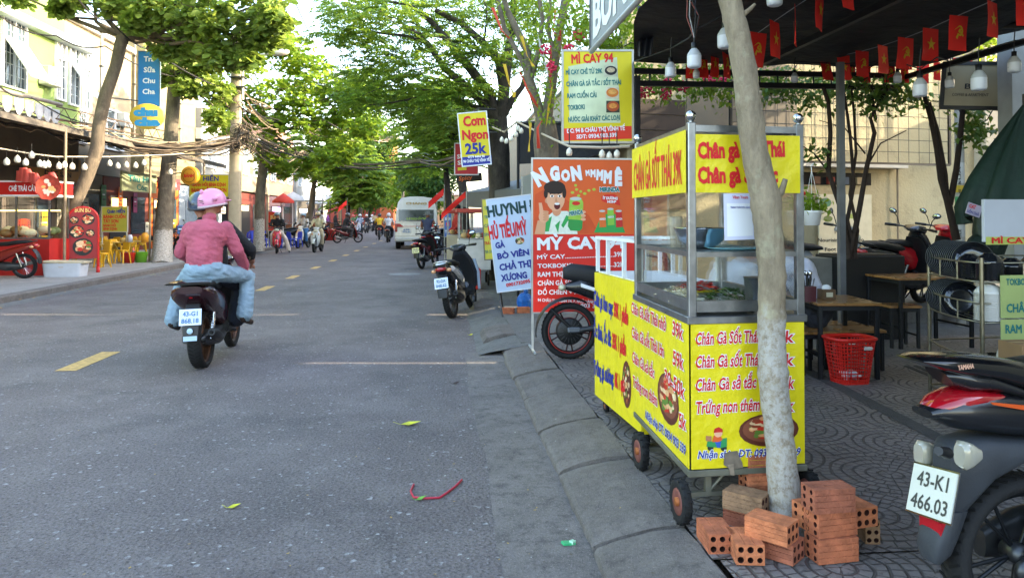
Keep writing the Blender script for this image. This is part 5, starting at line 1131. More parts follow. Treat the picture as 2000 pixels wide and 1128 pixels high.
Jp = dict(pelvis=(0, -.44, .965), chest=(.0, -.33, 1.27), neck=(.02, -.21, 1.49), head=(.045, -.15, 1.635), face=(.75, .66, 0), shl=(-.165, -.25, 1.375), shr=(.185, -.25, 1.365), ell=(-.27, -.24, 1.14), elr=(.29, -.24, 1.13), hal=(-.20, -.02, 1.02), har=(.33, -.04, .93),
          hipl=(-.13, -.42, .92), hipr=(.13, -.42, .92), knl=(-.31, -.10, .80), knr=(.33, .04, .84), anl=(-.39, -.22, .42), anr=(.31, -.10, .42), ftl=(-.385, -.06, .34), ftr=(.34, .06, .34))
pr_ = person('person riding pillion in a rose pink jacket, pale jeans and pink helmet', Jp, '#a34f60', '#8198a8', shoe='#3a2c26', helmet='#cf86a8', voxel=.0125, M=MB1, flare=.036, loose=.034, hipw=.2, folds=.0065, shr=.052)
mb = MB(); mb.ell((.10, -.285, 1.685), (.026, .026, .024), mk('#cf86a8', .4, var=.02), 10); mb.ell((-.045, -.24, 1.76), (.02, .02, .03), mk('#cf86a8', .4, var=.02), 10); mb.build('helmet_ear', pr_)
# parked scooter with the white and blue panels
p0, p1 = G(885, 620), G(922, 601); 
Mk = bikeM(p0.lerp(p1, .5)+Vector((.0, .0, 0)), -math.degrees(math.atan2(p1.x-p0.x, p1.y-p0.y)), -9)
g = scooter('motor_scooter', 'black scooter with silver tail parked at the kerb beside the pale blue board', Mk, '#2b2f37', '#16181c', ('92-DA', '048.62'), rimc='#55585c', trim='#c9c9c9')
mb = MB(); mb.loft([(.125, -.75, .73, .05, .04), (.155, -.5, .62, .04, .06), (.15, -.3, .53, .03, .05)], mk('#c4c8cc', .2, .3, var=.05, coat=.5), 12, 2.4); mb.loft([(0, -.93, .79, .1, .02), (0, -.8, .815, .13, .03), (0, -.62, .80, .12, .03)], BLKP, 12); mb.loft([(.20, .49, .30, .025, .03), (.225, .49, .58, .025, .03), (.20, .44, .80, .025, .03)], mk('#a9b9cc', .25, var=.05, coat=.5), 10, 2.4, axis='Z'); mb.loft([(-.20, .49, .30, .025, .03), (-.225, .49, .58, .025, .03), (-.20, .44, .80, .025, .03)], mk('#a9b9cc', .25, var=.05, coat=.5), 10, 2.4, axis='Z'); mb.build('side_trim', g)
# other parked machines further along the kerb
scooter('motorcycle', 'maroon-tailed black motorbike parked behind the silver-tailed scooter', bikeM(G(838, 522), -18, -8), '#5c1c20', '#131416', ('43-E1', '2.37'), style='under', det=False, pcol='#c9c49a', ink='#4a4a3c', cat='motorbike', group='motorbikes parked along the right kerb')
scooter('motor_scooter', 'black scooter parked near the hat-wearing woman', bikeM(G(866, 497), -15, -6), '#1a1c20', '#101114', ('43-D1', '118'), det=False, group='motorbikes parked along the right kerb')
scooter('motor_scooter', 'white-fronted scooter parked beyond the van-side motorbikes', bikeM(G(858, 480), 170, 5), '#9fa8b2', '#101114', None, det=False, group='motorbikes parked along the right kerb')
Mw = bikeM(G(838, 500), -12, -2); g = scooter('motor_scooter', 'dark scooter carrying a woman in a hat beside the van', Mw, '#2a3a5c', '#101114', None, det=False)
person('woman in a grey hat and dark flowered blouse sitting on a scooter beside the van', RIDE, '#3c4258', '#20222a', hat='#6a6c66', voxel=.028, M=Mw, hand=False, short=2)
# traffic in the distance
def ride(label, plab, px, py, rz, col, top, bottom, helmet='#c9c9c4', style='scooter', name='motor_scooter', z=0., J=RIDE, lean=0, scale=1., **k):
    M = bikeM(G(px, py), rz, lean); g = scooter(name, label, M, col, '#1a1a1c', None, det=False, style=style, cat='scooter' if style == 'scooter' else 'motorbike', group='motorbikes out on the road')
    return person(plab, J, top, bottom, helmet=helmet, voxel=.026, M=M, hand=False, **k)
ride('grey-white scooter coming towards the camera', 'man in a cream shirt and helmet riding towards the camera', 621, 492, 176, '#b8bcbc', '#c3bc9c', '#a89c80', '#a8987c')
ride('cream scooter standing at the left kerb facing the camera', 'person in a pale blue helmet and white top on the cream scooter', 592, 484, 168, '#c9c7bd', '#c0bdb6', '#3a6a9c', '#8fa9bc')
Jr = dict(RIDE, knl=(-.34, .16, .60), anl=(-.48, .10, .12), ftl=(-.5, .24, .05), knr=(.2, .2, .74), anr=(.18, .10, .36), ftr=(.19, .24, .31), hal=(-.1, .1, 1.1), har=(.1, .1, 1.1))
ride('red motorbike stopped at the left kerb', 'person in a black top and grey helmet astride the red stopped motorbike', 541, 494, 190, '#b51828', '#17171b', '#c3b5a8', '#7c8c96', 'under', 'motorcycle', J=Jr)
ride('dark motorbike crossing towards the right lane', 'rider in a dark grey hoodie on the motorbike crossing the road', 679, 474, -62, '#6a1c20', '#34363c', '#44444a', '#34363c', 'under', 'motorcycle')
ride('red motorbike ahead of the van riding away', 'rider in a black and yellow striped jacket seen from behind', 741, 468, 3, '#b51c1c', '#c9a428', '#1f2024', '#14161a', 'under', 'motorcycle')
ride('black scooter riding away beside the white van', 'rider in a white hooded jacket riding away beside the van', 759, 473, -2, '#1c1e22', '#c9cbd0', '#1f2024', '#c9cbd0')
ride('silver scooter coming down the far lane', 'rider in a light shirt coming down the far left lane', 703, 458, 172, '#a9b2ba', '#a9b8c9', '#34363c', '#d6d6d0')
ride('red scooter far off in the left lane', 'far rider in a greenish jacket near the hanging flag', 690, 452, 176, '#a82020', '#5c7a5c', '#2c2c34', '#c0392b')
ride('dark scooter far off near the road centre', 'far rider in dark clothes near the road centre', 716, 455, 176, '#2c2f34', '#3c4048', '#2c2c34', '#c9c9c9')
ride('white scooter far off beside the road centre', 'far rider in a white shirt beside the road centre', 727, 452, 4, '#c9c9c9', '#c9ced6', '#2c2c34', '#d0d0d0')
# ---------------------------------------------------------------- white van
pv = G(812, 487); VL = 5.6; MV = Matrix.Translation((-1.05, G(780, 487).y, 0))
van = empty('passenger_van', None, 'white high-roofed passenger van with red stripes seen from behind', 'van', M=MV)
VW = mk('#c9c8be', .25, var=.04, coat=.6)
def vsec(y, k=1., t=0.): return (0, y, 0)
mb = MB(); hw = .98
prof = [(-hw+.04, .42), (-hw, .55), (-hw, 1.15), (-hw+.05, 1.7), (-hw+.13, 2.15), (-hw+.28, 2.36), (-.3, 2.42), (.3, 2.42), (hw-.28, 2.36), (hw-.13, 2.15), (hw-.05, 1.7), (hw, 1.15), (hw, .55), (hw-.04, .42)]
v = []; n = len(prof); ys = [(0, .985, 0), (.06, 1., 0), (3.9, 1., 0), (4.5, .97, -.35), (4.9, .93, -.95), (5.5, .86, -1.15)]
for y, k, dz in ys:
    for x, z in prof: v.append((x*k, y+(.10*(z-1.2)/1.2 if y < 1 and z > 1.2 else 0), z if dz == 0 else min(z, 2.42+dz)))
mb.add(v, [(i*n+j, (i+1)*n+j, (i+1)*n+(j+1) % n, i*n+(j+1) % n) for i in range(len(ys)-1) for j in range(n)], VW, True); mb.add(v[:n], [tuple(range(n))], VW); mb.add(v[-n:], [tuple(reversed(range(n)))], VW); mb.build('body', van)
MR = frame((0, 0, 0), (1, 0, 0), (0, .083, 1)); MR.translation = (0, .0, 1.2); q = lambda x0, x1, z0, z1, m, t=.006, o=.002: mb.bb(x0, x1, z0, z1, o, o+t, m, M=MR)
mb = MB(); q(-.80, .80, .10, .62, mk('#1c2428', .06, var=.2, spec=.9), .01, .006); mb.text('QUÝ KHÁCH CẨN THẬN', -.45, .16, .09, mk('#8fae28', .5, var=0), .95, .03, M=MR @ TR(0, 0, .014)); mb.build('rear_window', van)
mb = MB(); q(-.79, -.56, .12, .6, mk('#5a6a70', .1, var=.3, sc=4), .004, .019); mb.build('window_reflection', van) if False else None
mb = MB(); mb.M = Matrix.Identity(4); MB_ = frame((0, -.001, 1.2), (1, 0, 0), (0, 0, 1)); b = lambda x0, x1, z0, z1, m, t=.01, o=.003: mb.bb(x0, x1, z0-1.2, z1-1.2, o, o+t, m, M=MB_)
rd = mk('#b01c20', .35, var=.05)
mb.poly([(-.97, -.02), (-.97, -.17), (-.55, -.17), (-.75, -.02)], rd, .006, MB_ @ TR(0, 0, .012)); mb.poly([(.97, -.02), (.97, -.17), (.55, -.17), (.75, -.02)], rd, .006, MB_ @ TR(0, 0, .012)); b(-.55, .55, 1.05, 1.07, rd); mb.build('red_stripe', van)
mb = MB(); b(-.006, .006, .62, 1.19, BLK, .004); b(-.98, .98, .60, .615, GREYP, .004); mb.build('door_seam', van)
for s in (-1, 1): mb = MB(); mb.box((s*.91, .0, .98), (.11, .07, .36), mk('#8c141a', .15, var=.1, coat=.8), bev=.02); mb.build('tail_light', van)
mb = MB(); mb.box((0, -.05, .46), (1.96, .2, .2), mk('#b5b4aa', .4, var=.05), bev=.05); mb.build('bumper', van)
plate_mb(('43B', '023.45'), .42, .20, M=frame((-.45, -.012, .86), (1, 0, 0), (0, 0, 1)), col='#c9c9c2').build('licence_plate', van)
mb = MB(); mb.text('CHANG', 0, .86, .10, mk('#a88a4c', .5, var=0), .95, .04, M=MR @ TR(0, 0, .01), al='C'); mb.text('29B-034.5', .2, -.62, .09, mk('#3c7a4c', .5, var=0), .6, .03, M=MB_ @ TR(0, 0, .01), al='L'); mb.build('lettering', van)
for s in (-1, 1):
    for y in (.85, 4.5):
        w = MB(); w.M = TR(s*.86, y, .34, 0, 90, 0); w.lathe([(0, -.1), (.2, -.1), (.31, -.11), (.34, -.07), (.34, .07), (.31, .11), (.2, .1), (0, .1)], RUB, 24); w.build('wheel', van)
mb = MB(); mb.box((1.12, 4.3, 1.45), (.1, .08, .3), BLK, bev=.02); mb.build('mirror', van)
# ---------------------------------------------------------------- the close scooter at the right edge
TH = R(78+5.48); HD = Vector((math.sin(TH), math.cos(TH), 0)); RC = AD(1984, 1078, 2.75); LT = Vector((HD.y, -HD.x, 0))
NB = empty('motor_scooter', Vector((RC.x, RC.y, .12)), 'black scooter with big red tail lamp cut by the right frame edge', 'scooter')
MX = frame(RC, HD, (0, 0, 1))                                             # x forward, y up, z towards the near (left) side
def prof_loft(mb, up, lo, wid, mat, off=0., n=14, e=2.4, off_end=None):
    """body between an upper and a lower outline given as picture points on the centre plane"""
    U = [Vector(uv(MX, *p)) for p in up]; L_ = [Vector(uv(MX, *p)) for p in lo]; v = []; k = len(U)
    for i in range(k):
        c, h = (U[i]+L_[i])/2, (U[i]-L_[i])/2; w = wid[i]
        for j in range(n):
            th = 2*math.pi*j/n; ca, sa = math.cos(th), math.sin(th); a = math.copysign(abs(ca)**(2/e), ca); b = math.copysign(abs(sa)**(2/e), sa)
            v.append((c.x+h.x*b, c.y+h.y*b, off+a*w))
    mb.add(v, [(i*n+j, i*n+(j+1) % n, (i+1)*n+(j+1) % n, (i+1)*n+j) for i in range(k-1) for j in range(n)], mat, True, MX); mb.add(v[:n], [tuple(range(n))], mat, False, MX); mb.add(v[-n:], [tuple(reversed(range(n)))], mat, False, MX)
BB = mk('#121317', .28, var=.1, coat=.5, bump=.05); GP = mk('#303338', .6, var=.2, sc=9, bump=.2, bsc=120)
mb = MB(); prof_loft(mb, [(1776, 697), (1800, 690), (1850, 688), (1920, 692), (2000, 705), (2120, 735)], [(1778, 702), (1810, 716), (1850, 728), (1920, 742), (2000, 770), (2120, 800)], [.07, .10, .105, .10, .10, .1], BLKP); mb.build('tail_spoiler', NB, True)
mb = MB(); prof_loft(mb, [(1818, 715), (1850, 712), (1900, 722), (1960, 745)], [(1850, 752), (1870, 760), (1910, 757), (1962, 770)], [.05, .08, .10, .10], BB); ptext(mb, MX @ TR(0, 0, .104), 'YAMAHA', (1856+14, 722), (1884+18, 718), 9, mk('#c99a80', .5, var=0), bold=.05, z=0.002); mb.build('tail_bracket', NB, True)
mb = MB(); prof_loft(mb, [(1800, 795), (1850, 765), (1930, 752), (2000, 760), (2120, 770), (2300, 820)], [(1802, 812), (1850, 832), (1930, 842), (2000, 846), (2120, 860), (2300, 900)], [.05, .085, .112, .12, .13, .13], BB, n=20); mb.build('side_body', NB, True)
mb = MB(); prof_loft(mb, [(1806, 792), (1826, 772), (1856, 758), (1890, 753), (1920, 755), (1936, 762)], [(1808, 806), (1830, 812), (1860, 808), (1890, 797), (1920, 778), (1936, 766)], [.04, .065, .08, .085, .085, .08], mk('#a50d1c', .08, var=.12, sc=30, coat=1., trans=.2), n=24); tl = mb.build('tail_light', NB, True)
mb = MB(); pts = [(1935, 785), (2000, 791), (2120, 800), (2120, 812), (2000, 800), (1940, 790)]; MO = MX @ TR(0, 0, .124); mb.poly([(*uv(MO, *p), 0) for p in pts], mk('#c8501c', .4, var=.05), .004, MO); mb.build('orange_stripe', NB, True)
mb = MB(); prof_loft(mb, [(1838, 868), (1850, 856), (1905, 845), (1990, 848), (2100, 870)], [(1846, 1035), (1872, 985), (1908, 930), (1960, 888), (2090, 885)], [.045, .07, .09, .10, .1], GP, n=18, e=4); mb.build('mudguard', NB, True)
mb = MB(); prof_loft(mb, [(1832, 990), (1812, 1040), (1806, 1070), (1810, 1092)], [(1872, 985), (1852, 1040), (1840, 1072), (1824, 1094)], [.06, .062, .056, .036], GP, n=16, e=4); mb.build('mudguard_flap', NB, True)
def indic(px, py, off, sgn):
    a = Vector(uv(MX @ TR(0, 0, off), px, py)); mb = MB(); mb.M = MX @ TR(a.x, a.y, off)
    mb.loft([(.035, 0, 0, .02, .02, 3), (.0, 0, 0, .042, .030, 3), (-.03, 0, 0, .048, .034, 3), (-.04, 0, 0, .035, .024, 3)], mk('#b5b09c', .06, var=.1, coat=1., trans=.4), 16, axis='X'); mb.ell((-.02, 0, .012), (.018, .018, .018), mk('#d8c8a0', .3, var=0), 10); mb.build('indicator', NB, True)
MXr = MX
for off, x, y in ((.115, 1893, 887), (-.10, 1812, 884)): indic(x, y, off, 1)
mb = MB(); a = AD(1833, 880, 2.42); mb.tube([a, AD(1850, 884, 2.5)], [.014, .02], BLK, 10); mb.build('reflector_stud', NB, True)
q_ = uv(MX, 1819, 960); pc = MX @ Vector((q_[0]-.0, q_[1], 0))
MP = frame(pc, LT*-1 if False else Vector((HD.y, -HD.x, 0)), HD*.34+Vector((0, 0, 1))); MP = MP @ Matrix.Rotation(R(7), 4, 'Z')
plate_mb(('43-K1', '466.03'), .195, .165, MP, '#c2c3b8', '#3a3c3a', .015).build('licence_plate', NB, True)
mb = MB(); q_ = uv(MX, 1822, 1026); p_ = MX @ Vector((q_[0]-.002, q_[1], 0)); mb.box(p_, (.10, .02, .055), mk('#a01420', .3, var=.1), (0, 0, math.degrees(math.atan2(-HD.x, HD.y))+180)); mb.build('reflector', NB, True)
bike_wheel(NB, 0, .285, .125, '#26282b', 5, M=Matrix.Translation((0, 0, RC.z-.285-.12)) @ Euler((0, 0, -TH)).to_matrix().to_4x4())
mb = MB(); mb.M = MX
EXM = mk('#6a6d70', .45, .5, var=.25); mb.tube([(-.0, .07, .15), (.05, .08, .155), (.14, .10, .16), (.30, .08, .16), (.6, .0, .14)], [.04, .07, .085, .075, .03], EXM, 18); mb.tube([(.0, .072, .15), (-.05, .066, .148)], [.036, .032], DSTEEL, 16, False); mb.tube([(-.048, .066, .148), (-.04, .066, .148)], [.033, .026], BLK, 14)
mb.build('exhaust', NB, True)
mb = MB(); mb.M = MX; mb.loft([(-.06, 0, -.10, .05, .03), (.1, .02, -.11, .09, .04), (.5, .05, -.1, .12, .06)], DSTEEL, 12, 3, axis='X'); mb.tube([(.0, .03, .085), (.08, .33, .10)], .022, DSTEEL, 10); mb.ell((-.02, -.03, .075), (.06, .05, .03), DSTEEL, 10); mb.loft([(.25, .1, 0, .16, .1), (.6, .15, 0, .16, .14), (1.0, .05, 0, .1, .1)], BLK, 12, 3, axis='X'); mb.build('engine', NB, True)
mb = MB(); prof_loft(mb, [(1990, 700), (2060, 690), (2300, 700)], [(1990, 745), (2060, 760), (2300, 800)], [.09, .12, .12], BLK); mb.build('seat', NB, True)
mb = MB(); f0 = RC+HD*1.3; f0.z = .405; mb.M = Matrix.Translation(f0) @ Euler((0, 0, -TH)).to_matrix().to_4x4() @ TR(0, 0, 0, 0, 90, 0); mb.lathe([(.2, -.04), (.285, -.03), (.285, .03), (.2, .04)], RUB, 30); mb.build('wheel', NB, True)
mb = MB(); mb.loft([(.95, .25, 0, .03, .14), (1.05, .5, 0, .05, .17)], BB, 12, 3, M=MX, axis='X'); mb.build('leg_shield', NB, True)
# e-bike behind the carts
pe = G(1112, 700, .12); he = Vector((1, .0, 0)).normalized(); ME = frame(Vector((pe.x, pe.y, .12+.27)), he, (0, 0, 1))
EB = empty('electric_bike', Vector((pe.x, pe.y, .12)), 'black electric bike with red-rimmed rear wheel behind the low yellow cart', 'bike')
MEi = Matrix.Translation((0, 0, 0)) @ Euler((0, 0, math.atan2(he.y, he.x)-math.pi/2)).to_matrix().to_4x4()
bike_wheel(EB, 0, .272, .085, '#3a2a2a', 5, M=MEi); bike_wheel(EB, 1.25, .272, .08, '#3a2a2a', 5, M=MEi)
mb = MB(); mb.M = ME; mb.lathe([(0, .05), (.12, .05), (.13, .04), (.13, -.04), (.12, -.05), (0, -.05)], BLK, 26); mb.lathe([(.205, .03), (.212, .03), (.212, -.03), (.205, -.03), (.205, .03)], mk('#9c2a24', .5, var=.05), 36)
for i in range(18): mb.box((.09*math.cos(i*.349), .09*math.sin(i*.349), .052), (.05, .006, .006), DSTEEL, (0, 0, i*20))
mb.tube([(0, 0, .07), (.3, .05, .08), (.7, .05, .04)], .028, DSTEEL, 10); mb.box((.03, .02, .08), (.12, .05, .04), GREYP, bev=.01); mb.tube([(-.19, .22, .04), (.02, .02, .07)], .016, BLK, 8); mb.build('hub_motor', EB, True)
mb = MB(); mb.M = ME; P = [(.33*math.cos(R(a)), .33*math.sin(R(a))) for a in range(60, 191, 13)]; v = [];
for x, y in P: v += [(x, y-.02, -.06), (x, y, -.045), (x, y, .045), (x, y-.02, .06)]
mb.add(v, [(i*4+j, i*4+j+1, i*4+j+5, i*4+j+4) for i in range(len(P)-1) for j in range(3)], BLK, True); mb.build('fender', EB, True)
mb = MB(); mb.M = ME; mb.loft([(-.06, .56, 0, .055, .03), (.02, .57, 0, .085, .05), (.25, .53, 0, .1, .06), (.5, .47, 0, .09, .05), (.62, .46, 0, .05, .03)], mk('#15161a', .55, var=.1), 14, 2.5, axis='X'); mb.build('seat', EB, True)
mb = MB(); mb.M = ME; mb.loft([(-.04, .43, 0, .03, .03), (.1, .43, 0, .08, .07), (.4, .33, 0, .10, .10), (.62, .2, 0, .08, .1)], BB, 14, 2.5, axis='X'); mb.loft([(.1, .45, .082, .02, .004), (.4, .35, .104, .015, .004)], INK_W, 8, axis='X'); mb.build('side_body', EB, True)
mb = MB(); mb.M = ME; mb.ell((-.07, .42, .0), (.04, .035, .07), mk('#a8a48c', .1, var=0, coat=1.), 12); mb.build('tail_light', EB, True)
mb = MB(); mb.M = ME; mb.loft([(.75, .1, 0, .1, .05), (.95, .3, 0, .06, .15), (1.0, .6, 0, .05, .15), (.95, .7, 0, .08, .05)], BB, 12, 3, axis='X'); mb.tube([(1.25, 0, 0), (.95, .68, 0)], .025, DSTEEL, 8); mb.tube([(.85, .72, -.3), (.95, .7, 0), (.85, .72, .3)], .013, BLK, 8); mb.build('front_frame', EB, True)
# ---------------------------------------------------------------- open-front cafe: canopy
BLKT = mk('#14151a', .75, var=.25, sc=2, bump=.3, bsc=5); BEAM = mk('#1c1e22', .5, .3, var=.2)
cn = empty('canopy', (1.6, 5.5, .12), 'black tarpaulin canopy roof over the pavement cafe', 'canopy')
CX0, CX1, CY0, CY1, CZ = AY(1238, 130, 8.45).x, 5.45, 2.2, 8.5, 3.12
mb = MB(); v = []; f = []; nx, ny = 14, 16; r = random.Random(4)
for i in range(nx+1):
    for j in range(ny+1): yy = CY0+(CY1-CY0)*j/ny; xl = max(1.64, CX0*yy/8.45); v.append((xl+(CX1-xl)*i/nx, yy, CZ+.10-.05*math.sin(i*1.3)*math.sin(j*.8)+.05*(j % 4 == 0)+r.uniform(-.01, .01)))
for i in range(nx):
    for j in range(ny): a = i*(ny+1)+j; f.append((a, a+1, a+ny+2, a+ny+1))
mb.add(v, f, BLKT, True); mb.build('tarpaulin', cn, True)
mb = MB(); mb.bb(CX0, CX1, CY1-.03, CY1+.03, CZ-.12, CZ-.06, BEAM); mb.bb(CX0, CX1, CY1-.03, CY1+.03, CZ+.02, CZ+.08, BEAM)
for x in (3.4, CX1-.03): mb.bb(x-.025, x+.025, CY0, CY1-.035, CZ-.02, CZ+.035, BEAM)
for i in range(14): x = CX0+.2+(CX1-CX0-.4)*i/13; mb.tube([(x, CY1, CZ-.06), (x, CY1, CZ+.02)], .01, BEAM, 4)
mb.build('beam', cn, True)
for x, y in ((CX0+.03, 8.42),): 
    mb = MB(); mb.bb(x-.03, x+.03, y-.03, y+.03, .12, CZ-.021, mk('#6d7074', .4, .4, var=.2) if x > 3 else BEAM); mb.build('post', cn, True)
# rolled side curtain hanging at the left end
mb = MB(); v = []; n = 16
for i in range(n+1):
    for k in range(7): t = k/6; a = i/n; c_ = AD(1245+42*a*(1-.3*t), 12+98*t, 7.4+.04*math.sin(a*18+1)); v.append((c_.x+.02*math.sin(a*18), c_.y, c_.z))
mb.add(v, [(i*7+k, i*7+k+1, i*7+k+8, i*7+k+7) for i in range(n) for k in range(6)], mk('#3c4048', .35, var=.3, sc=5), True); tag(mb.build('side_curtain'), 'crumpled dark plastic curtain hanging at the left end of the canopy', 'curtain')
# grey fascia board along the street edge
FX = 1.6; pa, pb = AX(1155, 97, FX), AX(1256, 0, FX); h0 = pa.z; MFa = frame(Vector((FX, pa.y, h0)), (0, -1, 0), (0, 0, 1)); wf = pa.y-2.6
fa = empty('fascia_board', (FX, pa.y, h0), 'pale grey fascia board with big white letters along the canopy edge', 'sign')
GRYF = mk('#8b9095', .55, var=.1, sc=3); hf = .60; mb = MB(); mb.bb(0, wf, 0, hf, -.02, 0, GRYF, M=MFa); mb.text('BÚN CHẢ CÁ', .12, .10, .40, INK_W, 4.4, .04, MFa, z=.006); mb.build('printed_panel', fa, True)
mb = MB(); mb.tube([MFa @ Vector((0, -.02, 0)), MFa @ Vector((wf, -.02, 0))], .028, mk('#a9adb0', .4, .5, var=.1), 10); mb.tube([MFa @ Vector((0, hf, 0)), MFa @ Vector((wf, hf, 0))], .02, DSTEEL, 8); mb.tube([MFa @ Vector((-.02, -.02, 0)), MFa @ Vector((-.02, hf, 0))], .02, DSTEEL, 8)
mb.build('frame', fa, True)
# dark interior and steel mesh in front of the back wall
mb = MB(); a0, b0 = wl(1556, 325), wl(1829, 318); mg = empty('mesh_trellis', onwall(1700, 330), 'black welded wire trellis fixed in front of the cafe back wall', 'trellis')
mb.M = MW; x0, x1, z0, z1 = a0[0]-1.4, b0[0], (a0[1]+b0[1])/2, 4.4; zz = .28
for x in (x0, x1): mb.bb(x-.02, x+.02, z0, z1, zz-.02, zz+.02, BLK)
mb.bb(x0, x1, z0-.02, z0+.02, zz-.0201, zz+.0201, BLK); mb.build('frame', mg, True); mb = MB(); mb.M = MW
k = int((x1-x0)/.21)
for i in range(1, k): x = x0+(x1-x0)*i/k; mb.tube([(x, z0, zz), (x, z1, zz)], .005, BLK, 4)
for i in range(1, 10): z = z0+.2*i; mb.tube([(x0, z, zz+.006), (x1, z, zz+.006)], .005, BLK, 4)
mb.build('wire_mesh', mg, True)
# ledge, dark panel painted as recess shade, massage board
mb = MB(); mb.M = MW; xa, ya = wl(1556, 322); xb, yb = wl(1748, 330); mb.bb(xa-.6, xb, ya-.04, ya+.03, .003, .30, mk('#b5b0a4', .7, var=.15)); mb.tube([(xb-.04, ya, .1), (xb-.04, ya-2.1, .1), (xb-.4, ya-2.25, .12)], .018, mk('#7a6c58', .7, var=.2), 6); tag(mb.build('wall_ledge'), 'thin pale ledge over the massage notice on the back wall', 'ledge')
mb = MB(); mb.M = MW; xa, ya = wl(1560, 336); xb, yb = wl(1700, 362); mb.bb(xa-.3, xb, yb, ya, .004, .02, M_DARKIN); xc, _ = wl(1606, 345); 
for i in range(4): mb.box((xa+.3+.28*i, yb+.07, .05), (.12, .12, .06), mk(['#5c3c2c', '#7a2c24', '#3c4a5c', '#8a7a5c'][i], .7)); 
tag(mb.build('recess_shade_panel'), 'dark recess with small boxes above the massage notice', 'shelf')
ms = empty('massage_notice', onwall(1640, 480), 'off-white nail and massage price notice standing against the back wall', 'sign'); mb = MB(); mb.M = MW; xa, _ = wl(1590, 440); xb, _ = wl(1692, 440); zt_ = wl(1640, 380)[1]; mb.bb(xa, xb, .5, zt_, .10, .13, mk('#b9b49c', .6, var=.1)); MN = MW @ TR(0, 0, .13)
mb.M = Matrix.Identity(4)
for s, a, b, h in (('Nails', (1630, 456), (1653, 456), 8), ('Nourising Shampoo', (1597, 472), (1687, 471), 7), ('Foot Massage', (1611, 490), (1674, 489), 7)): ptext(mb, MN, s, a, b, h, mk('#2c2a26', .6, var=0), bold=.02, z=.004)
pell(mb, MN, (1612, 396), 12, 9, mk('#4c7a5c', .6, var=.2), .003); pell(mb, MN, (1617, 427), 9, 6, mk('#5c6a3c', .6, var=.2), .003); pell(mb, MN, (1668, 422), 14, 5, mk('#8a9a4c', .6, var=.2), .003); mb.build('printed_panel', ms, True)
# pillar, conduit with stickers
mb = MB(); mb.M = MW; xa, _ = wl(1880, 300); xb, _ = wl(1925, 300); mb.bb(xa+.25, xb+.9, 0, 4.4, .003, .25, mk('#b9b09c', .8, var=.1, bump=.2, bsc=20)); tag(mb.build('wall_pillar'), 'pale pillar on the back wall behind the folded umbrella', 'pillar')
ps = AD(1877, 600, 9.6); cp = empty('utility_conduit', (ps.x, ps.y, .12), 'grey pipe covered with small stickers in front of the pillar', 'pipe')
mb = MB(); mb.tube([(ps.x, ps.y, .12), (ps.x, ps.y, 3.4)], .055, mk('#9a9890', .6, var=.15), 14); mb.build('pipe', cp, True); mb = MB()
for i, (y0, y1, c) in enumerate([(318, 358, '#b9b9b4'), (362, 376, '#b89a2c'), (384, 410, '#3c8a5c'), (412, 432, '#b9b9c4'), (440, 462, '#a9a9a4')]):
    za, zb_ = AD(1877, y1, 9.6).z, AD(1877, y0, 9.6).z; mb.lathe([(.0565, za), (.0565, zb_)], mk(c, .6, var=.1), 14, TR(ps.x, ps.y, 0)); mb.text(['SỬA', 'XE', 'NHẬN', 'BÁN', 'THUÊ'][i], -.03, 0, .03, INK_K, zb_-za-.03, .02, frame((ps.x-.03, ps.y-.058, za+.01), (0, 0, 1), (-1, 0, .0)))
mb.build('sticker', cp, True)
# framed name board
bd = empty('framed_board', AD(1895, 205, 8.2), 'black-framed cafe and apartment name board hanging at upper right', 'sign')
TL, TRr, BL = AD(1842, 128, 8.2), AD(1950, 128, 8.0), AD(1843, 206, 8.2); M, w, h = panel(TL, TRr, BL); mb = MB(); mb.bb(0, w, 0, h, -.05, 0, mk('#8f8468', .6, var=.1), M=M)
mb.text('B C', w*.36, h*.42, .055, INK_K, .17, .02, M); mb.text('COFFEE & APARTMENT', w*.14, h*.24, .03, INK_K, w*.66, .005, M); mb.build('printed_panel', bd, True); mb = MB(); sframe(mb, M, w, h, .01, .04, BLK, .05); mb.build('frame', bd, True)
mb = MB()
for x in (.05, w-.05): mb.tube([M @ Vector((x, h, 0)), M @ Vector((x, h+.35, 0))], .006, BLK, 4)
mb.build('hanger', bd, True)
# right-hand corner post and cross beam
mb = MB(); a = AD(1978, 100, 7.6); mb.bb(a.x-.09, a.x+.35, a.y-.1, a.y+.1, .12, 4.6, mk('#8f918f', .7, var=.15)); tag(mb.build('corner_post'), 'grey concrete corner post at the right edge', 'post')
mb = MB(); a, b = AD(1800, 48, 8.0), AD(2010, 46, 6.7); mb.tube([a, b], .05, BLK, 6); tag(mb.build('cross_beam'), 'dark beam running from the canopy to the corner post', 'beam')
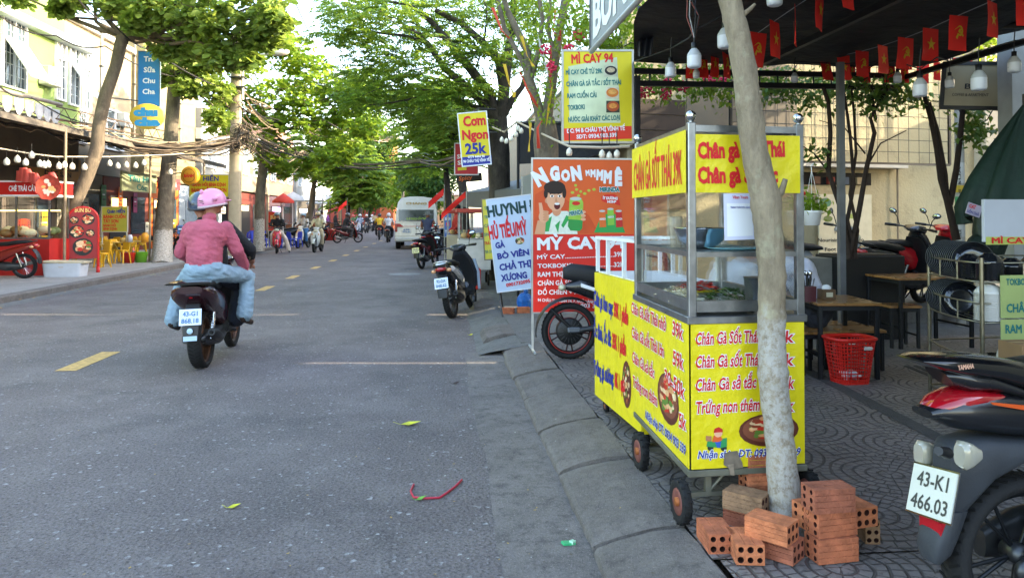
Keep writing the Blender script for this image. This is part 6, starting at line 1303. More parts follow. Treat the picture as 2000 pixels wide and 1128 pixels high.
# ---------------------------------------------------------------- shrubs and vines in the cafe
def vine(name, label, cl, n, sz, mat, seed, stems=None, cat='vine', fl=None, kind='blob', leaves=10):
    r = random.Random(seed); rng = np.random.default_rng(seed); tips = cluster(cl, .1, r); base = Vector(tips[0][0]); g = empty(name, base, label, cat)
    mb = MB()
    for t, q in tips[::2]: mb.tube(wander(t, Vector(t)+Vector((r.uniform(-.6, .6), r.uniform(-.2, .2), r.uniform(-.1, .5))), 5, .1, r), .006, BK_DARK_M, 4)
    for s_, rr in stems or []: mb.tube(s_, rr, BK_DARK_M, 7)
    mb.build('stem', g, True); tw, C, Dd = sprays(tips, rng, n, .06, leaves, kind); leaf_obj('foliage', C, Dd, sz, mat, g, rng, 'diamond', .3, .8, .6)
    if fl:
        mb = MB(); 
        for t, q in cluster(fl, .05, r):
            for i in range(26): d = Vector((r.gauss(0, 1), r.gauss(0, 1), r.gauss(0, 1))).normalized()*q*r.random()**.4; mb.ell(t+d, (.018, .018, .012), FLW, 6, rot=(r.uniform(0, 90), 0, r.uniform(0, 180)))
        mb.build('blossom', g, True)
    return g
BK_DARK_M = mk('#2c211a', .85, var=.3, sc=20, bump=.4, bsc=40); FLW = mk('#c8244c', .6, var=.2, sc=40)
vine('flowering_vine', 'bougainvillea with magenta blossom trailing under the canopy beam', [(x, y, 9.3, .22) for x, y in [(1245, 150), (1262, 165), (1300, 160), (1330, 175), (1340, 150), (1370, 170), (1395, 165), (1430, 180), (1440, 160), (1275, 145), (1405, 150)]], 10, .07, LF_FEA, 41, None, 'vine', [(1250, 172, 9.1, .12), (1262, 178, 9.1, .10), (1300, 183, 9.1, .07), (1334, 170, 9.1, .07), (1385, 158, 9.1, .08), (1412, 157, 9.1, .05), (1305, 160, 9.1, .05)])
vine('flowering_vine', 'bougainvillea spray with magenta flowers above the menu light box', [(x, y, 9.4, .3) for x, y in [(1120, 40), (1150, 60), (1180, 30), (1210, 60), (1225, 100), (1240, 30), (1200, 90), (1160, 85)]], 12, .08, LF_YEL, 42, None, 'vine', [(1131, 69, 9.2, .08), (1066, 98, 9.2, .07), (1077, 130, 9.2, .07), (1111, 95, 9.2, .06)])
vine('creeper', 'green creeper hanging along the back wall under the canopy', [(x, y, 9.6, .3) for x, y in [(1480, 155), (1510, 165), (1545, 160), (1580, 175), (1600, 165), (1560, 185), (1640, 165), (1700, 175), (1735, 180), (1780, 190), (1500, 185), (1760, 175), (1530, 178), (1590, 185), (1625, 180), (1680, 160)]], 9, .075, LF_DRK, 43)
vine('creeper', 'sunlit foliage seen behind the framed board at upper right', [(x, y, 12, .5) for x, y in [(1880, 15), (1920, 20), (1960, 30), (1900, 60), (1850, 40), (1950, 60), (1960, 150)]], 24, .10, LF_YEL, 44)
def shrub(label, stems, tips, d, seed, n=6):
    g = vine('planted_tree', label, [(x, y, d, .22) for x, y in tips], n, .08, LF_DRK, seed, [([AD(x, y, d+(q[2] if len(q) > 2 else 0)) for q in [q] for x, y in (q[:2],)][0], 1) for q in []] or None, 'small tree')
    mb = MB()
    for P, r0, r1 in stems: mb.tube([AD(x, y, d) for x, y in P], taper(r0, r1, len(P)), BK_DARK_M, 8)
    mb.build('trunk', g, True); return g
shrub('multi-stemmed dark shrub growing from the black planter', [([(1660, 505), (1648, 440), (1640, 400), (1618, 335), (1622, 260), (1618, 200), (1608, 170)], .035, .02), ([(1672, 505), (1655, 430), (1668, 360), (1660, 260), (1648, 175)], .025, .015), ([(1658, 505), (1668, 460), (1680, 400), (1692, 330), (1708, 260), (1700, 230), (1738, 165)], .035, .018), ([(1668, 505), (1675, 450), (1660, 380), (1672, 300), (1668, 220), (1662, 165)], .022, .012),
       ([(1710, 235), (1705, 200), (1702, 165)], .02, .012), ([(1690, 330), (1720, 280), (1770, 255)], .012, .005), ([(1618, 335), (1590, 300), (1560, 280)], .012, .005), ([(1690, 300), (1650, 250), (1600, 235)], .01, .004)], [(1710, 190), (1735, 185), (1670, 175), (1720, 170), (1690, 200), (1590, 300)], 8.4, 51)
shrub('tall forked bare trunk in front of the pillar', [([(1868, 468), (1862, 440), (1850, 390), (1838, 350), (1830, 290), (1818, 230), (1805, 185)], .045, .025), ([(1850, 395), (1846, 340), (1832, 260), (1815, 200)], .03, .02), ([(1855, 400), (1868, 330), (1876, 260), (1882, 200), (1880, 150)], .035, .025)], [(1900, 250), (1915, 245), (1905, 270), (1790, 190), (1890, 215), (1920, 265)], 8.6, 52)
# black planter
p0, p1 = AD(1640, 600, 8.5), AD(1768, 600, 8.5); ptx = empty('planter_box', (p0.x, p0.y, .12), 'long black planter box with shrubs behind the tables', 'planter')
zt_ = AD(1700, 500, 8.5).z; mb = MB(); mb.bb(p0.x, p1.x+.05, p0.y, p0.y+.55, .12, zt_, BLK, .01); mb.bb(p0.x-.28, p0.x-.004, p0.y+.15, p0.y+.6, .12, zt_-.03, mk('#6d6c66', .8, var=.2)); mb.build('box', ptx, True)
mb = MB(); mb.bb(p0.x+.03, p1.x+.02, p0.y+.03, p0.y+.52, zt_+.0, zt_+.012, mk('#2c221a', .95, var=.3, sc=30)); mb.build('soil', ptx, True)
mb = MB(); a = AD(1643, 400, 7.6); mb.bb(a.x-.03, a.x+.03, a.y-.03, a.y+.03, .12, 3.05, mk('#6d7074', .4, .5, var=.2)); tag(mb.build('canopy_post'), 'grey square steel post standing in front of the planter shrubs', 'post')
# raised plinth with parked machines behind the planter
mb = MB(); a = AD(1580, 500, 9.5); mb.bb(a.x, a.x+3.4, 9.3, 11.0, .119, .34, M_SLABC); tag(mb.build('plinth'), kind='structure')
for px, d, rz, c, lab, st in ((1600, 10.0, -100, '#8c9096', 'silver scooter lying low behind the planter at its left end', 'scooter'), (1745, 9.9, -62, '#1c1d22', 'black scooter with raised mirrors behind the planter', 'scooter'), (1800, 10.4, -70, '#b01822', 'red scooter parked behind the black one by the forked trunk', 'scooter')):
    a = AD(px, 480, d); scooter('motor_scooter', lab, bikeM(a, rz, 8, .34), c, '#15161a', None, det=False, style=st, group='scooters parked behind the planter')
# ---------------------------------------------------------------- cafe furniture
WOOD = mk('#8a6236', .28, var=.3, sc=9, coat=.35); LEG = mk('#16181c', .5, .3, var=.1)
def table(name, label, x0, x1, y0, y1, z, leg=.035, cat='table', group=None, rz=0.):
    c = Vector(((x0+x1)/2, (y0+y1)/2, .12)); g = empty(name, c, label, cat, group, rz); w, d = (x1-x0)/2, (y1-y0)/2; H = z-.12
    mb = MB(); mb.box((0, 0, H-.012), (2*w, 2*d, .024), WOOD, bev=.004); mb.build('top', g)
    for sx in (-1, 1):
        for sy in (-1, 1): mb = MB(); mb.box((sx*(w-leg), sy*(d-leg), (H-.024)/2), (leg, leg, H-.025), LEG, bev=.003); mb.build('leg', g)
    mb = MB()
    for s in (-1, 1): mb.box((0, s*(d-leg), H-.045), (2*w-3*leg, leg*.6, .04), LEG); mb.box((s*(w-leg), 0, H-.045), (leg*.6, 2*d-3*leg, .04), LEG); mb.box((s*(w-leg), 0, H*.3), (leg*.6, 2*d-3*leg, leg*.6), LEG)
    mb.build('rail', g); return g
a, b = G(1611, 742, .12), G(1708, 735, .12); tz = AD(1611, 592, (a-O).dot(Vector((math.sin(YAW), math.cos(YAW), 0)))).z
table('cafe_table', 'near wooden cafe table with black legs beside the cart', a.x-.02, b.x+.03, a.y-.02, a.y+.68, tz, rz=-6)
a2 = AD(1745, 545, 8.0); b2 = AD(1905, 545, 8.0); table('cafe_table', 'farther wooden cafe table beside the black planter', a2.x, b2.x, a2.y-.1, a2.y+.55, .86)
SG = 'wooden cafe stools'
for px, py, d, lab, w in ((1592, 643, 6.75, 'stool at the left side of the near table', .36), (1672, 640, 6.95, 'stool tucked under the right side of the near table', .42), (1640, 630, 7.6, 'stool behind the near table', .38), (1756, 594, 8.1, 'stool standing in front of the black planter', .34), (1570, 636, 7.2, 'stool half hidden behind the cart corner', .3)):
    a = AD(px, py, d); table('wooden_stool', lab, a.x-w/2, a.x+w/2, a.y-.15, a.y+.17, a.z, .03, 'stool', SG, -6)
tp = Vector(((AD(1611, 592, 6.3)).x, 0, tz))
pn = AD(1614, 571, 6.75); mb = MB(); mb.box((0, 0, .045), (.12, .11, .09), mk('#5c4630', .6, var=.2), bev=.004); mb.box((0, -.057, .045), (.06, .003, .04), mk('#b9b49c', .6, var=.1)); mb.ell((0, 0, .10), (.045, .03, .03), INK_W, 10); pn.z = tz; thing1('napkin_box', 'small brown napkin box standing on the near table', 'box', mb, loc=None).location = pn
ph = AD(1577, 571, 6.6); ph.z = tz; ch = empty('cutlery_holder', ph, 'dark red holder full of chopsticks and spoons on the near table', 'holder'); mb = MB(); mb.loft([(0, 0, 0, .055, .055, 8), (0, 0, .13, .06, .06, 8)], mk('#4c2028', .5, var=.1), 16, axis='Z'); mb.build('box', ch); mb = MB(); r = random.Random(3)
for i in range(26): x, y = r.uniform(-.045, .045), r.uniform(-.045, .045); mb.tube([(x*.6, y*.6, .05), (x*1.2, y*1.2, .13+r.uniform(.06, .13))], .004, BLK if i % 3 else CHR, 5); 
for i in range(5): mb.ell((r.uniform(-.05, .05), r.uniform(-.04, .04), .24), (.016, .006, .024), CHR, 8)
mb.build('chopsticks', ch)
# red basket
ab = G(1676, 752, .12); bk = empty('plastic_basket', ab+Vector((0, .13, 0)), 'red perforated plastic basket standing in front of the tables', 'basket', rz=4); RP = mk('#c4241a', .35, var=.06)
mb = MB(); N_ = 32; Hb = .355; nz = 12
def bp(j, z): th = 2*math.pi*j/N_; k = .135+.05*z/Hb; c, s = math.cos(th), math.sin(th); e = 2/3.6; return Vector((math.copysign(abs(c)**e, c)*k, math.copysign(abs(s)**e, s)*k*.78, z))
for j in range(N_*1): mb.tube([bp(j, 0), bp(j, Hb*.5), bp(j, Hb)], .0052, RP, 4, False)
for i in range(nz+1): z = Hb*i/nz; mb.tube([bp(j, z) for j in range(N_)], .0052 if 0 < i < nz else .008, RP, 4, closed=True)
mb.tube([bp(j, Hb+.004)*1.03 for j in range(N_)], .014, RP, 8, closed=True); mb.add(arr([bp(j, .0) for j in range(N_)]), [tuple(range(N_))], RP); mb.add(arr([bp(j, z) for z in (.0, .04) for j in range(N_)]), [(j, (j+1) % N_, (j+1) % N_+N_, j+N_) for j in range(N_)], RP); mb.build('basket_wall', bk)
mb = MB(); mb.box((.075, -.146, Hb-.055), (.075, .012, .03), mk('#b9b4ac', .4, var=0), bev=.008); mb.box((-.06, -.13, Hb-.012), (.06, .012, .02), mk('#b9b4ac', .4, var=0), bev=.008); mb.build('handle', bk)
mb = MB(); r = random.Random(6)
for i in range(14): mb.ell((r.uniform(-.07, .07), r.uniform(-.07, .07), .03+.05*r.random()), (.04, .03, .02), INK_W, 8, rot=(r.uniform(0, 60), r.uniform(0, 60), 0))
mb.build('crumpled_paper', bk)
# hanging flower pot
hp = AD(1586, 440, 6.6); hg = empty('hanging_pot', hp, 'white pot with a leafy plant hanging beside the cart', 'plant pot'); mb = MB(); mb.lathe([(0, 0), (.062, 0), (.08, .11), (.088, .115), (.088, .128), (.075, .12), (0, .11)], WHITE, 22); mb.build('pot', hg)
mb = MB(); 
for k in range(3): a = 2.1*k; mb.tube([(.08*math.cos(a), .08*math.sin(a), .12), (0, 0, .48)], .002, WHITE, 4)
mb.tube([(0, 0, .48), (0, .01, .52), (.02, 0, .54)], .004, WHITE, 5); mb.build('hanger', hg); rng = np.random.default_rng(5)
C = rng.normal(size=(150, 3))*np.array([.075, .075, .055])+np.array([0, 0, .2]); o = leaf_obj('foliage', C, rng.normal(size=(150, 3)), .055, LF_YEL, None, rng, 'diamond', .5, .8, .6); o.parent = hg
mb = MB(); 
for i in range(4): mb.ell((-.10+.02*i, .02*i, .25+.01*i), (.016, .016, .016), mk('#c8241c', .5), 8)
mb.build('blossom', hg)
# ---------------------------------------------------------------- wire rack with crockery
A_, B_ = AD(1815, 600, 6.0), AD(1918, 600, 5.15); A_.z = B_.z = .12; C_ = B_+Vector((.95, .02, 0)); D_ = A_+Vector((.95, .1, 0)); CRM2 = mk('#8f8a78', .3, .9, var=.2, sc=20)
rk = empty('wire_rack', B_, 'curved steel wire rack full of bowls at the right of the cafe', 'rack')
for q in (A_, B_, C_, D_): mb = MB(); mb.tube([q, q+Vector((0, 0, 1.10))], .014, CRM2, 10); mb.build('post', rk, True)
tiers = [.40-.12, .44+.22, .94]
for k, z in enumerate([.18, .40, .78, 1.055]):
    mb = MB(); L4 = [A_, B_, C_, D_]
    def ring(zz, r): mb.tube([p+Vector((0, 0, zz-.12)) for p in (A_, A_.lerp(B_, .33)+Vector((-.05, -.02, 0)), A_.lerp(B_, .66)+Vector((-.05, -.02, 0)), B_, C_, D_)], r, CRM2, 6, closed=True)
    ring(z, .007)
    if k: ring(z+.13, .007)
    for i in range(1, 16): t = i/16; mb.tube([A_.lerp(D_, t)+Vector((0, 0, z-.12)), B_.lerp(C_, t)+Vector((0, 0, z-.12))], .003, CRM2, 4)
    if k:
        for t in (.33, .66): p = A_.lerp(B_, t)+Vector((-.05, -.02, z-.12)); mb.tube([p, p+Vector((0, 0, .13))], .006, CRM2, 4); p = B_.lerp(C_, t)+Vector((0, 0, z-.12)); mb.tube([p, p+Vector((0, 0, .13))], .006, CRM2, 4)
    mb.build('shelf', rk, True)
def at_rack(s, t, z): return A_.lerp(B_, s)+(D_-A_)*t+Vector((0, 0, z-.12))
WB_, BKB = mk('#c9c8c4', .25, var=.04, coat=.3), mk('#15171c', .15, var=.1, coat=.8)
def bowl_mb(r, h, m): mb = MB(); mb.lathe([(0, h), (r*.38, h), (r*.42, h-.008), (r*.7, h*.72), (r*.93, h*.3), (r, 0), (r*.97, 0), (r*.88, h*.32), (r*.62, h*.68), (0, h*.84)], m, 26); return mb
w0 = bowl_mb(.095, .075, WB_).build('bowl'); tag(w0, 'white bowl stacked upside down on the middle rack shelf', 'bowl', 'white bowls stacked on the rack'); base = at_rack(.92, .10, .79)
for i in range(13): 
    if i == 0: w0.location = base
    else: dup(w0, base+Vector((.001*(i % 3), 0, .0145*i)))
for i in range(9): dup(w0, at_rack(.7, .34, .79)+Vector((0, .001*(i % 2), .0145*i)), label='white bowl in the rear stack on the middle rack shelf')
k0 = bowl_mb(.09, .075, BKB).build('bowl'); tag(k0, 'black bowl in the front left stack on the top rack shelf', 'bowl', 'black bowls on the rack')
first = True
for s, t, n, lb in ((.68, .06, 8, 'front left'), (.93, .10, 9, 'front corner'), (.8, .36, 6, 'low middle'), (.92, .62, 8, 'right middle'), (.9, .86, 7, 'far right')):
    for i in range(n):
        L_ = at_rack(s, t, 1.066)+Vector((.001*(i % 2), 0, .0135*i))
        if first: k0.location = L_; first = False
        else: dup(k0, L_, label='black bowl in the %s stack on the top rack shelf' % lb)
pl0 = MB(); pl0.lathe([(0, 0), (.07, 0), (.135, .02), (.14, .026), (.07, .007), (0, .007)], BKB, 28); pl0.lathe([(.1365, .0245), (.141, .027), (.1385, .029)], mk('#6a6e74', .3, .4, var=0), 28); pl0 = pl0.build('plate'); tag(pl0, 'black plate standing on edge in the row on the top rack shelf', 'plate', 'black plates standing on the rack')  # lighter rim ring paints a gloss glint into the colour
for i in range(15):
    L_ = at_rack(.08+.038*i, .12, 1.175); o = pl0 if i == 0 else dup(pl0); o.location = L_; o.rotation_euler = (R(80), R(0), R(-28))
for i in range(3): mb = MB(); mb.lathe([(0, 0), (.10, 0), (.19, .02), (.195, .026), (.1, .006), (0, .006)], WB_, 30); thing1('serving_plate', ['large white plate on the lower rack shelf', 'second large white plate on the lower rack shelf', 'tilted white plate at the front of the lower rack shelf'][i], 'plate', mb).location = at_rack(.25+.2*i, .2+.1*i, .41+.012*i)
mb = MB(); mb.lathe([(0, 0), (.07, 0), (.12, .06), (.13, .12), (.124, .12), (.11, .06), (0, .008)], WB_, 28); o = thing1('mixing_bowl', 'white bowl tipped inside a steel basin on the lower shelf', 'bowl', mb); o.location = at_rack(.9, .22, .45); o.rotation_euler = (R(55), 0, R(30))
mb = MB(); mb.lathe([(0, 0), (.09, 0), (.16, .05), (.18, .11), (.174, .11), (.15, .05), (0, .008)], CHR, 28); thing1('steel_basin', 'steel basin on the lower rack shelf', 'basin', mb).location = at_rack(.85, .30, .41)
mb = MB(); mb.lathe([(0, 0), (.05, 0), (.09, .17), (.085, .17), (.046, .004)], RP, 12); thing1('small_basket', 'small red basket seen through the wire rack', 'basket', mb).location = at_rack(.55, .85, .52)
PM = mk('#1a1c22', .25, .4, var=.15, coat=.4)
for i, (s_, t_, r_, h_, lab) in enumerate([(.45, .45, .15, .11, 'black wok lying among the plates on the top shelf'), (.55, .75, .13, .15, 'dark cooking pot at the back of the top shelf'), (.2, .5, .14, .12, 'dark pot behind the row of plates')]):
    mb = MB(); mb.lathe([(0, h_), (r_*.6, h_), (r_, h_*.55), (r_*1.04, 0), (r_, 0), (r_*.9, h_*.5), (0, h_*.93)], PM, 26); thing1('cooking_pot', lab, 'pot', mb).location = at_rack(s_, t_, 1.066)
for i in range(12): dup(k0, at_rack(.3+.05*(i//6), .3+.3*(i//6), .66+.13)+Vector((0, 0, .0135*(i % 6))), label='black bowl in the %s stack on the middle rack shelf' % ['left', 'rear'][i//6])
for i in range(10): o = dup(pl0, at_rack(.08+.035*i, .12, .875), label='black plate standing on edge on the middle rack shelf'); o.rotation_euler = (R(80), 0, R(-28))
# menu sheets hung on the rack, white board above it
MRk = vplane(B_+Vector((.06, -.03, 0)), C_+Vector((0, -.03, 0)))
for k, (z0, z1, ts) in enumerate(((.72, .93, (('TOKBOKKI', .80), ('CHÂN GÀ SẢ TẮC', .66))), (.55, .70, (('RAM CUỐN CẢI', .60), ('NƯỚC GIẢI KHÁT', .45))))):
    g = empty('menu_sheet', B_+Vector((.1, -.05, z0)), ['upper yellow-green menu sheet tied to the wire rack', 'lower yellow-green menu sheet tied to the wire rack'][k], 'menu'); mb = MB(); za, zb_ = [(.93, 1.0), (.6, .7)][0] if 0 else ((AD(1960, 622, 5.1).z, AD(1960, 538, 5.1).z) if k == 0 else (AD(1960, 690, 5.1).z, AD(1960, 625, 5.1).z)); mb.bb(.05, .8, za-.12, zb_-.12, 0, .004, mk('#9fae6c', .5, var=.15, sc=3), M=MRk)
    if k == 0: mb.text('TOKBOKKI', .09, zb_-.12-.065, .042, INK_T, .20, .03, MRk, z=.008); mb.text('CHÂN GÀ SẢ TẮC', .09, za-.12+.04, .055, INK_T, .52, .03, MRk, z=.008)
    else: mb.text('RAM CUỐN CẢI', .08, zb_-.12-.09, .055, INK_T, .44, .03, MRk, z=.008); mb.text('NƯỚC GIẢI KHÁT', .09, za-.12+.03, .04, INK_T, .5, .03, MRk, z=.008)
    mb.build('printed_sheet', g, True)
mb = MB(); a = AD(1940, 470, 5.25); mb.box((a.x+.25, a.y+.1, (AD(1960, 392, 5.25).z+AD(1960, 470, 5.25).z)/2), (.5, .03, .30), mk('#b5b8c0', .5, var=.05), bev=.003); wbz = AD(1960, 470, 5.25).z
mb.bb(a.x+.01, a.x+.49, a.y+.084, a.y+.0845, wbz-.03, wbz+.025, mk('#b0b85c', .5, var=.1)); mb.text('MÌ CAY 94', a.x+.05, wbz-.02, .04, INK_R, .4, .03, frame((0, a.y+.082, 0), (1, 0, 0), (0, 0, 1))); thing1('white_sheet_board', 'blank white sheet with a strip of menu below it above the rack', 'board', mb)
mb = MB(); a = AD(1990, 690, 4.7); mb.box((a.x+.05, a.y, a.z), (.22, .2, .14), mk('#8a6c4c', .8, var=.1), bev=.002); mb.box((a.x+.05, a.y, a.z+.0705), (.225, .03, .001), mk('#a08058', .5)); thing1('cardboard_box', 'brown cardboard box at the right edge above the scooter', 'box', mb)
mb = MB(); a = AD(1990, 700, 4.7); mb.bb(a.x-.1, a.x+.6, a.y-.15, a.y+.3, .12, AD(1990, 704, 4.7).z-.075+.03, mk('#3c3e42', .6, var=.2)); thing1('low_cabinet', 'dark low cabinet under the cardboard box', 'cabinet', mb)
# folded umbrella
ut, ub = AD(2003, 205, 6.9), AD(1925, 428, 6.9); um = empty('folded_umbrella', Vector((ut.x+.05, ut.y, .12)), 'big dark green parasol folded shut at the right edge', 'umbrella')
mb = MB(); v = []; n = 40; rows = [(0, .03), (.15, .12), (.35, .24), (.6, .36), (.85, .44), (1., .40)]
for t, rr in rows:
    c = Vector((ut.x-.18*t+.12*0, ut.y, ut.z+(ub.z-ut.z)*t))
    for j in range(n): th = 2*math.pi*j/n; k = rr*(1+.16*math.sin(j*2*math.pi/n*10)*(1 if t > .1 else 0)); v.append(c+Vector((k*math.cos(th), k*math.sin(th)*.6, -.05*math.sin(th*3)*t)))
mb.add(arr(v), [(i*n+j, (i+1)*n+j, (i+1)*n+(j+1) % n, i*n+(j+1) % n) for i in range(len(rows)-1) for j in range(n)], mk('#0f2a22', .7, var=.2, sc=4, bump=.3, bsc=20), True); mb.build('cloth', um, True)
mb = MB(); mb.tube([(ut.x, ut.y, .12), (ut.x, ut.y, ut.z+.1)], .025, DSTEEL, 10); mb.build('pole', um, True)
mb = MB(); a = AD(1886, 432, 6.45); b = AD(1912, 395, 6.45); mb.box(AD(1902, 410, 6.45), (.13, .01, .10), mk('#a9a0b4', .5, var=.1), (0, 18, 0)); T_ = frame(AD(1902, 410, 6.435), (math.cos(R(18)), 0, -math.sin(R(18))), (0, 0, 1)); mb.text('CAT', -.05, .01, .03, INK_R, .06, .03, T_, z=.002); mb.text('UỐN CHẢ', -.055, -.035, .022, INK_B, .11, .02, T_, z=.002); mb.build('printed_hem', um, True)
mb = MB(); a = AD(1935, 452, 6.5); mb.ell(a, (.15, .12, .28), mk('#0f2018', .5, var=.2, bump=.5, bsc=18), 16); mb.ell(a+Vector((-.1, 0, -.15)), (.12, .1, .14), mk('#0f1f1a', .5, var=.2, bump=.5, bsc=18), 14); thing1('cloth_bundle', 'dark green cloth bundle bulging behind the black bowls', 'bundle', mb)
# seated customer and worker
Mm = Matrix.Translation((AD(1594, 600, 6.95).x, AD(1594, 600, 6.95).y, .12)) @ Euler((0, 0, R(60))).to_matrix().to_4x4()
SIT = dict(pelvis=(0, 0, .52), chest=(0, .12, .80), neck=(0, .26, .99), head=(0, .36, 1.10), sh=(.19, .2, .95), el=(.25, .34, .72), ha=(.15, .56, .72), hip=(.1, .04, .5), kn=(.16, .42, .50), an=(.14, .40, .09), ft=(.14, .54, .04))
person('customer in a white shirt bending over the near table, seen beside the cart', SIT, '#c3c6d6', '#2c2e38', voxel=.018, M=Mm)
Mn = Matrix.Translation((AD(1400, 700, 6.3).x, AD(1400, 700, 6.3).y, .12)) @ Euler((0, 0, R(-70))).to_matrix().to_4x4()
person('person in a pale grey shirt sitting behind the glass of the cart', SIT, '#a9aab0', '#3c3e48', skin='#a87458', voxel=.018, M=Mn)
table('wooden_stool', 'stool under the customer in the white shirt', Mm.translation.x-.16, Mm.translation.x+.16, Mm.translation.y-.16, Mm.translation.y+.16, .50, .03, 'stool', SG)
table('wooden_stool', 'stool under the person behind the cart glass', Mn.translation.x-.16, Mn.translation.x+.16, Mn.translation.y-.16, Mn.translation.y+.16, .50, .03, 'stool', SG)
# ---------------------------------------------------------------- flags and bulbs under the canopy
FRED = mk('#e0281f', .75, var=.1, sc=4); FYEL = mk('#d0a61c', .7, var=0)
def garland(label, flags, line, rcord=.004):
    """flags: (px centre, py top, height px, distance, emblem, yaw, skew)"""
    a = AD(flags[0][0], flags[0][1], flags[0][3]); g = empty('flag_garland', a, label, 'bunting'); mb = MB(); mb.tube([AD(*p) for p in line], rcord, mk('#8a8f94', .6, var=0), 4); mb.build('cord', g, True)
    for x, y, h, d, em, yaw, sk in flags:
        yaw += 14*math.sin(x*1.7); sk += .05*math.sin(x*.9)
        H_ = .0+h/FPX*d; Wf = H_*.66; c = AD(x, y, d); M = Matrix.Translation(c) @ Euler((0, 0, R(yaw))).to_matrix().to_4x4() @ frame((0, 0, 0), (1, 0, 0), (0, 0, 1))
        mb = MB(); nx, ny = 6, 8; v = []; S = lambda u, w_: (u*Wf+sk*w_*H_*-1, -w_*H_, .03*Wf*math.sin(u*5+w_*4+x)*(.3+w_)+.0)
        for i in range(nx+1):
            for j in range(ny+1): v.append(S(i/nx-.5, j/ny))
        mb.add(v, [(i*(ny+1)+j, i*(ny+1)+j+1, (i+1)*(ny+1)+j+1, (i+1)*(ny+1)+j) for i in range(nx) for j in range(ny)], FRED, True, M)
        for sgn in (1, -1):
            MT = M @ Matrix.Translation((sk*-.5*H_, 0, .0)) @ (Matrix.Identity(4) if sgn > 0 else Matrix.Rotation(math.pi, 4, 'Y')); mb.text('★' if em == 's' else '☭', 0, -.66*H_, .34*H_, FYEL, Wf*.52, .0 if em == 's' else .03, MT, 'C', z=.035*Wf+.004)
        mb.build('flag', g, True)
garland('string of star and sickle flags rising from behind the trunk towards the camera', [(1348, 128, 26, 8.2, 'h', 20, 0), (1371, 104, 48, 8.1, 'h', 35, -.1), (1397, 99, 53, 8, 's', 45, .08), (1416, 96, 55, 7.8, 'h', 40, -.15), (1481, 64, 68, 6.6, 'h', 35, .1), (1512, 42, 70, 6.3, 's', 35, -.1), (1553, 12, 76, 6, 's', 50, -.05), (1601, -18, 78, 5.7, 's', 35, .02), (1652, -45, 62, 5.4, 'h', 30, -.1)],
        [(1290, 112, 8.4), (1348, 108, 8.2), (1400, 99, 8), (1430, 92, 7.6), (1481, 64, 6.6), (1512, 42, 6.3), (1553, 14, 6), (1601, -18, 5.7), (1652, -45, 5.4), (1700, -80, 5.2)])
garland('sagging string of star and sickle flags across the right of the canopy', [(1610, 112, 44, 8.3, 'h', 30, -.2), (1647, 108, 48, 8.0, 's', 25, -.05), (1684, 100, 50, 7.6, 'h', 25, -.05), (1724, 89, 55, 7.2, 's', 25, -.02), (1769, 74, 62, 6.7, 'h', 25, .04), (1818, 56, 64, 6.3, 's', 25, .03), (1873, 31, 69, 5.9, 'h', 25, .05), (1938, 4, 70, 5.6, 's', 20, .03), (2002, -20, 72, 5.4, 'h', 20, 0)],
        [(1590, 114, 8.5), (1647, 108, 8), (1684, 100, 7.6), (1724, 89, 7.2), (1769, 74, 6.7), (1818, 55, 6.3), (1873, 30, 5.9), (1938, 2, 5.6), (2002, -22, 5.4), (2080, -60, 5.2)])
garland('darker rear string of red flags hanging below the canopy beam', [(1664, 120, 34, 8.9, 's', 15, 0), (1691, 122, 40, 8.9, 's', 15, 0), (1737, 122, 40, 8.8, 'h', 15, 0), (1767, 124, 38, 8.8, 's', 15, 0), (1803, 123, 40, 8.7, 's', 15, 0), (1830, 121, 36, 8.7, 'h', 15, 0), (1868, 114, 37, 8.6, 'h', 15, 0), (1893, 113, 37, 8.6, 'h', 15, 0)], [(1640, 122, 8.9), (1737, 122, 8.8), (1803, 122, 8.7), (1868, 113, 8.6), (1960, 105, 8.4)])
BW = mk('#c9ccd2', .3, var=.02, trans=.1); BS = mk('#6a6c6e', .5, var=.1)
def bulbs(label, lst, line, col='#1c1c1e', rc=.006, glow=None):
    a = AD(*lst[0][:3]); g = empty('bulb_string', a, label, 'light string'); mb = MB()
    if line: mb.tube([AD(*p) for p in line], rc, mk(col, .6, var=.1), 5)
    for x, y, d, s in lst: c = AD(x, y, d); mb.tube([c+Vector((0, 0, s*1.75)), c+Vector((0, 0, s*2.6)), c+Vector((.01, 0, s*3.6))], rc*.7, mk(col, .6, var=.1), 5)
    mb.build('cable', g, True)
    for x, y, d, s in lst:   # y = bottom of bulb
        c = AD(x, y, d); mb = MB(); mb.M = Matrix.Translation(c); mb.lathe([(0, 0), (s*.35, .0), (s*.47, s*.07), (s*.5, s*.2), (s*.5, s*.85)], BW, 18); mb.lathe([(s*.5, s*.85), (s*.47, s*1.0), (s*.28, s*1.3), (s*.2, s*1.38), (0, s*1.4)], mk('#a3a5a6', .5, var=.03), 18); b = mb.build('bulb', g, True)
        mb = MB(); mb.M = Matrix.Translation(c); mb.lathe([(s*.2, s*1.38), (s*.21, s*1.8), (0, s*1.85)], BLK, 12); q = mb.build('socket', b); q.location = -Vector(g.location)
    return g
bulbs('big bulbs on a twisted cord hanging in front of the canopy', [(1356, 133, 5.1, .095), (1416, 95, 5.6, .11), (1513, 12, 4.9, .10), (1310, 151, 6.6, .095), (1360, 153, 8.0, .07)], [(1240, 120, 8), (1310, 95, 6.6), (1345, 75, 5.6), (1356, 60, 5.1), (1416, 28, 5.2), (1460, -10, 5), (1513, -60, 4.9)])
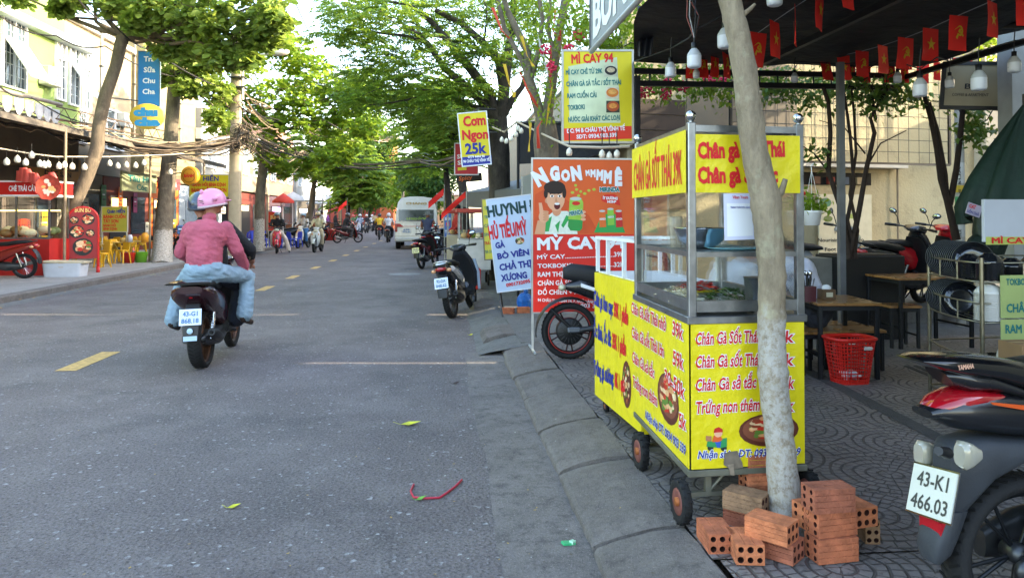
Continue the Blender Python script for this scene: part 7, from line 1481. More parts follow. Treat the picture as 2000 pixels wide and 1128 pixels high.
bulbs('bulbs strung along the right side under the flags', [(1552, 161, 8.2, .075), (1753, 162, 7.8, .08), (1797, 189, 5.6, .10), (1855, 172, 7, .08), (1912, 177, 5.2, .10), (1981, 142, 5.8, .09)], [(1552, 120, 8.2), (1640, 125, 8), (1753, 120, 7.8), (1797, 135, 5.6), (1830, 112, 5.7), (1855, 120, 7), (1912, 100, 5.2), (1981, 80, 5.8), (2020, 75, 5.8)])
mb = MB(); r = random.Random(12); q = AD(1357, 78, 5.1)
for i in range(5): P = [q+Vector((r.uniform(-.05, .05), r.uniform(-.05, .05), .16*k)) for k in range(7)]; P[0] = q; mb.tube(P, .004, mk(['#1c1c1e', '#7a3c34', '#8a8a88'][i % 3], .6, var=0), 5)
tag(mb.build('loose_wires'), 'tangle of loose wires above the nearest big bulb', 'wires')
# ---------------------------------------------------------------- left side: awnings, shops, carts
def ax(px, py, X): return AX(px, py, X)
EX = -9.0
aw = empty('street_awning', (EX, 20, .12), 'long dusty metal awning on thin posts along the left shops', 'awning')
mb = MB(); z0 = 3.68; v = []; f = []; k = 0; y = 10.; ys = []
while y < 33.0: ys.append(y); y += .12
for i, y in enumerate(ys): dz = .02*(i % 2); v += [(EX, y, z0+dz), (-12.4, y, z0+.75+dz)]
mb.add(v, [(2*i, 2*i+2, 2*i+3, 2*i+1) for i in range(len(ys)-1)], M_TIN); mb.bb(EX-.02, EX+.03, 10, 33, z0-.14, z0-.01, mk('#6a6258', .7, .2, var=.3, stain=.4)); mb.build('roof_sheet', aw, True)
mb = MB()
for y in range(11, 33, 3): mb.tube([(EX, y, z0-.08), (-12.4, y, z0+.5)], .03, M_TIN, 6)
mb.build('rafter', aw, True)
for y in (13.5, 19.2, 24.6, 30.): mb = MB(); mb.tube([(EX+.02, y, .12), (EX+.02, y, z0-.1)], .035, mk('#8a7a62', .6, .2, var=.3), 10); mb.build('post', aw, True)
# scalloped white valance above the awning, shutter-like panels
vl = MB(); 
for i, (x0, y0) in enumerate([(5, 186), (28, 190), (48, 195), (68, 201), (84, 206), (99, 212)]):
    a, b = AX(x0, y0, -9.6), AX(x0+17, y0+3, -9.6); 
    vl.poly([(0, a.y, a.z), (0, b.y, b.z), (0, b.y+.02, b.z-.22), (0, (a.y+b.y)/2, a.z-.42), (0, a.y, a.z-.22)], mk('#b9bac0', .6, var=.1), 0, Matrix.Translation((-9.6, 0, 0)))
    vl.poly([(.01, a.y, a.z), (.01, b.y, b.z), (.01, b.y+.02, b.z-.22), (.01, (a.y+b.y)/2, a.z-.42), (.01, a.y, a.z-.22)][::-1], mk('#b9bac0', .6, var=.1), 0, Matrix.Translation((-9.6, 0, 0)))
vl.tube([AX(-40, 165, -9.62), AX(120, 205, -9.62)], .05, mk('#8a8078', .7), 6); tag(vl.build('valance'), 'row of white pointed valance flaps above the left awning', 'valance')
def truss(px0, py0, px1, py1, X, hh=.3, n=10):
    a, b = AX(px0, py0, X), AX(px1, py1, X); mb = MB(); m = mk('#5a4a3c', .7, .2, var=.2); u = Vector((0, 0, hh)); mb.tube([a, b], .025, m, 5); mb.tube([a+u, b+u], .02, m, 5)
    for i in range(n): mb.tube([a.lerp(b, i/n), a.lerp(b, (i+.5)/n)+u], .012, m, 4); mb.tube([a.lerp(b, (i+.5)/n)+u, a.lerp(b, (i+1)/n)], .012, m, 4)
    return mb
tag(truss(110, 232, 330, 275, -9.3).build('roof_truss'), 'rusty light steel truss resting on the left awning', 'truss')
# shop interiors: lit and coloured back panels, signs
SX = -12.35
def shop(label, y0, y1, c, z1=3.0, name='shop', door='#2a2622', glow=None):
    g = empty(name, (SX, (y0+y1)/2, .12), label, 'shop'); mb = MB(); mb.bb(SX-.05, SX, y0, y1, .12, z1, mk(c, .75, var=.15, sc=2)); mb.build('panel', g, True)
    mb = MB(); w = (y1-y0); mb.bb(SX+.003, SX+.03, y0+w*.12, y0+w*.5, .13, 2.3, mk(door, .7, var=.2)); mb.build('door', g, True)
    mb = MB(); mb.bb(SX+.003, SX+.03, y0+w*.58, y1-w*.1, .8, 2.3, M_PANE); mb.build('window', g, True)
    if glow: mb = MB(); mb.bb(SX+.031, SX+.05, y0+w*.15, y0+w*.45, 1.9, 2.2, mk(glow, .5, var=0, emit=1.6)); mb.build('lamp', g, True)
    return g
shop('ochre shop front behind the red snack cart', 12, 18.2, '#8a6c44'); shop('dark yellow shop front behind the leaning tree', 18.3, 22.5, '#a8843c'); shop('dark shop front behind the soy drink sign', 22.6, 25.8, '#5a5048')
shop('grey shop front behind the yellow stools', 25.9, 29.2, '#7a7468'); shop('red shop front with warm lamp behind the second tree', 29.3, 33.6, '#6f3628', glow='#ffb060')
shop('bright orange-lit shop front behind the riders', 33.7, 37.4, '#c4601c', glow='#ffc070'); shop('white shuttered front beyond the yellow roll sign', 37.5, 44.6, '#8a949c', door='#7c8890')
shop('red-pillared eatery with blue stools in front', 46, 56, '#6a2c20', glow='#ffd090'); shop('brown cafe front with purple lamps', 56.2, 66, '#4c3840', glow='#e0b0ff'); shop('far stall front under white lamps', 66.2, 82, '#4a443c', glow='#fff0d0')
def xsign(name, label, px0, px1, py0, py1, X, col, lines, fr=None, fx=0, cat='sign'):
    """sign lying in a plane across x = X? faces the street"""
    a, b = AX(px0, py1, X), AX(px1, py1, X); zt_ = AX(px0, py0, X).z; M = frame(Vector((X, a.y, a.z)), (0, 1, 0), (0, 0, 1)); g = empty(name, M.translation, label, cat); w, h = b.y-a.y, zt_-a.z
    mb = MB(); mb.bb(0, w, 0, h, -.06, 0, mk(col, .5, var=.1, sc=2), M=M)
    for s, fx0, fy, fh, fw, c in lines: mb.text(s, fx0*w, fy*h, fh*h, c, fw*w, .03, M, z=.008)
    mb.build('panel', g, True)
    if fr: mb = MB(); sframe(mb, M, w, h, .01, .04, mk(fr, .5, var=.1), .06); mb.build('frame', g, True)
    return g
ORG_ = mk('#b5561c', .6, var=0)
xsign('shop_sign', 'faded orange shop board above the ochre shop, far left', 50, 158, 296, 348, -12.2, '#a8742c', [('QUÁN ĂN NGON', .05, .6, .22, .8, INK_K), ('ĐẶC SẢN', .3, .2, .2, .5, INK_K)])
xsign('shop_sign', 'pale green soy drink board hanging under the awning', 238, 305, 333, 372, -10.6, '#9aa07c', [('Tàu Hũ', .15, .52, .32, .7, INK_T), ('Cóc', .4, .1, .30, .3, INK_T)])
xsign('shop_sign', 'small red shop board left of the round hanging sign', 310, 352, 345, 368, -11.4, '#8a3c3c', [('CƠM', .2, .3, .4, .6, INK_W)])
def fsign(name, label, px0, px1, py0, py1, d, col, lines, frc='#a9a89c', legs=False, cat='sign', tilt=0.):
    a, b = AD(px0, py1, d), AD(px1, py1, d); M = vplane(a, b); w = (b-a).length; h = AD(px0, py0, d).z-a.z; g = empty(name, Vector((a.x, a.y, .12 if legs else a.z)), label, cat)
    mb = MB(); mb.bb(0, w, 0, h, -.03, 0, mk(col, .5, var=.08, sc=3), M=M)
    for s, fx0, fy, fh, fw, c in lines: mb.text(s, fx0*w, fy*h, fh*h, c, fw*w, .035, M, z=.006)
    mb.build('panel', g, True); mb = MB(); sframe(mb, M, w, h, .008, .02, mk(frc, .5, var=.1), .035)
    if legs:
        for x in (0, w-.02): mb.bb(x-.01, x+.02, .12-a.z, -.02, -.03, 0, mk(frc, .5, var=.1), M=M)
    mb.build('frame', g, True); return g, M, w, h
fsign('menu_board', 'green and red rice roll menu board behind the yellow stools', 199, 248, 404, 452, 22.6, '#a9a63c', [('Quán HIẾN', .2, .76, .13, .72, INK_B), ('BÁNH CUỐN', .06, .54, .13, .88, INK_R), ('TÂY SƠN', .06, .36, .13, .6, INK_R), ('BÁNH HỎI', .06, .2, .10, .5, INK_R), ('BÌNH ĐỊNH', .06, .06, .10, .55, INK_R)], legs=True)
fsign('shop_sign', 'yellow and blue rice roll signboard behind the pink helmet', 370, 446, 342, 384, 27, '#c9b81c', [('HIẾN', .35, .74, .20, .4, INK_B), ('BÁNH HỎI BÌNH ĐỊNH', .08, .48, .16, .85, INK_R), ('BÁNH CUỐN TÂY SƠN', .05, .22, .17, .9, INK_R), ('0905 123', .3, .05, .09, .4, INK_K)])
g = empty('round_sign', AD(369, 343, 24), 'round yellow sign fixed to the whitewashed tree', 'sign'); c = AD(369, 343, 24); MR_ = frame(c, (1, -.25, 0), (0, 0, 1)); mb = MB(); mb.M = MR_; mb.lathe([(0, .0), (.28, .0), (.30, -.02), (.30, -.14), (0, -.14)], mk('#c98a24', .45, var=.05), 32); mb.lathe([(.20, .004), (.215, .004)], mk('#5c3c10', .5, var=0), 32); mb.text('BÁNH', 0, -.05, .10, INK_R, .34, .05, al='C', z=.006); mb.build('disc', g, True); mb = MB(); mb.tube([c+Vector((-.25, .05, .1)), AD(335, 340, 24.3)], .015, BLK, 6); mb.build('bracket', g, True)
# tall blue banner with the oval below it
g, M, w, h = fsign('blue_banner', 'tall blue milk tea banner with round yellow emblem between the left trees', 270, 311, 101, 207, 20, '#1c78b8', [('Trà', .25, .82, .09, .5, INK_W), ('Sữa', .25, .62, .09, .55, INK_W), ('Chu', .2, .42, .09, .6, INK_W), ('Cha', .2, .22, .09, .6, INK_W)], '#5a6a74')
mb = MB(); ME_ = frame(AD(286, 227, 19.95), (1, 0, 0), (0, 0, 1)); mb.M = ME_ @ Matrix.Diagonal((1.3, 1, 1, 1)); mb.lathe([(0, 0), (.33, 0), (.34, -.02), (.34, -.08), (0, -.08)], mk('#c9a83c', .45, var=.05), 32)
bl_ = mk('#1c78a8', .5, var=0); mb.M = ME_; mb.text('chu', -.02, .02, .19, bl_, .62, .09, al='C', z=.006); mb.text('cha', .02, -.24, .19, bl_, .66, .09, al='C', z=.006); mb.build('oval_emblem', g, True)
mb = MB(); mb.tube([AD(205, 190, 19.5), AD(270, 197, 20)], .02, DSTEEL, 6); mb.build('bracket', g, True)
# red snack cart
SCX = AD(-40, 465, 18.4); rc = empty('snack_cart', Vector((AD(60, 540, 17.6).x, AD(60, 540, 17.6).y, .12)), 'red-topped glass snack cart at the far left edge', 'food cart'); a, b = AD(-45, 500, 17.8), AD(96, 500, 17.8); M = vplane(a, b); w = (b-a).length
zz = lambda py: AD(50, py, 17.8).z-a.z
RD2 = mk('#b81c18', .4, var=.1); mb = MB(); mb.bb(0, w, zz(540), zz(467), -.8, 0, mk('#a8201c', .5, var=.12), M=M); mb.build('cabinet', rc, True)
mb = MB(); mb.bb(-.05, w+.05, zz(380), zz(356), -.85, .05, RD2, M=M); mb.bb(-.06, w+.06, zz(384), zz(380)-.002, -.86, .06, WHITE, M=M); mb.bb(-.06, w+.06, zz(356)+.002, zz(353), -.86, .06, WHITE, M=M); mb.text('CHÈ TRÁI CÂY 20K', w*.45, zz(373), .12, INK_W, w*.5, .03, M, z=.056); mb.build('roof', rc, True)
mb = MB()
for x in (0, w*.52, w-.04):
    for z in (-.79, -.04): mb.bb(x, x+.04, zz(467)+.001, zz(384)-.002, z, z+.04, STEEL, M=M)
mb.bb(0.04, w-.04, zz(467)+.002, zz(467)+.04, -.03, .0, STEEL, M=M); mb.bb(.04, w-.04, zz(412), zz(412)+.03, -.5, -.47, mk('#d8b85c', .5, emit=1.5, var=0), M=M); mb.build('steel_frame', rc, True)
mb = MB(); mb.bb(.04, w-.04, zz(466), zz(385), -.018, -.01, GLASS, M=M); mb.build('glass', rc, True); mb = MB(); r = random.Random(2)
for i in range(14): mb.ell((M @ Vector((r.uniform(.2, w-.2), zz(466)+.1+.12*r.random(), -.2-.4*r.random()))), (.16, .1, .1), mk(r.choice(['#c9b48c', '#8a6a3c', '#5c6a3c', '#d8cfa8']), .6, var=.2), 10)
mb.build('food', rc, True)
mb = MB(); 
for i, (x, y, s) in enumerate([(1, 341, .16), (38, 343, .13), (45, 340, .17), (52, 342, .16), (62, 346, .12), (68, 348, .13), (92, 350, .12), (100, 347, .14), (97, 356, .12)]): 
    if i: c = AD(x, y, 17.7); mb.loft([(c.x, c.y, c.z-s, s*.7, .03), (c.x+.03, c.y, c.z, s*.8, .035), (c.x, c.y, c.z+s*.9, s*.5, .03)], mk('#c25048', .5, var=.15), 8, 3, axis='Z')
mb.build('cutout_drinks', rc, True)
mb = MB(); c = AD(95, 366, 17.6); mb.lathe([(0, 0), (.26, 0), (.3, .02)], mk('#b84a38', .5, var=.5, sc=9), 9, frame(c, (1, 0, 0), (0, 0, 1))); blobs(mb, frame(c+Vector((0, -.03, 0)), (1, 0, 0), (0, 0, 1)), (95, 366), 14, 16, ['#c23c30', '#d8b070', '#e0d0c0', '#8a2c24'], 16, 5, .01, 4); mb.build('picture_disc', rc, True)
# red-framed pavement sign with food pictures
g = empty('pavement_sign', G(176, 532, .12), 'round-topped red food sign on small wheels by the foam box', 'sign'); c0 = G(178, 530, .12); d_ = 19.3; a, b = AD(132, 500, 18.6), AD(190, 500, 18.9); M = vplane(a, b); w = (b-a).length; T_ = lambda py: AD(160, py, 18.7).z-a.z
out = [(0, T_(505)), (w, T_(505)), (w, T_(430))]+[(w/2+w/2*math.cos(R(t)), T_(430)+w/2*math.sin(R(t))*.95) for t in range(15, 180, 15)]+[(0, T_(430))]
mb = MB(); mb.poly(out, mk('#8c1c20', .5, var=.12, sc=4), .05, M); 
for x, y, s in ((172, 428, 13), (150, 452, 15), (176, 455, 9), (162, 482, 20), (145, 430, 9)):
    pell(mb, M, (x, y), s, s*.85, BLK, .004+.0003*s); blobs(mb, M, (x, y), s*.8, s*.62, FOOD, 26, s*.2, .012, int(x))
mb.text('BÚN BÒ', w*.5, T_(414), .10, mk('#d8b86c', .5, var=0), w*.55, .03, M, 'C', z=.006); mb.build('panel', g, True)
mb = MB(); pts = [M @ Vector((x, y, -.025)) for x, y in out[2:]]; mb.tube([M @ Vector((w+.02, T_(528), -.02))]+[p+(p-M @ Vector((w/2, T_(450), 0)))*.03 for p in pts]+[M @ Vector((-.02, T_(520), -.02))], .035, RD2, 8); mb.build('frame', g, True)
for x in (w+.02, .0): wh = MB(); wh.M = M @ TR(x, T_(529), 0, 0, 90, 0); wh.lathe([(0, -.04), (.09, -.04), (.1, 0), (.09, .04), (0, .04)], RD2, 18); wh.build('wheel', g, True)
# white foam box
g = empty('foam_box', G(118, 541, .12), 'white foam box with loose lid standing at the left kerb', 'box'); c = G(118, 541, .12); 
mb = MB(); mb.M = Matrix.Translation((c.x, c.y+.25, .12)); mb.loft([(0, 0, 0, .40, .22, 10), (0, 0, .31, .43, .25, 10)], mk('#b9bcc2', .7, var=.06), 16, axis='Z'); mb.box((.0, -.24, .27), (.10, .004, .10), mk('#b5945c', .6)); mb.build('box', g, True); mb = MB(); mb.M = Matrix.Translation((c.x+.03, c.y+.27, .455)) @ Euler((0, R(2), R(4))).to_matrix().to_4x4(); mb.box((0, 0, 0), (.88, .48, .05), mk('#b5a88c', .7, var=.15), bev=.01); mb.build('lid', g, True)
# yellow stools, chairs and folding tables
YP2 = mk('#c99a14', .4, var=.06); YST = mk('#a89a3c', .5, .2, var=.15)
st = empty('plastic_stool', (0, 0, .12), 'yellow plastic chair nearest the red food sign', 'chair', 'yellow plastic chairs on the left pavement')
def chair_parts(st, m, back=True, s=1.):
    mb = MB(); mb.lathe([(0, .40*s), (.15*s, .40*s), (.165*s, .39*s), (.16*s, .36*s)], m, 4, TR(0, 0, 0, 0, 0, 45)); mb.build('seat', st)
    for sx in (-1, 1):
        for sy in (-1, 1): mb = MB(); mb.tube([(sx*.11*s, sy*.11*s, .38*s), (sx*.15*s, sy*.15*s, 0)], [.028*s, .02*s], m, 4); mb.build('leg', st)
    if back: mb = MB(); mb.loft([(0, .12*s, .38*s, .12*s, .012*s), (0, .14*s, .6*s, .14*s, .014*s), (0, .155*s, .70*s, .10*s, .012*s)], m, 12, 4, axis='Z'); mb.build('backrest', st)
chair_parts(st, YP2)
sp = [(206, 515, 0), (222, 512, 30), (196, 505, 200), (240, 514, -20), (215, 500, 90), (232, 503, 180), (258, 502, 10), (112, 500, 40), (108, 512, 180), (248, 497, 200), (277, 498, 15), (200, 522, -30), (186, 500, 60)]
names = ['in front of the menu board', 'second from the food sign', 'tucked behind the food sign', 'before the folding table', 'in the rear row, left', 'in the rear row, centre', 'behind the folding table', 'beside the snack cart', 'nearer one beside the snack cart', 'rear row, right', 'beside the green bucket', 'closest to the road', 'furthest back by the wall']
for i, (x, y, rz) in enumerate(sp):
    p = G(x, y, .12); 
    if i == 0: st.location = p; st.rotation_euler = (0, 0, R(rz)); st['label'] = 'yellow plastic chair '+names[0]
    else: dup(st, p, rz, 'yellow plastic chair '+names[i], scale=1.0)
for i, (x, y) in enumerate([(176, 520), (222, 512), (270, 508)]):
    p = G(x, y, .12); g = empty('folding_table', p, ['folding yellow-legged table behind the food sign', 'folding table with crossed yellow legs in the middle', 'folding table carrying jugs near the second tree'][i], 'table', rz=10*i)
    mb = MB(); mb.box((0, 0, .60), (1.0, .55, .025), mk('#b59a4c', .4, var=.1), bev=.004); mb.build('top', g); mb = MB()
    for sx in (-1, 1):
        mb.tube([(sx*.42, -.24, .59), (sx*.42, .24, 0)], .013, YST, 6); mb.tube([(sx*.42, .24, .59), (sx*.42, -.24, 0)], .013, YST, 6); mb.tube([(sx*.05, -.24, .59), (sx*.38, -.24, 0)], .013, YST, 6)
    mb.build('leg_frame', g)
for i, (x, y, c, r_, h, l) in enumerate([(254, 474, '#b9bcc4', .07, .22, 'white water jug standing on the folding table'), (240, 478, '#a88c4c', .08, .13, 'brown jar on the folding table'), (283, 476, '#c98a24', .10, .28, 'orange plastic tub on the folding table')]):
    p = AD(x, y+2, 22.6); p.z = .745; mb = MB(); mb.lathe([(0, 0), (r_, 0), (r_*1.05, h*.7), (r_*.6, h), (0, h)], mk(c, .4, var=.05), 16); thing1('jug', l, 'jug', mb).location = p
for x, y, c, l in ((251, 513, '#b8281c', 'red bucket under the folding table'), (275, 512, '#6aa82c', 'green bucket under the folding table')):
    mb = MB(); mb.lathe([(0, 0), (.15, 0), (.2, .3), (.21, .31), (.19, .3), (.14, .02), (0, .02)], mk(c, .4, var=.05), 20); thing1('bucket', l, 'bucket', mb).location = G(x, y, .12)
# machines on the left pavement
scooter('motorcycle', 'red underbone motorbike parked at the far left edge', bikeM(G(50, 543, .12)-Vector((.62, 0, 0)), 87, -5, .12), '#7a2018', '#15161a', None, style='under', det=True, cat='motorbike')
for px, py, rz, lab, c in ((222, 488, -80, 'dark motorbike behind the green menu board', '#1c1d22'), (300, 486, 100, 'black motorbike beside the second tree', '#24262c'), (250, 484, -70, 'grey motorbike behind the yellow chairs', '#3c4048'), (372, 492, 60, 'dark scooter behind the pink rider', '#202226'), (505+60, 478, 80, 'first dark scooter in the row by the blue stools', '#1c1e24'), (585, 474, 75, 'second dark scooter in the row by the blue stools', '#2a2c34'), (545, 480, 95, 'black scooter closest to the blue stools', '#15161a'), (610, 470, 85, 'dark scooter at the end of the row by the blue stools', '#26304a'), (650, 466, 80, 'maroon scooter near the red stall box', '#5c1c24'), (668, 463, 70, 'black scooter past the red stall box', '#1c1c1e')):
    scooter('motor_scooter', lab, bikeM(G(px, py, .12), rz, 6, .12), c, '#131418', None, det=False, style='under' if 'motorbike' in lab else 'scooter', group='motorbikes parked on the left pavement', cat='motorbike' if 'motorbike' in lab else 'scooter')
bc = G(352, 505, .12); g = empty('bicycle', bc, 'black bicycle leaning beside the whitewashed tree', 'bicycle', rz=-80)
bike_wheel(g, -.52, .33, .03, '#9a9c9e', 6, wire=True); bike_wheel(g, .52, .33, .03, '#9a9c9e', 6, wire=True)
mb = MB(); 
for P in ([(0, -.52, .33), (0, -.1, .3), (0, -.2, .85)], [(0, -.52, .33), (0, -.17, .72), (0, .4, .75)], [(0, -.1, .3), (0, .38, .68)], [(0, .52, .33), (0, .38, .95)], [(-.28, .3, .98), (0, .4, 1.0), (.28, .3, .98)]): mb.tube(P, .014, BLK, 6)
mb.build('frame', g); mb = MB(); mb.ell((0, -.2, .88), (.07, .12, .03), BLK, 12); mb.build('saddle', g)
# blue stools and stall pieces by the far left shops
bs = empty('plastic_stool', (0, 0, .12), 'blue plastic chair', 'chair', 'blue plastic chairs outside the red-pillared eatery'); chair_parts(bs, mk('#2340b8', .4, var=.05))
bsn = ['beside the tree foot', 'left of the red motorbike', 'just behind the red motorbike', 'between red motorbike and cream scooter', 'behind the cream scooter', 'in the second row, left', 'in the second row, middle', 'in the second row, right', 'nearest the kerb', 'last in the row']
for i, (x, y) in enumerate([(486, 484), (498, 484), (518, 483), (556, 484), (568, 483), (492, 478), (512, 478), (575, 478), (480, 488), (582, 482)]):
    p = G(x, y, .12)
    if i == 0: bs.location = p; bs['label'] = 'blue plastic chair '+bsn[0]
    else: dup(bs, p, i*37, 'blue plastic chair '+bsn[i])
fsign('menu_board', 'red noodle menu board standing behind the black-clad rider', 524, 545, 413, 450, 34, '#c22c14', [('BÚN', .2, .6, .2, .6, mk('#d8b86c', .5, var=0)), ('PHỞ', .2, .2, .2, .6, mk('#d8b86c', .5, var=0))], legs=True)
mb = MB(); c = AD(641, 458, 44); mb.box((c.x, c.y, .45), (.8, .6, .65), mk('#a82020', .5, var=.1), bev=.03); thing1('stall_box', 'red stall box on the left kerb beyond the riders', 'box', mb)
for px, d, l in ((598, 46, 'white tent roof stall lit by lamps far left'), (640, 56, 'second far stall with pale canopy on the left')):
    c = AD(px, 470, d); g = empty('market_stall', Vector((c.x, c.y, .12)), l, 'stall'); mb = MB(); mb.box((c.x, c.y, 2.6), (2.6, 3.4, .08), mk('#8a9094', .6, var=.1), (6, 0, 0)); mb.build('roof', g, True); mb = MB()
    for x in (-1.2, 1.2):
        for y in (-1.5, 1.5): mb.tube([(c.x+x, c.y+y, .12), (c.x+x, c.y+y, 2.55)], .03, DSTEEL, 6)
    mb.build('post', g, True); mb = MB(); mb.box((c.x, c.y-1.0, .6), (1.9, .6, .95), mk('#7a4a30', .6, var=.2)); mb.build('counter', g, True)
for i, (x, y) in enumerate([(605, 360), (614, 364), (622, 368), (630, 372), (638, 376), (646, 380)]):
    mb = MB(); c = AD(x, y, 46+i*1.6); mb.tube([c+Vector((-.45, 0, 0)), c+Vector((.45, 0, 0))], .045, mk('#fff8ec', .3, var=0, emit=6.), 8); mb.box((c.x, c.y, c.z+.06), (.95, .1, .04), WHITE); tag(mb.build('tube_lamp'), 'white tube lamp, %s of the lit row above the far left stalls' % ['first', 'second', 'third', 'fourth', 'fifth', 'last'][i], 'lamp', 'tube lamps over the far left stalls')
def parasol(label, px, py, d, c, rr=.8, name='parasol'):
    a = AD(px, py, d); g = empty(name, Vector((a.x, a.y, .12)), label, 'parasol'); mb = MB(); mb.lathe([(0, .35), (rr*.5, .2), (rr, 0), (rr, -.1)], mk(c, .7, var=.1), 8, Matrix.Translation(a)); mb.build('canopy', g, True); mb = MB(); mb.tube([(a.x, a.y, .12), (a.x, a.y, a.z+.3)], .02, WHITE, 6); mb.build('pole', g, True)
parasol('red parasol over the eatery with blue stools', 553, 392, 35, '#a82c20', .5); parasol('white parasol beside the red one on the left', 572, 388, 37, '#b9bcc4', .55)
def flagpole(label, px, py, d, h=.75):
    a = AD(px, py, d); b = AD(px+4, 470, d); g = empty('national_flag', Vector((a.x, a.y, .12)), label, 'flag'); mb = MB(); mb.tube([(a.x, a.y, .12), (a.x, a.y, a.z+h*.8)], .02, STEEL, 6); mb.build('pole', g, True); mb = MB(); v = []
    for i in range(7):
        for j in range(5): v.append((-.03-.09*i+0, .03*math.sin(i*1.2+j), h*.6-.1*j*h-.09*i*.9))
    M = Matrix.Translation(a); mb.add(v, [(i*5+j, i*5+j+1, (i+1)*5+j+1, (i+1)*5+j) for i in range(6) for j in range(4)], FRED, True, M); mb.text('★', -.3, -.2, .2, FYEL, .25, 0, M, z=0) if 0 else None; mb.build('cloth', g, True)
flagpole('red flag drooping from a pole over the far left riders', 678, 404, 50); flagpole('red flag with yellow star hanging right of the van', 868, 388, 27, .62); flagpole('red flag drooping beside the grey awning', 912, 392, 17, .36)
# outdoor units, posters, shutters and drain pipes on the left facades
def acu(px, py, X, lab):
    c = AX(px, py, X); g = empty('air_conditioner', c, lab, 'air conditioner'); mb = MB(); mb.bb(c.x, c.x+.32, c.y-.4, c.y+.4, c.z-.28, c.z+.28, mk('#a9aaa4', .5, var=.12, stain=.3), .02); mb.build('casing', g, True); mb = MB(); M = frame(Vector((c.x+.322, c.y-.1, c.z)), (0, 1, 0), (0, 0, 1))
    for r_ in (.06, .11, .16, .21): mb.lathe([(r_, 0), (r_+.012, .006), (r_+.02, 0)], GREYP, 20, M)
    mb.build('fan_grille', g, True)
acu(88, 150, -11.98, 'outdoor cooling unit on the green house between its windows'); acu(236, 235, -12.98, 'outdoor cooling unit on the cream house behind the blue banner'); acu(300, 215, -12.98, 'outdoor cooling unit on the cream house right of the blue banner'); acu(386, 262, -12.58, 'outdoor cooling unit on the narrow pale house')
for i, (px, y0, y1, X, c) in enumerate([(197, 60, 262, -11.9, '#8a8c84'), (262, 60, 275, -12.9, '#7a7468'), (352, 120, 300, -12.5, '#8a8678')]):
    a, b = AX(px, y1, X), AX(px, y0, X); mb = MB(); mb.tube([a, Vector((a.x, a.y, b.z))], .05, mk(c, .6, var=.15), 8); [mb.box((a.x, a.y, a.z+1.2*k), (.12, .14, .05), DSTEEL) for k in range(1, 4)]; thing1('drain_pipe', ['drain pipe at the right edge of the green house', 'drain pipe on the cream house front', 'drain pipe beside the narrow pale house'][i], 'pipe', mb)
r = random.Random(31); cols = ['#b8341c', '#c9a82c', '#2c5c9c', '#b9b4a4', '#3c7a4c', '#c9641c', '#8a2c5c', '#d0c8b0']
cn_ = ['red', 'yellow', 'blue', 'off-white', 'green', 'orange', 'purple', 'beige']
for i in range(24):
    y = 12.5+i*1.4+r.uniform(-.2, .2); w_, h_ = [(.3, .35), (.38, .8), (.9, .4)][i//8]; z = r.uniform(.7, 2.4); mb = MB(); mb.bb(SX+.052, SX+.07, y-w_/2, y+w_/2, z-h_/2, z+h_/2, mk(cols[i % 8], .6, var=.3, sc=5))
    for k in range(3): mb.bb(SX+.0705, SX+.073, y-w_*.35, y+w_*(.35-.2*r.random()), z+h_*(.28-.22*k)-.03, z+h_*(.28-.22*k)+.02, INK_W if k % 2 else INK_K)
    tag(mb.build('poster'), '%s %s poster on the %s left shop fronts' % (['small square', 'tall', 'wide'][i//8], cn_[i % 8], ['nearest', 'middle', 'farther'][i//8]), 'poster', 'posters on the left shop fronts')
# ---------------------------------------------------------------- utility pole, lamp arm, cables
pb = G(458, 505, .12); pb = AD(458, 500, 25.); pb.z = .12; g = empty('utility_pole', pb, 'tall concrete utility pole with curved street lamp arm', 'pole'); zt0 = AD(463, 60, 25).z
mb = MB(); mb.loft([(pb.x, pb.y, .12, .20, .16, 6), (pb.x+.03, pb.y, zt0, .15, .12, 6)], mk('#a3957c', .8, var=.12, bump=.3, bsc=30), 12, axis='Z'); mb.build('shaft', g, True)
mb = MB(); P = [AD(474, 195, 24.8), AD(474, 135, 24.8), AD(482, 122, 24.8), AD(500, 110, 24.8), AD(530, 103, 24.8)]; mb.tube(P, .045, mk('#b5b0a4', .5, .3, var=.1), 8)
for y in (152, 171): a = AD(460, y, 24.9); mb.box((a.x+.08, a.y, a.z), (.5, .4, .04), DSTEEL)
mb.build('lamp_arm', g, True); mb = MB(); c = AD(548, 103, 24.8); mb.ell(c, (.30, .16, .11), mk('#b9b4a8', .4, var=.05), 16, rot=(0, -8, 0)); mb.build('lamp_head', g, True)
CB = mk('#2a2826', .7, var=.2, sc=20); CB2 = mk('#5c4f42', .8, var=.3, sc=12)
mb = MB(); r = random.Random(21); 
for i in range(34):
    c = AD(466+r.uniform(-8, 20), 265+r.uniform(-14, 24), 24.7); rr = r.uniform(.12, .34); a0 = r.uniform(0, 6.28); u, w_ = Vector((math.cos(a0), math.sin(a0), r.uniform(-.4, .4))).normalized(), Vector((0, 0, 1))
    mb.tube([c+u*rr*math.cos(t)+w_*rr*.8*math.sin(t) for t in [k*math.pi/6 for k in range(11)]], .012, CB if i % 2 else CB2, 4, False)
mb.build('cable_coil', g, True)
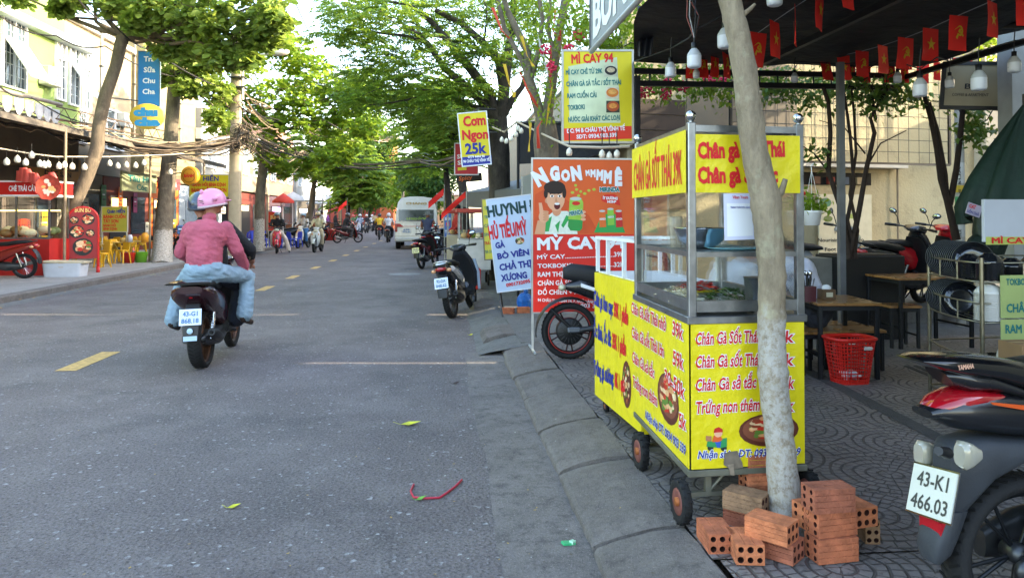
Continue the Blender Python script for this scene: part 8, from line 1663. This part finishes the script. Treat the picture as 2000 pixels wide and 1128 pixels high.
def cable_bundle(label, pts, n, spread, r_, seed, sag=.25, mats=None):
    rr = random.Random(seed); mb = MB(); P = [AD(*p) for p in pts]
    for i in range(n):
        o = Vector((rr.gauss(0, 1), rr.gauss(0, 1), rr.gauss(0, 1)))*spread; Q = []
        for a in range(len(P)-1):
            for k in range(8): t = k/8; s_ = sag*rr.uniform(.5, 1.5) if k == 4 else 0; Q.append(P[a].lerp(P[a+1], t)+o*(.5+rr.uniform(.3, .9))-Vector((0, 0, sag*(1+.6*math.sin(i*1.7))*math.sin(math.pi*t))))
        Q.append(P[-1]+o); mb.tube(Q, r_*rr.uniform(.6, 1.4), (mats or [CB, CB2, mk('#8a7a64', .8)])[i % 3], 4, False)
    return tag(mb.build('cable_bundle'), label, 'cables')
cable_bundle('thick sagging bundle of cables along the left awning', [(-60, 195, 19), (60, 228, 19.5), (190, 262, 21.5), (335, 288, 23.5), (462, 272, 24.8)], 26, .10, .018, 1, .10)
cable_bundle('loose cables running from the pole over the left shops up the street', [(466, 195, 24.8), (560, 225, 32), (690, 248, 48), (780, 262, 62)], 12, .16, .02, 2, .5)
cable_bundle('cables crossing the street behind the trees to the right side', [(466, 250, 25), (640, 318, 34), (820, 312, 32), (905, 300, 22)], 8, .10, .018, 3, .15)
cable_bundle('low cables from the pole towards the far left houses', [(470, 262, 25), (590, 295, 36), (720, 340, 60)], 10, .18, .02, 4, .6)
for i, pts in enumerate([[(540, -20, 22), (600, 90, 34), (700, 160, 60), (800, 250, 90)], [(570, -10, 22), (640, 130, 36), (760, 260, 80)], [(150, -5, 15), (215, 40, 18), (300, 100, 21), (462, 180, 25)], [(-20, 150, 14), (60, 190, 17), (200, 245, 21)], [(-10, 25, 16), (110, 70, 18), (205, 90, 19.5), (345, 150, 24)]]):
    mb = MB(); P = [AD(*p) for p in pts]; Q = []
    for a in range(len(P)-1): Q += [P[a].lerp(P[a+1], t/6)-Vector((0, 0, .15*math.sin(math.pi*t/6))) for t in range(6)]
    mb.tube(Q+[P[-1]], .018, CB, 5, False); tag(mb.build('overhead_wire'), ['single wire crossing the open sky, left one', 'single wire crossing the open sky, right one', 'wire running past the leaning tree to the pole', 'lowest wire in front of the green house', 'wire along the roof ledge of the green house'][i], 'wire')
for i, (px, top, d) in enumerate([(787, 345, 70), (664, 395, 58)]):
    a = AD(px, 470, d); mb = MB(); mb.tube([(a.x, a.y, 0), (a.x, a.y, AD(px, top, d).z)], [.16, .11], mk('#a8987c', .8), 8); tag(mb.build('utility_pole'), ['distant pole rising above the van', 'distant pole beside the far left flag'][i], 'pole')
# hanging light bulbs on the left
LBW = mk('#d8d4c4', .3, var=.0)
def lb(label, pts, wire, k=1.):
    g = empty('bulb_string', AD(*wire[0]), label, 'light string'); mb = MB(); mb.tube([AD(*p) for p in wire], .015, mk('#b5a894', .6, var=0), 5)
    for x, y, d in pts: c = AD(x, y, d); mb.tube([c, c+Vector((0, 0, .25))], .006, CB, 4)
    mb.build('cable', g, True)
    for x, y, d in pts: c = AD(x, y, d); mb = MB(); mb.M = Matrix.Translation(c); mb.lathe([(0, -.09*k), (.05*k, -.08*k), (.065*k, -.03*k), (.055*k, .03*k), (.03*k, .06*k), (0, .09*k)], LBW, 12); mb.build('bulb', g, True)
lb('string of white bulbs hung under the left awning', [(13, 315, 16.5), (34, 310, 16.6), (50, 316, 16.8), (62, 302, 17), (78, 319, 17), (86, 321, 17.2), (94, 320, 17.5), (115, 323, 18), (126, 321, 18.2), (141, 324, 18.4), (165, 325, 18.8), (214, 318, 20), (230, 323, 20.4), (247, 321, 20.8), (265, 322, 21), (281, 317, 21.4), (333, 335, 23)], [(-30, 285, 16), (60, 300, 17), (110, 306, 18), (215, 306, 20), (330, 302, 23), (420, 296, 25)])
lb('strings of small bulbs wound between the right-hand trees', [(989, 275, 12.5), (999, 270, 12.3), (1008, 262, 12), (1018, 255, 11.8), (980, 272, 12.8), (1012, 250, 12), (1112, 296, 8.2), (1176, 300, 8.1), (1205, 300, 8.1), (1190, 304, 8.1)], [(962, 248, 13.5), (985, 258, 12.8), (1010, 238, 12), (1060, 262, 10), (1112, 286, 8.2), (1176, 288, 8.1), (1230, 286, 8.1)], .55)
# ---------------------------------------------------------------- right side clutter up the street
def awning(label, px0, px1, py, d0, d1, dep, c, drop=.35):
    a, b = AD(px0, py, d0), AD(px1, py-8, d1); g = empty('awning', a, label, 'awning'); mb = MB(); u = Vector((dep, 0, .75)); v = [a, b, b+u, a+u, a-Vector((0, 0, drop)), b-Vector((0, 0, drop))]; m = mk(c, .7, var=.15, sc=3)
    mb.add(arr(v), [(0, 1, 2, 3), (4, 5, 1, 0)], m); mb.add(arr([a, a+u, a-Vector((0, 0, drop))]), [(0, 1, 2)], m); mb.build('cloth', g, True); mb = MB()
    for q in (a, b): mb.tube([q, Vector((q.x, q.y, .12))], .02, STEEL, 6)
    mb.build('post', g, True)
awning('dark grey canvas awning behind the rice sign', 903, 1034, 376, 18.5, 12.2, 3.2, '#5c6064'); awning('grey awning further up the right side', 885, 903, 392, 26, 20, 2.5, '#6a6e70'); awning('faded awning of the shop behind the ribboned tree', 1020, 1045, 345, 12.5, 11.5, 2.6, '#7a7e80')
fsign('menu_board', 'blue and red upright snack banner beside the parked scooters', 868, 881, 416, 462, 24, '#4a6cb0', [('BÁNH', .1, .7, .12, .8, INK_W), ('MÌ', .25, .45, .15, .5, INK_R), ('TRÀ', .1, .15, .12, .8, INK_W)], legs=True)
fsign('round_board', 'small white shop board on a pole right of the van', 853, 868, 378, 392, 30, '#b9c4c9', [('SPA', .2, .35, .3, .6, INK_K)], legs=True)
for px, py, d, l, c in ((898, 470, 19, 'glass street-food cart behind the silver-tailed scooter', '#b5a890'), (925, 485, 15.5, 'white drinks cart beside the yellow menu board', '#c0bdb4')):
    p = AD(px, py, d); p.z = .12; g = empty('street_cart', p, l, 'food cart'); mb = MB(); mb.box((0, 0, .62), (.65, .9, .6), mk(c, .5, var=.15), bev=.01); mb.build('cabinet', g); mb = MB(); mb.box((0, 0, 1.2), (.6, .85, .5), GLASS); mb.build('glass', g); mb = MB(); mb.box((0, 0, 1.5), (.72, 1.0, .08), mk('#a83c2c', .5, var=.1), bev=.01)
    for sx in (-.3, .3):
        for sy in (-.43, .43): mb.box((sx, sy, 1.2), (.03, .03, .55), STEEL)
    mb.build('roof', g)
    mb = MB(); 
    for k in range(5): mb.ell((-.2+.1*k, .1*(k % 3)-.1, 1.0), (.07, .07, .06), mk(['#c9a46c', '#a8542c', '#8a9a3c', '#d8c8a0', '#c23c2c'][k], .6), 8)
    mb.build('food', g); mb = MB()
    for sx in (-.28, .28):
        for sy in (-.35, .35): mb.M = TR(sx, sy, .12, 0, 90, 0); mb.lathe([(0, -.02), (.1, -.02), (.12, 0), (.1, .02), (0, .02)], RUB, 14); mb.tube([(0, 0, 0), (-.25, 0, 0)], .015, STEEL, 5)
    mb.build('wheel_set', g)
for px, d, c, l in ((918, 14.5, '#c22c1c', 'red gas bottle crate beside the yellow menu board'), (897, 17.5, '#2c5a3c', 'green crate under the glass street-food cart')):
    p = AD(px, 500, d); mb = MB(); mb.box((0, 0, .2), (.4, .35, .38), mk(c, .6, var=.15), bev=.01); [mb.box((0, -.176, .1+.1*k), (.34, .006, .03), BLK) for k in range(3)]; o = thing1('crate', l, 'crate', mb); o.location = (p.x, p.y, .12)
mb = MB(); c = G(1026, 606, .12); mb.ell((0, 0, .12), (.12, .10, .14), mk('#1c6ac4', .35, var=.15, bump=.8, bsc=14), 18); mb.ell((.02, 0, .27), (.04, .04, .05), mk('#1c6ac4', .35, var=.15, bump=.8, bsc=14), 10); o = thing1('plastic_bag', 'blue plastic bag slumped beside the banner leg', 'bag', mb); o.location = c+Vector((0, .1, 0))
for i, (px, d, l, t, b_, rz) in enumerate([(893, 21, 'stallholder in red by the glass cart', '#a83028', '#24262c', 100), (655, 50, 'bystander in black at the far left stalls', '#1c1e22', '#24262c', -90), (628, 44, 'bystander in white near the far left stall', '#b9bcc4', '#3c4450', -60), (640, 62, 'far bystander in a purple top', '#7a3c8a', '#24262c', -90), (700, 70, 'far bystander in a green top', '#3c7a4c', '#24262c', 0), (732, 72, 'far bystander in a beige top', '#b5a484', '#24262c', 0)]):
    p = AD(px, 470, d); J = dict(pelvis=(0, 0, .93), chest=(0, 0, 1.22), neck=(0, .01, 1.46), head=(0, .02, 1.60), sh=(.18, 0, 1.40), el=(.24, .03, 1.12), ha=(.2, .2, .98), hip=(.1, 0, .9), kn=(.11, .03, .5), an=(.11, -.02, .09), ft=(.12, .12, .04))
    person(l, J, t, b_, voxel=.028, M=Matrix.Translation((p.x, p.y, .12)) @ Euler((0, 0, R(rz))).to_matrix().to_4x4(), hand=False)
a, b = AD(1012, 240, 13.2), AD(1238, 240, 12.6); g = empty('neighbour_canopy', a, 'black hanging canopy of the next shop behind the menu light box', 'canopy'); mb = MB()
mb.add(arr([a, b, b+Vector((.3, 2.6, .2)), a+Vector((.3, 2.6, .2)), a-Vector((0, 0, .72)), b-Vector((0, 0, .60)), b+Vector((.3, 2.6, -.6)), ]), [(0, 1, 2, 3), (4, 5, 1, 0), (5, 6, 2, 1)], BLKT); mb.build('tarpaulin', g, True); mb = MB()
for q in (a, b): mb.tube([q, Vector((q.x, q.y, .12))], .025, BEAM, 6)
mb.tube([a, b], .03, BEAM, 6); mb.build('post', g, True)
# ---------------------------------------------------------------- litter on the road
LFY = mk('#b5b42c', .6, var=.15, sc=20); 
def leaf_litter(label, px, py, s, rz, m, z=.004):
    p = G(px, py, z); mb = MB(); mb.add([(0, 0, .004), (s*.4, s*.25, .012), (s, 0, .02), (s*.4, -s*.25, .006), (s*.5, 0, .0)], [(0, 4, 1), (1, 4, 2), (2, 4, 3), (3, 4, 0)], m); mb.tube([(0, 0, .004), (-s*.35, s*.1, .02)], .0015, m, 4); o = mb.build('fallen_leaf'); tag(o, label, 'leaf', 'fallen leaves on the road'); o.location = p; o.rotation_euler = (0, 0, R(rz))
leaf_litter('large yellow-green leaf curled on the road left of the kerb', 782, 829, .15, 5, LFY); leaf_litter('small green leaf by the red cord', 812, 977, .06, 20, mk('#6a9a3c', .6)); leaf_litter('yellow-green leaf lying in the left part of the near road', 443, 992, .07, 10, LFY)
leaf_litter('yellow leaf by the left kerb', 18, 587, .2, 30, mk('#c98a1c', .6)); leaf_litter('pale leaf in the gutter below the silver-tailed scooter', 916, 655, .07, 40, LFY); leaf_litter('reddish leaf in the gutter near the scooter wheel', 948, 655, .06, 10, mk('#a82c3c', .6)); leaf_litter('dark dry leaf beside the sun streak', 884, 750, .08, 30, mk('#3c2a24', .6))
mb = MB(); P = [G(*p, .008) for p in [(808, 945), (802, 958), (808, 970), (830, 972), (858, 971), (872, 962), (888, 950), (902, 936)]]; mb.tube(P, .006, mk('#a8243c', .5, var=.1), 6); tag(mb.build('plastic_string'), 'bent red plastic cord lying on the near road', 'cord')
mb = MB(); mb.box((0, 0, .006), (.06, .03, .010), mk('#3ca870', .4, var=.2), (4, 8, 20)); mb.box((.02, .004, .008), (.03, .02, .014), mk('#a8d8b8', .4), (4, 8, 50)); o = thing1('candy_wrapper', 'small green wrapper lying in the gutter', 'litter', mb); o.location = G(1110, 1062, .005)
mb = MB(); r = random.Random(77)
for i in range(260):
    if i < 120: p = G(r.uniform(80, 1100), r.uniform(640, 1120), .005)
    elif i < 200: p = Vector((r.uniform(-7.5, -7.1), r.uniform(11, 26), .008))
    else: p = Vector((r.uniform(.2, 1.3), r.uniform(2.5, 9.5), .005)); p.z = .006 if p.x < .68 else .135
    s = r.uniform(.004, .012) if i < 120 or i >= 200 else r.uniform(.02, .06); a = r.uniform(0, 6.28); m = mk(r.choice(['#b9b9b4', '#8a8a84', '#5c5040', '#a88c4c'] if i < 120 or i >= 200 else ['#b5842c', '#8a6a3c', '#5c4a30', '#a8a03c']), .7, var=0)
    mb.add([(p.x+s*math.cos(a+k*1.57)*(1 if k % 2 else .5), p.y+s*math.sin(a+k*1.57)*(1 if k % 2 else .5), p.z+.001*(k % 2)) for k in range(4)], [(0, 1, 2, 3)], m)
tag(mb.build('litter_crumbs'), 'scattered crumbs and dry bits on road and gutter', 'litter', kind='stuff')
